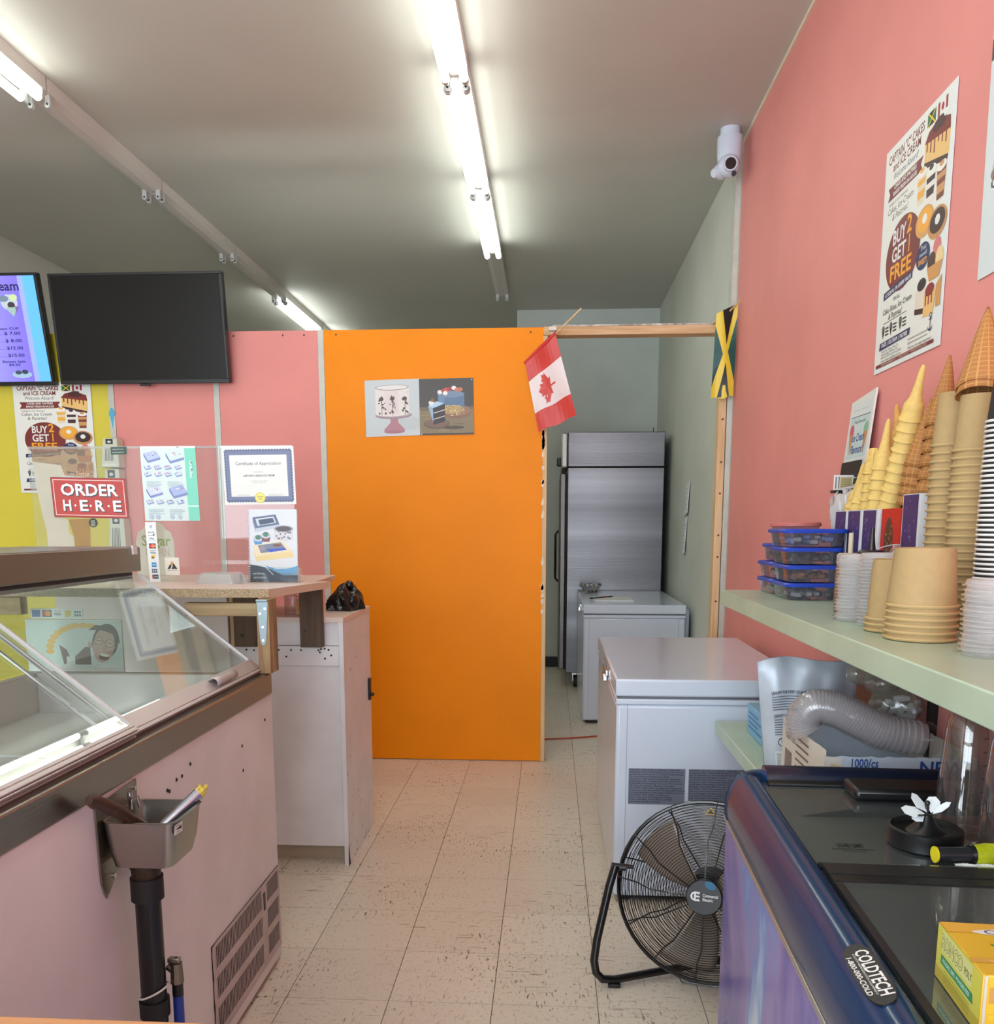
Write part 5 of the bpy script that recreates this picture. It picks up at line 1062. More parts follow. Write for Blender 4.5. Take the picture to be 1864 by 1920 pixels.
def liststack(R_, x, y, n, step, label, group, jit):
    c = lidthing(label, R_, (x, y, ZS), group); stack(c, n, step, label, group, jit, top='topmost ' + label.replace('A ', '', 1).replace('from the bottom of', 'of'))
liststack(0.047, 0.703, 2.068, 19, 0.0078, 'A clear lid from the bottom of the stack beside the blue containers', 'clear lids, left stack', 0.0022)
liststack(0.047, 0.719, 1.972, 20, 0.0077, 'A clear lid from the bottom of the stack touching the narrow kraft tubs', 'clear lids, middle stack', 0.0016)
liststack(0.050, 0.745, 1.520, 15, 0.0083, 'A clear lid from the bottom of the stack at the right photo edge', 'clear lids, right stack', 0.0016)

# blue lidded containers
m_blue = M('blue_plastic_lid', (34, 66, 176), 0.35)
m_tubc = glassmat('smoky_clear_plastic', (214, 214, 222), 1.2, 0.14, 0.05, (190, 190, 204))
def container(x0, x1, y0, y1, z0, z1, label, fill=None, lidm=None, grp=None, fillh=0.6):
    t = thing('food_container', label, 'container', ((x0 + x1) / 2, (y0 + y1) / 2, z0), 0, grp)
    i = 0.012; mb = MB()
    loft(mb, [ring(x0 + i, x1 - i, y0 + i, y1 - i, 0.022, z0 + 0.0008), ring(x0 + 0.005, x1 - 0.005, y0 + 0.005, y1 - 0.005, 0.025, z1 - 0.012)], True, False); mb.build('tub', m_tubc, t, ang=50)
    mb = MB(); loft(mb, [ring(x0, x1, y0, y1, 0.026, z1 - 0.013), ring(x0 - 0.002, x1 + 0.002, y0 - 0.002, y1 + 0.002, 0.028, z1 - 0.006), ring(x0 + 0.002, x1 - 0.002, y0 + 0.002, y1 - 0.002, 0.026, z1 - 0.0015), ring(x0 + 0.012, x1 - 0.012, y0 + 0.012, y1 - 0.012, 0.02, z1 - 0.0015), ring(x0 + 0.016, x1 - 0.016, y0 + 0.016, y1 - 0.016, 0.02, z1 - 0.005)], True, True)
    mb.build('lid', lidm or m_blue, t, ang=40)
    if fill:
        mb = MB(); random.seed(int(z0 * 1000 + x0 * 100))
        for k in range(34):
            s = random.uniform(0.008, 0.015); px_, py_ = random.uniform(x0 + 0.03, x1 - 0.03), random.uniform(y0 + 0.028, y1 - 0.03); pz_ = z0 + 0.012 + (z1 - z0 - 0.035) * fillh * random.random()
            mb.sphere((px_, py_, pz_), s, 6, random.randrange(len(fill)), (1, 1, 0.7))
        tag(mb.build('contents', fill, t), None, None, kind='stuff')
    return t
fw = M('pale_topping', (196, 190, 182), 0.7); fd = M('dark_topping', (60, 44, 38), 0.6); fo = M('caramel_topping', (178, 112, 66), 0.6); fr_ = M('reddish_topping', (150, 72, 52), 0.6); fg = M('grey_topping', (120, 116, 110), 0.7); fb = M('lavender_topping', (150, 160, 214), 0.7)
container(0.684, 0.842, 2.605, 2.80, ZS, 1.210, 'blue lidded container with pale pieces, bottom of the front pile', [fg, fd, fw])
container(0.684, 0.843, 2.605, 2.80, 1.211, 1.262, 'blue lidded container with brown pieces, second from the bottom of the front pile', [fo, fr_, fd], fillh=0.8)
container(0.676, 0.845, 2.600, 2.80, 1.263, 1.313, 'blue lidded container with dark filling, third of the front pile', [fd, fg], fillh=0.9)
container(0.667, 0.851, 2.590, 2.80, 1.314, 1.366, 'blue lidded container with pale blue filling, top of the front pile', [fb, fw], fillh=1.0)
container(0.693, 0.838, 2.830, 3.03, ZS, 1.209, 'blue lidded container at the bottom of the rear pile', [fg, fw])
container(0.693, 0.838, 2.830, 3.03, 1.210, 1.262, 'blue lidded container with pink bits in the middle of the rear pile', [fw, fr_])
container(0.705, 0.845, 2.832, 3.03, 1.263, 1.318, 'blue lidded container at the top of the rear pile, under the round tub', [fw, fg])
t = thing('round_tub', 'round clear tub with a dusty pink lid on the rear pile', 'container', (0.83, 2.93, 1.3185))
MB().lathe([(0.001, 0.0005), (0.066, 0.0005), (0.074, 0.054)], 32, (0.790, 2.932, 1.3185)).build('tub', m_tubc, t); MB().lathe([(0.075, 0.052), (0.079, 0.054), (0.079, 0.063), (0.075, 0.066), (0.001, 0.066)], 32, (0.790, 2.932, 1.3185)).build('lid', M('dusty_pink_lid', (196, 110, 104), 0.5), t)
# crumpled white bag
m_bagw = glassmat('white_carrier_film', (240, 240, 240), 0.5, 0.82, 0.1, (232, 230, 226))
t = thing('carrier_bag', 'crumpled white plastic bag behind the blue containers', 'bag', (0.925, 2.72, ZS))
def wb(u, v):
    a = u * 2 * PI; r1 = 0.036 + 0.010 * v + 0.007 * math.sin(a * 3 + v * 4) * v + 0.004 * math.sin(a * 9 + v * 11)
    return (0.902 + 0.95 * r1 * math.cos(a), 2.792 + 0.98 * r1 * math.sin(a), ZS + 0.001 + 0.300 * v + 0.018 * v * math.sin(a * 3 + 1) + 0.010 * v * math.sin(a * 7))
MB().grid(wb, 48, 16).build('bag', m_bagw, t)
MB().tube([(0.90, 2.80, 1.44), (0.895, 2.79, 1.485), (0.92, 2.78, 1.495), (0.935, 2.79, 1.46)], [0.006, 0.010, 0.009, 0.005], 8).build('bag_handle', m_bagw, t)
t = thing('card_holder', 'small card holder with a printed card above the white bag', 'holder', (0.92, 2.86, 1.475))
MB().box(0.880, 2.855, 1.475, 0.960, 2.89, 1.484).build('tray', m_black, t, bevel=0.002)
p = Print(); p.rect(0, 0, 1, 0.6, (206, 204, 196)); p.rect(0.25, 0.06, 0.75, 0.54, (176, 160, 110)); [p.rect(0.05 + 0.13 * k, 0.05, 0.09 + 0.13 * k, 0.55, (70, 70, 72)) for k in range(2)]; [p.rect(0.80 + 0.06 * k, 0.08, 0.83 + 0.06 * k, 0.5, (80, 80, 82)) for k in range(3)]; [p.rect(0.3, 0.12 + 0.08 * k, 0.7, 0.15 + 0.08 * k, (110, 100, 80)) for k in range(5)]
B(0.883, 2.866, 1.484, 0.957, 2.869, 1.530).build('card', m_paper, t); p.build('card_print', plane((0.884, 2.8658, 1.485), (1, 0, 0), (0, 0, 1), 0.072, 0.072), t)
# leaning flavour board
t = thing('flavour_board', 'pale ice cream flavours board leaning on the pink wall behind the cones', 'sign', (0.95, 2.88, ZS))
bu = Vector((0.0, -1, 0)); bv = Vector((0.045, -0.03, 0.6)).normalized(); O = Vector((0.929, 3.030, ZS + 0.002)); NN = bu.cross(bv)
MB().prism([(0, 0), (0.205, 0), (0.205, 0.625), (0.0, 0.605)], 0, 0.006, lambda u, v, c: tuple(O + bu * u + bv * v + NN * c)).build('board', M('white_board', (222, 222, 214), 0.4), t, smooth=False)
p = Print(); p.rect(0.05, 0.02, 0.93, 2.92, (214, 220, 216)); p.rect(0.07, 2.08, 0.92, 2.70, (190, 210, 208)); p.rect(0.07, 2.70, 0.92, 2.715, (110, 120, 120)); p.rect(0.15, 2.80, 0.8, 2.815, (190, 196, 206))
for k in range(9): a = k * 0.35; p.poly([(0.5, 2.45), (0.5 + 0.40 * math.cos(a), 2.45 + 0.22 * math.sin(a)), (0.5 + 0.40 * math.cos(a + 0.15), 2.45 + 0.22 * math.sin(a + 0.15))], (212, 226, 220))
for u, c1 in ((0.2, (206, 90, 110)), (0.82, (130, 180, 150))): p.ell(u, 2.50, 0.10, 0.10, c1, 12); p.poly([(u - 0.09, 2.45), (u + 0.09, 2.45), (u, 2.12)], (196, 140, 90))
p.text('Fresh & Home made', 0.5, 2.60, 0.06, (60, 60, 80), 0, 'C', w=0.5, shear=0.2); p.text('Ice Cream', 0.52, 2.33, 0.12, (60, 80, 140), 1, 'C', w=0.54, shear=0.15); p.text('Flavours!', 0.52, 2.15, 0.12, (60, 80, 140), 1, 'C', w=0.54, shear=0.15)
p.build('print', plane(O + NN * 0.006, bu, bv, 0.205, 0.205), t)
for k in range(4): MB().prism([(0.01, 0.20 + k * 0.055), (0.180, 0.20 + k * 0.055), (0.180, 0.25 + k * 0.055), (0.01, 0.25 + k * 0.055)], 0.0075, 0.014, lambda u, v, c: tuple(O + bu * u + bv * v + NN * c)).build('name_slat', M('black_slate_card', (36, 32, 32), 0.6), t, smooth=False)

# cone boxes with printed fronts
m_bw = M('white_carton', (222, 222, 224), 0.5)
def conebox(y0, y1, z1, kind, label):
    t = thing('cone_box', label, 'box', (0.912, (y0 + y1) / 2, ZS), 0, None)
    mb = MB(); x0, x1 = 0.856, 0.970; th = 0.002
    mb.box(x0, y0, ZS, x1, y1, ZS + th); mb.box(x0, y0, ZS, x0 + th, y1, z1); mb.box(x1 - th, y0, ZS, x1, y1, z1); mb.box(x0 + th, y0, ZS, x1 - th, y0 + th, z1); mb.box(x0 + th, y1 - th, ZS, x1 - th, y1, z1); mb.box(x0 + th, y0 + th, z1 - 0.006, x1 - th, y1 - th, z1 - 0.005)
    mb.build('carton', M('red_carton', (196, 44, 32), 0.4) if kind == 'red' else m_bw, t, smooth=False)
    W = y1 - y0; Hh = z1 - ZS; p = Print(); random.seed(int(y0 * 100))
    if kind == 'red':
        p.rect(0, 0, 1, Hh / W, (200, 44, 30)); p.ell(0.42, Hh / W * 0.66, 0.24, 0.52, (96, 60, 36), 20); p.ell(0.36, Hh / W * 0.56, 0.2, 0.3, (76, 48, 34), 16)
        for k in range(40): p.ell(0.42 + 0.2 * random.gauss(0, 0.5), Hh / W * 0.64 + 0.4 * random.gauss(0, 0.5), 0.03, 0.03, random.choice([(140, 96, 56), (60, 40, 30), (170, 120, 70)]), 6)
        p.poly([(0.28, Hh / W * 0.45), (0.60, Hh / W * 0.47), (0.50, 0.0), (0.40, 0)], (226, 206, 130)); [p.rect(0.32, 0.15 + k * 0.16, 0.54, 0.19 + k * 0.16, (120, 160, 70)) for k in range(5)]
    else:
        p.rect(0.04, 0.28 * Hh / W, 0.88, Hh / W - 0.02, (62, 48, 104)); [p.ell(0.2 + 0.5 * random.random(), Hh / W * (0.6 + 0.35 * random.random()), 0.02, 0.03, (150, 130, 190), 6) for k in range(7)]
        p.ell(0.45, Hh / W * 0.72, 0.07, 0.10, (120, 100, 170), 12); p.ell(0.45, Hh / W * 0.72, 0.05, 0.08, (62, 48, 104), 12)
        p.text('FLAVOUR ARTIFICIEL', 0.07, 0.40 * Hh / W, 0.07, WHT, 1, w=0.78); p.text('COLOUR ARTIFICIAL', 0.07, 0.33 * Hh / W, 0.07, WHT, 1, w=0.78)
        [p.rect(0.1, 0.03 + k * 0.08, 0.8, 0.05 + k * 0.08, (160, 170, 170)) for k in range(6)]
    p.build('print', plane((x0 - 0.0002, y1, ZS), (0, -1, 0), (0, 0, 1), W, W), t)
    p = Print(); p.rect(0, 0, 1, Hh / 0.118, (196, 44, 32) if kind == 'red' else (222, 222, 224)); [p.rect(0.1, 0.2 + k * 0.09, 0.85, 0.22 + k * 0.09, (150, 160, 160) if kind != 'red' else (150, 30, 24)) for k in range(9)]
    if kind == 'label': p.rect(0.05, 1.4, 0.9, 2.1, (206, 206, 206))
    p.build('side_print', plane((x0, y0 - 0.0002, ZS), (1, 0, 0), (0, 0, 1), 0.118, 0.118), t)
    return t
conebox(2.637, 2.745, 1.417, 'p', 'purple and white cone box farthest along the wall, under the tilted cones')
conebox(2.515, 2.632, 1.417, 'p', 'purple and white cone box second farthest along the wall')
conebox(2.394, 2.508, 1.417, 'label', 'purple and white cone box with a paper label, next to the red box')
conebox(2.238, 2.366, 1.417, 'red', 'red cone box with a chocolate nut cone picture')
conebox(2.128, 2.233, 1.449, 'p', 'tall purple and white box nearest the brown cup stacks')

# ice cream cones
def wafermat(name, c1, c2, n=14, m=95):
    mt = bpy.data.materials.new(name); MATS[name] = mt; mt.use_nodes = True; nt = mt.node_tree; b = nt.nodes['Principled BSDF']; b.inputs['Roughness'].default_value = 0.7
    tc = nt.nodes.new('ShaderNodeTexCoord'); sp = nt.nodes.new('ShaderNodeSeparateXYZ'); nt.links.new(tc.outputs['Object'], sp.inputs[0])
    def mth(op, a, b_=None, c=None):
        k = nt.nodes.new('ShaderNodeMath'); k.operation = op
        for i, q in enumerate((a, b_, c)):
            if q is None: continue
            if isinstance(q, (int, float)): k.inputs[i].default_value = q
            else: nt.links.new(q, k.inputs[i])
        return k.outputs[0]
    ang = mth('MULTIPLY', mth('ARCTAN2', sp.outputs[1], sp.outputs[0]), n / (2 * PI)); zz_ = mth('MULTIPLY', sp.outputs[2], m)
    w1 = mth('ABSOLUTE', mth('SUBTRACT', mth('FRACT', mth('ADD', ang, zz_ if n > 30 else 0.0)), 0.5)); w2 = mth('ABSOLUTE', mth('SUBTRACT', mth('FRACT', zz_), 0.5))
    h = mth('MAXIMUM', w1, w2); mr = nt.nodes.new('ShaderNodeMapRange'); mr.inputs[1].default_value = 0.36; mr.inputs[2].default_value = 0.46; nt.links.new(h, mr.inputs[0])
    mx = nt.nodes.new('ShaderNodeMix'); mx.data_type = 'RGBA'; mx.inputs[6].default_value = L(c2); mx.inputs[7].default_value = L(c1); nt.links.new(mr.outputs[0], mx.inputs[0]); nt.links.new(mx.outputs[2], b.inputs['Base Color'])
    bp = nt.nodes.new('ShaderNodeBump'); bp.inputs['Strength'].default_value = 0.6; bp.inputs['Distance'].default_value = 0.0015; nt.links.new(mr.outputs[0], bp.inputs['Height']); nt.links.new(bp.outputs[0], b.inputs['Normal'])
    return mt
m_waf = wafermat('waffle_wafer', (206, 150, 84), (176, 116, 62)); m_yel = M('yellow_cone_wafer', (232, 196, 112), 0.6, var=0.06, vs_=120, bump=0.25, bs=220); m_tan = M('tan_cone_wafer', (220, 166, 84), 0.6, var=0.1, vs_=60, bump=0.25, bs=220)
def cone_cake(label, loc, group, k=1.0, mat=None):
    t = thing('ice_cream_cone', label, 'cone', loc, 0, group); x, y, z = loc
    pr = [(0.028, 0.0), (0.0305, 0.001), (0.030, 0.005), (0.0265, 0.007), (0.0255, 0.027), (0.0245, 0.040), (0.020, 0.047), (0.0155, 0.055), (0.011, 0.085), (0.007, 0.125), (0.004, 0.134), (0.0004, 0.136)]
    mb = MB(); mb.lathe([(a * k, b * k) for a, b in pr], 24, loc)
    mb.v = [(vx + 0.0015 * math.sin(9 * math.atan2(vy - y, vx - x)) * (1 if vz - z < 0.006 * k else 0), vy, vz) for vx, vy, vz in mb.v]
    mb.build('wafer', mat or m_yel, t, ang=60); return t
def cone_waffle(label, loc, group, R_=0.032, Hh=0.16):
    t = thing('ice_cream_cone', label, 'cone', loc, 0, group); x, y, z = loc
    mb = MB(); n = 30; fs = []; vs = []
    def f(u, v):
        a = u * 2 * PI * 1.12; r = R_ * (1 - v) ** 0.9 * (1 + 0.05 * u) + 0.0015; return (x + r * math.cos(a), y + r * math.sin(a), z + Hh * v + 0.004 * math.sin(a * 2) * (1 - v))
    mb.grid(f, n, 10); mb.build('wafer', m_waf, t, ang=80, solid=0.0018); return t
def leaning(proto, base, tip, n, total, label, group, top=None):
    """n nested cones along the line from base towards tip; total is the height of one cone"""
    b = Vector(base); d = Vector(tip) - b; ln = d.length; d.normalize(); step = (ln - total) / max(1, n - 1)
    q = Vector((0, 0, 1)).rotation_difference(d).to_euler()
    proto.location = b; proto.rotation_euler = q; proto['label'] = ('lowest ' if n > 1 else '') + label; proto['group'] = group
    for k in range(1, n):
        o = dup(proto, b + d * step * k, ORD[k] + ' ' + label if n > 2 else 'upper ' + label, group, rot=q)
        if k == n - 1 and top: o['label'] = top
G1 = 'yellow cones stacked on the boxes'
z1 = 1.4175
leaning(cone_cake('x', (0, 0, 0), G1), (0.908, 2.735, z1), (0.908, 2.68, 1.555), 2, 0.136, 'yellow pointed cone of the first pair, left end of the boxes', 'first cone pair')
leaning(cone_cake('x', (0, 0, 0), G1, 1.0), (0.900, 2.665, z1), (0.908, 2.640, 1.573), 2, 0.136, 'yellow pointed cone of the second pair from the left', 'second cone pair')
leaning(cone_cake('x', (0, 0, 0), G1, 0.98, m_tan), (0.945, 2.700, z1), (0.95, 2.71, 1.53), 1, 0.133, 'tan cone half hidden behind the first yellow pair', 'tan cones')
# flat bottomed cake cones
def cone_flat(label, loc, group):
    t = thing('ice_cream_cone', label, 'cone', loc, 0, group); x, y, z = loc
    mb = MB(); mb.lathe([(0.026, 0.0), (0.0285, 0.001), (0.028, 0.006), (0.0245, 0.008), (0.0235, 0.028), (0.0185, 0.034), (0.0155, 0.070), (0.0145, 0.072), (0.0004, 0.072)], 24, loc)
    mb.build('wafer', m_yel, t, ang=50)
    mb = MB()
    for k in range(12):
        a = k * PI / 6; mb.tube([(x + 0.0192 * math.cos(a), y + 0.0192 * math.sin(a), z + 0.035), (x + 0.0162 * math.cos(a), y + 0.0162 * math.sin(a), z + 0.070)], 0.0012, 4)
    tag(mb.build('ribs', m_yel, t), None, None, kind='stuff'); return t
leaning(cone_flat('x', (0, 0, 0), G1), (0.900, 2.590, z1), (0.905, 2.585, 1.588), 5, 0.072, 'flat bottomed yellow cone in the blunt stack, third box from the viewer', 'blunt cone stack', 'topmost flat bottomed yellow cone of the blunt stack')
leaning(cone_flat('x', (0, 0, 0), G1), (0.948, 2.560, z1), (0.948, 2.56, 1.592), 5, 0.072, 'flat bottomed yellow cone of the rear blunt stack beside the wall', 'rear blunt cone stack')
leaning(cone_cake('x', (0, 0, 0), G1), (0.900, 2.530, z1), (0.908, 2.507, 1.660), 5, 0.136, 'pointed yellow cone in the medium stack left of the tallest yellow one', 'medium cone stack', 'topmost pointed cone of the medium stack')
leaning(cone_cake('x', (0, 0, 0), G1, 1.0, m_tan), (0.948, 2.480, z1), (0.952, 2.575, 1.706), 6, 0.136, 'tan pointed cone of the stack close to the wall', 'tan cone stack', 'topmost tan pointed cone close to the wall')
leaning(cone_cake('x', (0, 0, 0), G1, 1.0), (0.900, 2.440, z1), (0.908, 2.300, 1.764), 10, 0.136, 'pointed yellow cone in the tallest leaning yellow stack', 'tall yellow cone stack', 'topmost pointed cone of the tallest yellow stack')
leaning(cone_waffle('x', (0, 0, 0), ''), (0.900, 2.300, 1.425), (0.908, 2.242, 1.665), 5, 0.15, 'brown waffle cone in the left leaning waffle stack', 'left waffle stack', 'topmost brown waffle cone of the left waffle stack')
leaning(cone_waffle('x', (0, 0, 0), ''), (0.912, 2.215, 1.450), (0.920, 2.184, 1.760), 6, 0.155, 'brown waffle cone in the leaning stack next to the brown cups', 'right waffle stack', 'topmost brown waffle cone next to the brown cups')
leaning(cone_waffle('x', (0, 0, 0), '', 0.047, 0.165), (0.880, 1.924, 1.6400), (0.890, 1.950, 1.812), 2, 0.160, 'large waffle cone standing on the tall brown cup stack', 'large waffle cones')
# sauce bottles
def sauce(x, y, h, col, capc, label, spout):
    t = thing('sauce_bottle', label, 'bottle', (x, y, ZS))
    MB().lathe([(0.001, 0.0), (0.030, 0.0), (0.032, 0.006), (0.032, h * 0.72), (0.027, h * 0.8)], 24, (x, y, ZS)).build('bottle', col, t)
    MB().lathe([(0.030, h * 0.78), (0.031, h * 0.80), (0.031, h * 0.93), (0.026, h * 0.96), (0.001, h * 0.96)], 24, (x, y, ZS)).build('cap', capc, t)
    MB().tube([(x, y, ZS + h * 0.95), (x, y, ZS + h * 1.08), (x, y, ZS + h * 1.28)], [0.010, 0.007, 0.004] if spout else [0.006, 0.006, 0.0058], 12).build('spout', capc if spout else M('beige_pump', (196, 184, 156), 0.5), t); return t
sauce(0.762, 2.160, 0.165, M('dark_sauce', (44, 26, 20), 0.3), M('dark_brown_cap', (34, 24, 24), 0.35), 'dark brown sauce bottle with a pointed spout before the boxes', True)
sauce(0.738, 2.235, 0.155, M('amber_sauce', (136, 96, 56), 0.3), M('milky_cap', (176, 168, 150), 0.45), 'amber sauce bottle with a pale cap beside the blue containers', False)
t = thing('wire_loop', 'thin white loop of cord around the sauce bottles', 'cord', (0.75, 2.17, 1.30))
MB().tube([(0.762 + 0.060 * math.cos(a), 2.16 + 0.075 * math.sin(a), 1.302 + 0.028 * math.cos(a * 1.0)) for a in [k * PI / 14 for k in range(28)]], 0.0013, 5, closed=True).build('cord', m_white, t)
t = thing('squeeze_bottle', 'clear squeeze bottle peeking out behind the wide kraft tubs', 'bottle', (0.825, 2.05, ZS))
MB().lathe([(0.001, 0), (0.020, 0), (0.021, 0.13), (0.014, 0.155), (0.008, 0.17), (0.001, 0.172)], 20, (0.806, 2.125, ZS)).build('body', m_clr2, t)

# ------------------------------------------------------------------ lower shelf goods
ZL = 0.7008
t = thing('pouch', 'silver stand-up powder pouch with printed text on the lower green shelf', 'pouch', (0.73, 2.45, ZL))
def pf(u, v, l=0):
    w_ = 1 + 0.12 * v; x = 0.728 + (u - 0.5) * 0.240 * w_ - 0.026 * v
    bulge = math.sin(PI * u) ** 0.6 * (0.050 * (1 - v) ** 0.5 + 0.012 * math.sin(PI * v))
    wr = 0.006 * v * math.sin(u * 9 + v * 5) + 0.004 * v * math.sin(u * 21 - v * 6)
    return Vector((x, 2.440 - bulge - 0.020 * v + wr - (0.0028 + 0.00002 * l if l else 0), ZL + 0.001 + 0.315 * v - 0.012 * (u - 0.5) ** 2 * 4 + 0.006 * math.sin(u * 7) * v))
def pb(u, v): q = pf(1 - u, v); f = pf(1 - u, 1); return Vector((q.x, 2.445 + math.sin(PI * u) * 0.035 * (1 - v) - 0.020 * v + 0.006 * v * math.sin((1 - u) * 9 + v * 5) + 0.004, q.z))
m_pouch = M('silver_pouch', (196, 204, 214), 0.38, 0.12, var=0.16, vs_=9, bump=0.35, bs=26)
MB().grid(pf, 28, 20).grid(pb, 14, 10).build('film', m_pouch, t, ang=60)
p = Print(); TXc = (40, 44, 54); p.rect(0.0, 0.0, 0.0001, 0.0001, TXc)
p.text('LEANFIT FOR EVERY JOURNEY', 0.10, 0.70, 0.026, TXc, 1, w=0.36); [p.grid(0.10, 0.675 - k * 0.022, 0.10 + 0.30 + 0.1 * ((k * 3) % 4) / 4, 0.683 - k * 0.022, 24, 1, (90, 96, 106)) for k in range(6)]
p.text('LEANFIT POUR TOUTES LES OCCASIONS', 0.11, 0.50, 0.026, TXc, 1, w=0.46); [p.grid(0.11, 0.475 - k * 0.022, 0.11 + 0.36 + 0.12 * ((k * 3) % 4) / 4, 0.483 - k * 0.022, 24, 1, (90, 96, 106)) for k in range(7)]
[p.grid(0.58, 0.655 - k * 0.024, 0.90 - 0.1 * (k == 2), 0.668 - k * 0.024, 24, 1, TXc) for k in range(3)]
p.poly([(0.655, 0.50), (0.69, 0.50), (0.68, 0.575), (0.665, 0.575)], (60, 130, 80)); p.ell(0.83, 0.54, 0.028, 0.022, (70, 140, 90), 10); [p.grid(0.62, 0.475 - k * 0.014, 0.74, 0.481 - k * 0.014, 12, 1, (70, 110, 90)) for k in range(3)]; [p.grid(0.77, 0.475 - k * 0.014, 0.89, 0.481 - k * 0.014, 12, 1, (70, 110, 90)) for k in range(2)]
[p.grid(0.60, 0.42 - k * 0.02, 0.90, 0.428 - k * 0.02, 24, 1, (90, 96, 106)) for k in range(3)]
p.ell(0.18, 0.28, 0.045, 0.040, TXc, 18); p.ell(0.18, 0.28, 0.037, 0.033, (190, 196, 202), 18); p.text('K', 0.18, 0.27, 0.03, TXc, 1, 'C')
p.grid(0.10, 0.03, 0.36, 0.20, 16, 2, (206, 210, 212)); [p.grid(0.115, 0.045 + k * 0.018, 0.34, 0.052 + k * 0.018, 16, 1, (100, 106, 112)) for k in range(8)]
p.build('print', pf, t)
t = thing('carton', 'light blue carton behind the silver pouch on the lower shelf', 'box', (0.72, 2.78, ZL))
B(0.655, 2.672, ZL, 0.79, 2.895, 0.797).build('body', M('light_blue_carton', (130, 182, 214), 0.5, var=0.05), t, bevel=0.002)
p = Print(); [p.rect(0.1, 0.10 + k * 0.07, 0.9 - 0.2 * (k % 2), 0.13 + k * 0.07, (60, 120, 180)) for k in range(4)]; p.build('print', plane((0.6548, 2.895, ZL), (0, -1, 0), (0, 0, 1), 0.22, 0.22), t)
sheet('leaflet', 'small white leaflet lying in front of the silver pouch', 'leaflet', (0.606, 2.33, ZL), (1, -0.2, 0.0), (-0.1, 1, 0.10), 0.055, 0.075, lambda p: (p.rect(0, 0, 1, 1.3, (222, 232, 228)), p.ell(0.5, 0.75, 0.07, 0.07, (40, 40, 40), 8), [p.rect(0.62, 0.66 + k * 0.07, 0.95, 0.69 + k * 0.07, (60, 60, 60)) for k in range(3)]), 1.3)
# white carton with torn top
t = thing('carton', 'open white carton printed 1000/cs with a torn top edge on the lower shelf', 'box', (0.80, 2.18, ZL))
random.seed(31); bx0, bx1, by0, by1, bz = 0.632, 0.972, 2.0, 2.37, 0.852
m_cart = M('bluish_white_carton', (196, 208, 222), 0.6, var=0.05, vs_=12); m_cream = M('cream_carton', (222, 214, 200), 0.6, var=0.05)
def torn(x0, x1, z, fn, n=26, amp=0.0018):
    pts = [(x0, 0), (x1, 0)] + [(x1 - (x1 - x0) * k / n, z + random.uniform(-amp, amp)) for k in range(n + 1)]
    return MB().prism(pts, 0, 0.003, fn)
torn(bx0, bx1, bz - ZL, lambda u, v, c: (u, by0 + c, ZL + v)).build('front_wall', m_cart, t, smooth=False)
torn(by0 + 0.0032, by1, bz - ZL + 0.012, lambda u, v, c: (bx0 + c, u, ZL + v)).build('side_wall', m_cream, t, smooth=False)
torn(by0 + 0.0032, by1, bz - ZL, lambda u, v, c: (bx1 - c, u, ZL + v)).build('side_wall', m_cream, t, smooth=False)
torn(bx0 + 0.0032, bx1 - 0.0032, bz - ZL, lambda u, v, c: (u, by1 - c, ZL + v)).build('rear_wall', m_cart, t, smooth=False)
B(bx0 + 0.0032, by0 + 0.0032, ZL, bx1 - 0.0032, by1 - 0.0032, ZL + 0.003).build('bottom', m_cart, t)
p = Print(); p.rect(0, 0, 0.11, 0.44, (222, 214, 204)); p.poly([(0.02, 0.0), (0.08, 0.0), (0.10, 0.38), (0.04, 0.40)], (214, 190, 150)); p.text('1000/cs', 0.165, 0.372, 0.060, (50, 86, 160), 1, w=0.19); p.text('NEW', 0.62, 0.33, 0.09, (40, 80, 150), 1, w=0.30)
p.build('front_print', plane((bx0, by0 - 0.0003, ZL), (1, 0, 0), (0, 0, 1), 0.34, 0.34), t)
p = Print(); [p.rect(0.1 + 0.02 * k, 0.10, 0.11 + 0.02 * k, 0.24, (120, 84, 70)) for k in range(9)]; [p.rect(0.36, 0.12 + k * 0.05, 0.66, 0.135 + k * 0.05, (130, 96, 80)) for k in range(6)]; p.text('Lids 9oz', 0.10, 0.32, 0.05, (120, 84, 70), 0); p.text('50 X 20', 0.60, 0.06, 0.04, (120, 84, 70), 0)
p.build('side_print', plane((bx0 - 0.0003, by1, ZL), (0, -1, 0), (0, 0, 1), 0.37, 0.37), t)
# sleeve of clear plastic cups bending over the carton
t = thing('cup_sleeve', 'long bent sleeve of nested clear plastic cups spilling from the white carton', 'cups', (0.75, 2.15, 0.86))
ctl = [(0.652, 2.17, 0.855), (0.628, 2.17, 0.895), (0.650, 2.16, 0.935), (0.700, 2.15, 0.930), (0.755, 2.14, 0.905), (0.82, 2.13, 0.878), (0.935, 2.12, 0.862)]
def cr(tt):
    n = len(ctl) - 1; tt = min(max(tt, 0), 0.9999) * n; i = int(tt); f = tt - i; P_ = [Vector(ctl[min(max(i + k, 0), n)]) for k in (-1, 0, 1, 2)]
    return 0.5 * ((2 * P_[1]) + (P_[2] - P_[0]) * f + (2 * P_[0] - 5 * P_[1] + 4 * P_[2] - P_[3]) * f * f + (3 * P_[1] - P_[0] - 3 * P_[2] + P_[3]) * f ** 3)
NB = 46; m_pc = glassmat('nested_clear_cup', (240, 240, 242), 1.4, 0.40, wcol=(238, 236, 236))
cp = None
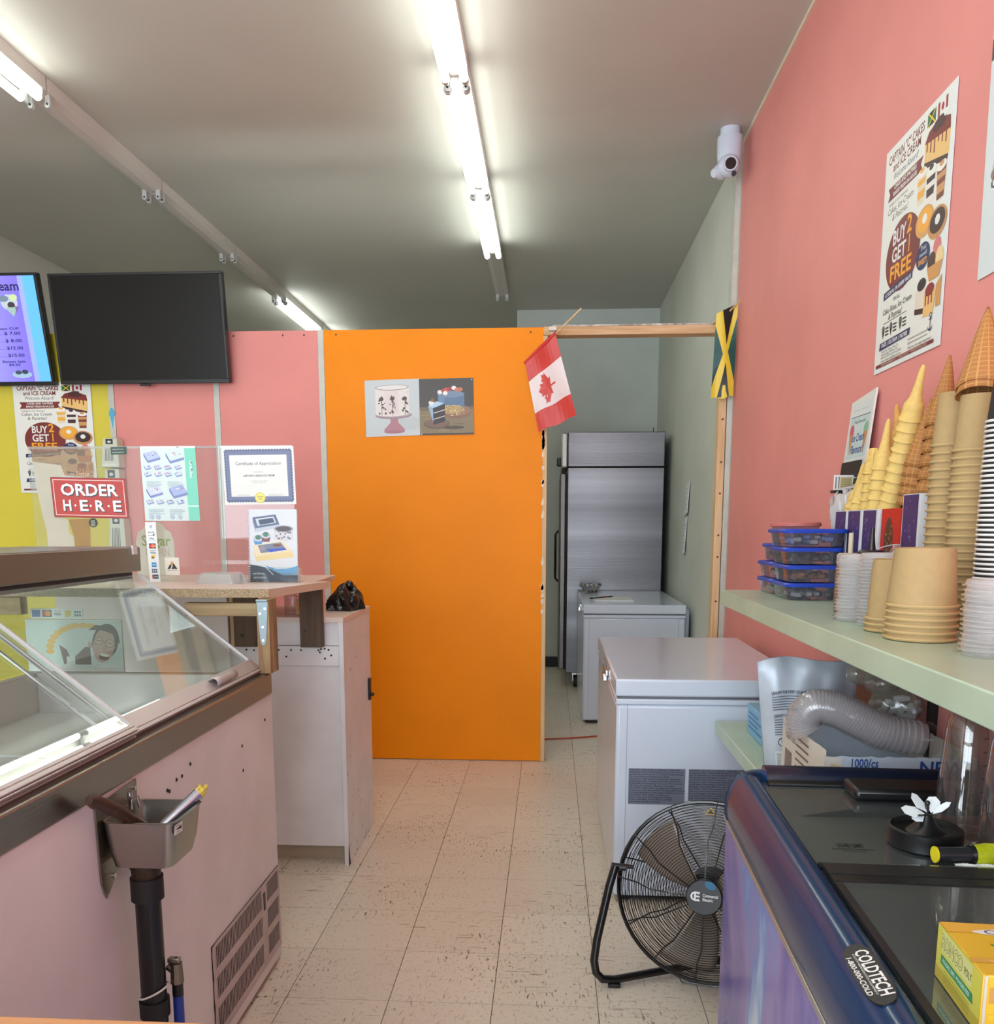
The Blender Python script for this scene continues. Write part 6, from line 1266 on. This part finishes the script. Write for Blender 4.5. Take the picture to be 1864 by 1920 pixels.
for k in range(NB):
    a = 0.10 + 0.84 * k / NB; c_ = cr(a); d = (cr(a + 0.02) - cr(a - 0.02)).normalized(); q = Vector((0, 0, 1)).rotation_difference(d).to_euler()
    if cp is None:
        mb = MB(); mb.lathe([(0.041, -0.004), (0.0432, -0.002), (0.0432, 0.001), (0.041, 0.002), (0.0395, 0.014)], 28); cp = mb.build('cup', m_pc, t, loc=(0, 0, 0)) if False else None
        me_o = MB(); me_o.lathe([(0.041, -0.004), (0.0432, -0.002), (0.0432, 0.001), (0.041, 0.002), (0.0395, 0.014)], 28); cp = me_o.build('cup', m_pc); cp.parent = t; o = cp
    else: o = cp.copy(); COL.objects.link(o)
    o.location = c_ - t.location; o.rotation_euler = q
pts = [cr(k / 24) for k in range(25)]; rs = [0.020, 0.036, 0.043] + [0.0455 + 0.002 * math.sin(k * 1.7) for k in range(20)] + [0.043, 0.03]
MB().tube(pts, rs, 26).build('sleeve_film', glassmat('thin_film', (252, 250, 250), 0.5, 0.0, 0.12), t)
MB().tube([(0.628, 2.165, 0.90), (0.612, 2.16, 0.925), (0.603, 2.155, 0.94)], [0.018, 0.014, 0.016], 12).build('film_tail', m_clr2, t)
# knotted clear bag of white cutlery
t = thing('clear_bag', 'knotted clear plastic bag with white pieces lying behind the cup sleeve', 'bag', (0.885, 2.27, 0.87))
random.seed(17)
def blob(c, r, sx, sy, sz, ph):
    def f(u, v):
        a = u * 2 * PI; b = v * PI; k = 1 + 0.10 * math.sin(a * 4 + ph) * math.sin(b) + 0.06 * math.sin(a * 9 + b * 5 + ph)
        return (c[0] + r * sx * k * math.sin(b) * math.cos(a), c[1] + r * sy * k * math.sin(b) * math.sin(a), c[2] - r * sz * k * math.cos(b))
    return f
m_crink = glassmat('crinkled_film', (236, 238, 232), 1.3, 0.22, 0.06, (214, 216, 204))
mb = MB(); mb.grid(blob((0.895, 2.285, 0.915), 0.055, 1.25, 0.95, 0.95, 0.3), 34, 16); mb.build('film', m_crink, t)
MB().grid(blob((0.858, 2.29, 0.973), 0.035, 1.2, 0.9, 0.8, 2.0), 26, 12).build('film_neck', m_crink, t)
MB().grid(blob((0.805, 2.30, 0.995), 0.030, 1.2, 0.8, 0.9, 4.0), 26, 12).build('film_tail', m_crink, t)
for k in range(16):
    c_ = Vector((0.90 + random.gauss(0, 0.022), 2.275 + random.gauss(0, 0.015), 0.905 + random.gauss(0, 0.013))); d = Vector((random.gauss(0, 1), random.gauss(0, 0.5), random.gauss(0, 0.5))).normalized()
    MB().tube([c_ - d * 0.02, c_, c_ + d * 0.02], [0.005, 0.009, 0.006], 8).build('white_piece', M('white_pieces', (196, 198, 204), 0.5), t)
t = thing('carton', 'brown carton deep on the lower shelf behind the clear bag', 'box', (0.9, 2.5, ZL))
B(0.885, 2.42, ZL, 0.975, 2.62, 0.955).build('body', M('brown_carton', (150, 92, 62), 0.7, var=0.1), t, bevel=0.002)

# ================================================================== NAVY CHEST DISPLAY FREEZER (right foreground)
FL = Vector((0.372, 1.80, 0)); FR = R(-2.2)
fz = thing('display_freezer', 'navy blue glass topped chest freezer with a purple sky print on its side', 'freezer', FL, FR)
def lb(mb): mb.v = [(x + FL.x, y + FL.y, z + FL.z) for x, y, z in mb.v]; return mb
m_navy = M('navy_glossy_plastic', (10, 50, 88), 0.2, coat=0.1); m_navyd = M('navy_dark_trim', (12, 20, 44), 0.3, coat=0.3)
def skymat():
    m = bpy.data.materials.new('purple_sky_print'); m.use_nodes = True; nt = m.node_tree; b = nt.nodes['Principled BSDF']; b.inputs['Roughness'].default_value = 0.22
    tc = nt.nodes.new('ShaderNodeTexCoord'); mp = nt.nodes.new('ShaderNodeMapping'); mp.inputs['Scale'].default_value = (1, 2.1, 1.2); mp.inputs['Rotation'].default_value = (0.5, 0, 0); nt.links.new(tc.outputs['Object'], mp.inputs[0])
    n = nt.nodes.new('ShaderNodeTexNoise'); n.inputs['Scale'].default_value = 1.0; n.inputs['Detail'].default_value = 4; n.inputs['Distortion'].default_value = 0.9; nt.links.new(mp.outputs[0], n.inputs[0])
    cr_ = nt.nodes.new('ShaderNodeValToRGB'); e = cr_.color_ramp.elements; e[0].position = 0.30; e[0].color = L((54, 64, 146)); e[1].position = 0.70; e[1].color = L((246, 240, 214))
    for pz_, c in ((0.40, (96, 88, 170)), (0.49, (140, 124, 188)), (0.56, (106, 136, 206)), (0.615, (170, 196, 230))): k = e.new(pz_); k.color = L(c)
    nt.links.new(n.outputs[0], cr_.inputs[0]); nt.links.new(cr_.outputs[0], b.inputs['Base Color']); return m
LN = -1.62; WD = 0.585
mb = MB(); mb.box(0.006, LN, 0.03, WD, 0, 0.10); mb.box(0.006, LN, 0.10, 0.05, 0, 0.80); mb.box(WD - 0.045, LN, 0.10, WD, 0, 0.80); mb.box(0.05, LN, 0.10, WD - 0.045, LN + 0.05, 0.80); mb.box(0.05, -0.05, 0.10, WD - 0.045, 0, 0.80)
lb(mb).build('body', M('grey_white_body', (196, 198, 206), 0.35), fz)
lb(MB().box(0.0, LN + 0.01, 0.06, 0.005, -0.004, 0.800)).build('side_print', skymat(), fz, bevel=0.002)
lb(MB().box(0.052, LN + 0.052, 0.12, WD - 0.047, -0.052, 0.14).box(0.052, LN + 0.052, 0.14, 0.06, -0.052, 0.80).box(WD - 0.055, LN + 0.052, 0.14, WD - 0.047, -0.052, 0.80).box(0.06, -0.06, 0.14, WD - 0.055, -0.052, 0.80)).build('liner', M('dim_grey_liner', (150, 152, 152), 0.5), fz)
for i in range(3): lb(MB().box(0.07, -0.10 - i * 0.5 - 0.44, 0.55, WD - 0.065, -0.10 - i * 0.5, 0.62)).build('stock_cover', M('dark_stock', (140, 142, 140), 0.5, var=0.15, vs_=8), fz, bevel=0.006)
m_greyglass = glassmat('grey_reflection_glass', (205, 210, 208), 2.0, 0.34, 0.02, (150, 156, 158), 1.55)  # grey mixed into the glass stands in for the reflected ceiling
prof = [(0.004, 0.786), (-0.008, 0.790), (-0.0115, 0.800), (-0.0125, 0.818), (-0.010, 0.840), (-0.004, 0.859), (0.006, 0.875), (0.018, 0.884), (0.032, 0.886), (0.044, 0.882), (0.052, 0.872), (0.054, 0.860), (0.054, 0.800)]
def railprof(pr, y0, y1): return MB().prism(pr, y0, y1, lambda u, v, a: (u, a, v))
lb(railprof(prof, LN, -0.072)).build('side_rail', m_navy, fz, ang=50)
# rounded corner cap
def cap(u, v):
    a = v * PI / 2; i = min(int(u * 12 + 1e-6), 12); f = u * 12 - i; p0 = prof[i]; p1 = prof[min(i + 1, 12)]; x = p0[0] * (1 - f) + p1[0] * f; z = p0[1] * (1 - f) + p1[1] * f
    r = 0.070 - x; return (0.070 - r * math.cos(a), -0.070 + 0.8 * r * math.sin(a), z)
lb(MB().grid(cap, 12, 10)).build('corner_cap', m_navy, fz, ang=50)
lb(MB().tube([(x - 0.0012 if k < 6 else x, -0.072, z + (0.001 if k > 5 else 0)) for k, (x, z) in enumerate(prof[:11])], 0.0022, 6)).build('seam', m_navyd, fz)
lb(MB().prism([(0.010, 0.80), (0.010, 0.872), (0.0, 0.885), (-0.025, 0.885), (-0.036, 0.872), (-0.036, 0.80)], 0.07, WD + 0.01, lambda u, v, a: (a, u, v))).build('rear_rail', m_navyd, fz, ang=50)
lb(MB().box(0.064, -0.085, 0.80, WD - 0.03, -0.037, 0.856)).build('inner_track', m_black, fz, bevel=0.004)
lb(MB().box(WD - 0.03, LN, 0.80, WD + 0.012, -0.05, 0.884)).build('side_rail', m_navy, fz, bevel=0.012)
lb(MB().box(0.0, LN - 0.02, 0.75, WD + 0.01, LN + 0.02, 0.884)).build('front_rail', m_navy, fz, bevel=0.015)
lb(MB().box(-0.0105, LN, 0.778, 0.004, -0.03, 0.787)).build('lower_lip', M('silver_lip', (176, 172, 166), 0.3, 0.6), fz, bevel=0.003)
f1 = lb(MB().box(0.055, -0.520, 0.860, WD - 0.032, -0.06, 0.866)).build('glass_lid', m_greyglass, fz, smooth=False)
lb(MB().box(0.055, -0.520, 0.8665, WD - 0.032, -0.500, 0.871)).build('lid_frame', m_black, f1, bevel=0.001); lb(MB().box(0.066, -0.086, 0.8665, WD - 0.032, -0.06, 0.871)).build('lid_frame', m_black, f1, bevel=0.001)
lb(MB().box(0.205, -0.175, 0.8665, 0.45, -0.090, 0.890)).build('handle', m_black, f1, bevel=0.008)
f2 = lb(MB().box(0.055, LN + 0.03, 0.872, WD - 0.032, -0.512, 0.877)).build('glass_lid', m_greyglass, fz, smooth=False)
lb(MB().box(0.055, -0.562, 0.8772, WD - 0.032, -0.522, 0.879)).build('lid_frame', M('dotted_black_frame', (30, 30, 32), 0.5, var=0.4, vs_=400), f2)
lb(MB().box(0.055, -0.590, 0.8772, WD - 0.032, -0.566, 0.8785)).build('lid_seal', m_black, f2)
lb(MB().box(0.055, LN + 0.04, 0.8772, 0.066, -0.595, 0.8782)).build('dotted_edge', MATS['dotted_black_frame'], f2)
p = Print(); p.text('LOAD LIMIT', 0.5, 0.20, 0.16, (30, 30, 30), 1, 'C', w=0.9); p.rect(-0.2, 0.10, 1.2, 0.12, (40, 40, 40)); p.text('do not load above this line', 0.5, 0.0, 0.07, (40, 40, 40), 0, 'C', w=0.8)
p.build('load_limit_print', plane(Vector((0.478, 1.362, 0.8662)), (1, 0, 0), (0, 1, 0.0), 0.046, 0.10), f1)
# badge on the rail
bo = FL + Vector((0.008, -0.805, 0.8775)); bU = Vector((0, -1, 0)); bV = Vector((0.92, 0, 0.39)).normalized(); bN = bU.cross(bV)
pts = []
for k in range(28): a = 2 * PI * k / 28; pts.append((0.06 + 0.065 * math.copysign(abs(math.cos(a)) ** 0.6, math.cos(a)), 0.012 + 0.017 * math.copysign(abs(math.sin(a)) ** 0.8, math.sin(a))))
MB().prism(pts, 0.0, 0.003, lambda u, v, c: tuple(bo + bU * u + bV * v + bN * c)).build('maker_badge', m_black, fz, smooth=False)
p = Print(); p.text('COLDTECH', 0.06, 0.010, 0.0145, WHT, 1, 'C', w=0.10, shear=0.2); p.text('CUSTOM REFRIGERATION EQUIPMENT', 0.06, 0.0065, 0.0022, WHT, 0, 'C', w=0.09); p.text('1-800-000-COLD', 0.06, -0.002, 0.0058, WHT, 1, 'C', w=0.085, shear=0.2); p.build('badge_print', plane(bo + bN * 0.003, bU, bV), fz)

# goods on the freezer lids
ZG = 0.8665
def jar(x, y, label):
    t = thing('blender_jar', label, 'jar', (x, y, ZG)); z = ZG + 0.0005
    mb = MB(); mb.lathe([(0.047, 0.0), (0.0475, 0.012), (0.043, 0.014), (0.041, 0.03), (0.038, 0.10), (0.033, 0.175), (0.029, 0.20), (0.018, 0.212), (0.001, 0.214)], 36, (x, y, z)); mb.build('jar', glassmat('clear_jar', (232, 230, 226), 1.6, 0.05, wcol=(200, 200, 200)), t)
    mb = MB(); mb.lathe([(0.0445, 0.001), (0.038, 0.03), (0.035, 0.10), (0.030, 0.175), (0.020, 0.202)], 36, (x, y, z)); mb.build('inner_wall', MATS['clear_jar'], t)
    mb = MB()
    for k in range(4): a = -2.2 + k * PI / 2; mb.tube([(x + r_ * math.cos(a), y + r_ * math.sin(a), z + h_) for r_, h_ in ((0.0425, 0.016), (0.0385, 0.10), (0.0335, 0.175), (0.029, 0.20))], 0.0018, 6)
    tag(mb.build('ribs', MATS['clear_jar'], t), None, None, kind='stuff')
    p = Print()
    for k in range(7): p.rect(0.2, 0.02 + k * 0.022, 0.2 + (0.32 if k % 2 else 0.5), 0.0218 + k * 0.022, (60, 60, 64)); p.text(('OZ', 'ML')[k % 2] if k > 5 else str(100 * (k + 1)), 0.75, 0.0185 + k * 0.022, 0.007, (60, 60, 64), 1)
    a0 = -1.45
    p.build('scale_marks', lambda u, v, l: Vector((x + (0.0425 - 0.045 * v) * math.cos(a0 + u * 0.6), y + (0.0425 - 0.045 * v) * math.sin(a0 + u * 0.6), z + 0.014 + v)), t); return t
jar(0.692, 1.462, 'clear blender jar upside down on the freezer lid, the farther one')
jar(0.712, 1.352, 'clear blender jar upside down at the right edge of the photo')
t = thing('blade_base', 'round black blender blade base lying on the freezer glass', 'blender part', (0.604, 1.392, ZG)); c_ = (0.604, 1.392, ZG + 0.0006)
MB().lathe([(0.001, 0.0), (0.053, 0.0), (0.056, 0.003), (0.056, 0.030), (0.052, 0.032), (0.050, 0.024), (0.030, 0.024), (0.018, 0.034), (0.011, 0.046), (0.008, 0.052), (0.001, 0.052)], 40, c_).build('base', m_black, t)
for k, (a, tl) in enumerate(((2.3, 0.55), (0.7, 0.75), (-0.6, 0.25), (3.9, 0.1))):
    d = Vector((math.cos(a) * math.cos(tl), math.sin(a) * math.cos(tl), math.sin(tl))); s_ = Vector((-math.sin(a), math.cos(a), 0)); o_ = Vector(c_) + Vector((0, 0, 0.052)); 
    MB().prism([(0, -0.005), (0.022, -0.004), (0.030, 0.0), (0.022, 0.003), (0, 0.005)], -0.0006, 0.0006, lambda u, v, q: tuple(o_ + d * u + s_ * v + Vector((0, 0, q)))).build('blade', M('dark_blade', (60, 58, 54), 0.3, 0.8), t, smooth=False)
MB().cyl(Vector(c_) + Vector((0, 0, 0.05)), Vector(c_) + Vector((0, 0, 0.068)), 0.0045, 0.003, 10).sphere(Vector(c_) + Vector((0, 0, 0.070)), 0.0045, 10).build('spindle', m_black, t)
t = thing('torn_lid', 'torn white plastic petals caught on the blender blades', 'scrap', (0.575, 1.40, 0.92)); m_pet = M('white_petals', (226, 230, 230), 0.5)
for a, ln, w_, tl in ((2.75, 0.036, 0.013, 0.15), (2.2, 0.036, 0.010, 0.65), (1.2, 0.030, 0.012, 0.5), (0.15, 0.034, 0.006, 0.55), (3.4, 0.022, 0.009, -0.2)):
    d = Vector((math.cos(a) * math.cos(tl), math.sin(a) * 0.5 * math.cos(tl), math.sin(tl))).normalized(); s_ = Vector((0.1, -0.5, 1)).cross(d).normalized(); o_ = Vector(c_) + Vector((0.0, -0.008, 0.052)) + d * 0.006
    MB().prism([(0, -0.2 * w_), (ln * 0.4, -w_), (ln * 0.8, -w_ * 0.8), (ln, -w_ * 0.1), (ln * 0.85, w_ * 0.7), (ln * 0.4, w_)], -0.0005, 0.0005, lambda u, v, q: tuple(o_ + d * u + s_ * v + d.cross(s_) * (q + 0.06 * u * u / ln))).build('petal', m_pet, t, smooth=False)
t = thing('cutter', 'dark grey cylindrical tool with a yellow end and a yellow green body', 'tool', (0.62, 1.302, ZG))
tx = Vector((1, 0.06, 0.0)).normalized(); o_ = Vector((0.585, 1.306, ZG + 0.0175))
MB().cyl(o_, o_ + tx * 0.052, 0.0115, 0.0115, 18).build('shaft', M('dark_shaft', (56, 58, 62), 0.3, 0.5), t)
MB().cyl(o_ - tx * 0.0025, o_, 0.0125, 0.0122, 18).build('yellow_end', M('bright_yellow', (238, 220, 30), 0.5), t)
MB().cyl(o_ + tx * 0.050, o_ + tx * 0.056, 0.0135, 0.015, 18).build('collar', m_black, t)
MB().tube([o_ + tx * 0.056, o_ + tx * 0.075, o_ + tx * 0.11 + Vector((0, 0, -0.001)), o_ + tx * 0.15 + Vector((0, 0, -0.003))], [0.0145, 0.017, 0.0165, 0.012], 18).build('body', M('yellow_green_body', (206, 214, 30), 0.4, var=0.25, vs_=40), t)
tag(MB().grid(lambda u, v: (0.610 + 0.06 * u, 1.282 + 0.018 * v, ZG + 0.0058 + 0.0035 * math.sin(u * 13 + v * 7) * math.sin(v * PI)), 18, 8).build('tissue', M('white_tissue', (226, 226, 222), 0.8), solid=0.001), 'scrap of white tissue under the yellow tool', 'tissue')
# yellow glove box
GB = Vector((0.426, 0.830, 0.8785)); gb = thing('glove_box', 'yellow box of disposable gloves at the lower right corner of the photo', 'box', GB, R(-4))
def g_(mb): mb.v = [(x + GB.x, y + GB.y, z + GB.z) for x, y, z in mb.v]; return mb
g_(MB().box(0, 0, 0, 0.24, 0.118, 0.062)).build('carton', M('glove_box_yellow', (226, 180, 48), 0.4, var=0.05), gb, bevel=0.0015)
g_(MB().box(0.0015, -0.0012, 0.0, 0.0045, 0.0, 0.062)).build('flap_edge', M('card_edge', (196, 180, 160), 0.7), gb)
p = Print(); YL = (212, 204, 84); p.rect(0, 0, 1, 0.525, YL); p.rect(0, 0, 1, 0.12, (196, 176, 60)); p.rect(0.12, 0.30, 0.80, 0.50, (214, 214, 140))
for d_, c in ((0.006, (84, 84, 44)), (0, (214, 212, 130))):
    for sx, sz in (((-1, 0), (1, 0), (0, 1), (0, -1)) if d_ else ((0, 0),)): p.text('RONCO', 0.10 + sx * d_, 0.335 + sz * d_, 0.13, c, 1, w=0.50)
p.text('POLY', 0.64, 0.35, 0.07, (120, 110, 60), 1, w=0.16); p.poly([(0.12, 0.18), (0.86, 0.18), (0.84, 0.27), (0.12, 0.27)], (60, 140, 96)); p.text('POUDRE LIBRE - POWDER FREE', 0.16, 0.205, 0.04, (200, 224, 200), 1, w=0.62); [p.rect(0.2, 0.05 + k * 0.03, 0.8, 0.058 + k * 0.03, (150, 140, 60)) for k in range(4)]
q_ = plane((GB.x - 0.0003, GB.y + 0.118, GB.z), (0, -1, 0), (0, 0, 1), 0.118, 0.118); p.build('side_print', q_, gb)
p = Print(); p.rect(0.0, 0.80, 1.9, 1, (222, 168, 60)); p.rect(0, 0.22, 2.03, 0.30, (206, 158, 70)); p.rect(0.15, 0.25, 2.0, 0.265, (230, 190, 140))
p.ell(0.62, 0.82, 0.40, 0.07, (226, 220, 214), 24); p.text('RONCO', 0.92, 0.865, 0.085, (90, 90, 120), 1, w=0.6, rot=PI); p.poly([(0.28, 0.58), (1.3, 0.58), (1.3, 0.40), (0.36, 0.40)], (60, 140, 96)); [p.rect(0.5, 0.43 + k * 0.05, 1.2, 0.45 + k * 0.05, (200, 226, 206)) for k in range(3)]
p.build('top_print', plane((GB.x, GB.y, GB.z + 0.0622), (1, 0, 0), (0, 1, 0), 0.118, 0.118), gb)
p = Print(); p.rect(0.06, 0.28, 1, 0.42, (190, 140, 70)); p.frame(0.14, 0.30, 0.5, 0.48, 0.012, (110, 60, 40)); p.rect(0.152, 0.312, 0.488, 0.468, (226, 206, 190)); p.text('Pour', 0.12, 0.20, 0.05, WHT, 0); p.text('Powder', 0.12, 0.10, 0.05, WHT, 0); p.rect(0.06, 0.14, 1, 0.18, (214, 180, 50))
p.build('front_print', plane((GB.x, GB.y - 0.0003, GB.z), (1, 0, 0), (0, 0, 1), 0.118, 0.118), gb)

# ================================================================== FLOOR FAN
t = thing('floor_fan', 'black wire floor fan on a tube stand in front of the white freezer', 'fan', (0.47, 2.52, 0))
C = Vector((0.474, 2.515, 0.297)); n = Vector((-0.27, -0.93, 0.20)).normalized(); rx = Vector((0, 0, 1)).cross(n).normalized() * -1; ry = n.cross(rx).normalized() * -1; RF = 0.266
def fp(r, a, d): return C + rx * (r * math.cos(a)) + ry * (r * math.sin(a)) + n * d
def dome(r, s): return (0.020 + 0.062 * (1 - (r / RF) ** 3)) if s > 0 else -(0.020 + 0.075 * (1 - (r / RF) ** 4))
MB().tube([fp(RF, k * PI / 24, 0.0) for k in range(48)], 0.0062, 8, closed=True).build('outer_ring', m_blackm, t)
for s, nm, n0 in ((1, 'front_grille', 29), (-1, 'rear_grille', 24)):
    mb = MB()
    for k in range(n0):
        r = 0.052 + (RF - 0.056) * k / (n0 - 1); mb.tube([fp(r, q * PI / 26, dome(r, s)) for q in range(52)], 0.00105, 4, closed=True)
    for q in range(12 if s > 0 else 8):
        a = q * 2 * PI / (12 if s > 0 else 8) + 0.2 * (s < 0); mb.tube([fp(r_, a + (0.0 if r_ < 0.2 else 0.06), dome(r_, s)) for r_ in (0.05, 0.10, 0.16, 0.20, 0.24, RF - 0.004)] + [fp(RF, a + 0.06, 0.004 * s)], 0.0022, 5)
    tag(mb.build(nm, m_blackm, t), None, None, kind='stuff')
hb = MB().cyl(fp(0, 0, 0.070), fp(0, 0, 0.086), 0.052, 0.049, 32).build('hub', m_black, t)
U_ = rx; V_ = ry * -1 if ry.z < 0 else ry
if U_.x < 0: U_ = U_ * -1
p = Print(); p.text('C', -0.040, -0.012, 0.026, WHT, 1); p.text('E', -0.030, -0.012, 0.026, WHT, 1); p.text('Commercial', -0.004, 0.002, 0.0085, WHT, 1, w=0.044); p.text('Electric', -0.004, -0.010, 0.0085, WHT, 1, w=0.030); p.ell(0.016, 0.036, 0.017, 0.011, (20, 110, 150), 14, rot=-0.4)
def hubfn(u, v, l): return fp(0, 0, 0.0863 + 0.00002 * l) + U_ * u + V_ * v
p.build('hub_print', hubfn, hb)
MB().cyl(fp(0, 0, -0.09), fp(0, 0, -0.005), 0.062, 0.058, 28).cyl(fp(0, 0, -0.13), fp(0, 0, -0.09), 0.045, 0.062, 28).build('motor', m_black, t)
MB().cyl(fp(0, 0, -0.006), fp(0, 0, 0.03), 0.04, 0.036, 24).build('blade_hub', m_black, t)
for k in range(3):
    def bl(u, v, k=k):
        r = 0.035 + 0.195 * v; a = k * 2 * PI / 3 + 0.5 + (u - 0.5) * (0.95 - 0.2 * v) + 0.25 * v; return tuple(fp(r, a, 0.012 + (u - 0.5) * 0.042))
    MB().grid(bl, 10, 10).build('blade', M('dark_metal_blade', (150, 138, 128), 0.4, 0.5), t, solid=0.0015)
lp = fp(RF, 0, 0)
LXs = Vector((0.204, 2.545, 0.362)); RXs = Vector((0.745, 2.665, 0.362))
tube = [LXs, Vector((0.186, 2.535, 0.30)), Vector((0.150, 2.505, 0.14)), Vector((0.142, 2.495, 0.08)), Vector((0.148, 2.488, 0.045)), Vector((0.168, 2.488, 0.024)), Vector((0.205, 2.495, 0.020)), Vector((0.40, 2.575, 0.020)), Vector((0.66, 2.685, 0.020)), Vector((0.715, 2.705, 0.024)), Vector((0.735, 2.715, 0.05)), Vector((0.742, 2.71, 0.10)), RXs]
MB().tube(tube, 0.0125, 12).build('stand', m_blackm, t)
MB().box(0.185, 2.478, 0.0, 0.222, 2.512, 0.012).build('foot', m_rubber, t, bevel=0.003); MB().box(0.66, 2.675, 0.0, 0.70, 2.705, 0.012).build('foot', m_rubber, t, bevel=0.003)
for P_, s in ((LXs, 1), (RXs, -1)):
    MB().cyl(P_ + Vector((-0.012 * s, 0, 0)), P_ + Vector((0.055 * s, 0.0, -0.004)), 0.009, 0.006, 12).build('pivot_arm', m_blackm, t); MB().cyl(P_ + Vector((0.01 * s, -0.014, 0)), P_ + Vector((0.03 * s, -0.014, 0)), 0.011, 0.011, 12).build('knob', m_black, t)
MB().tube([fp(RF, -1.9, -0.01), fp(RF + 0.03, -1.85, -0.05), fp(RF + 0.03, -1.35, -0.05), fp(RF, -1.3, -0.01)], 0.003, 8).build('carry_handle', m_blackm, t)
p = Print(); p.poly([(-0.018, 0), (0.018, 0), (0, 0.022)], (200, 160, 40)); p.poly([(-0.010, 0.003), (0.010, 0.003), (0, 0.015)], (30, 30, 30))
p.build('warning_tag', lambda u, v, l: fp(RF - 0.03, 0, 0) * 0 + C + V_ * (RF - 0.034 + v) + U_ * u + n * (0.030 + 0.00002 * l), t)
# power cable on the floor beside the navy freezer
tag(MB().tube([(0.345, 2.05, 0.004), (0.32, 1.98, 0.004), (0.325, 1.92, 0.004), (0.36, 1.90, 0.004)], 0.0035, 8).build('power_cable', m_black), 'short black cable loop on the floor by the navy freezer', 'cable')
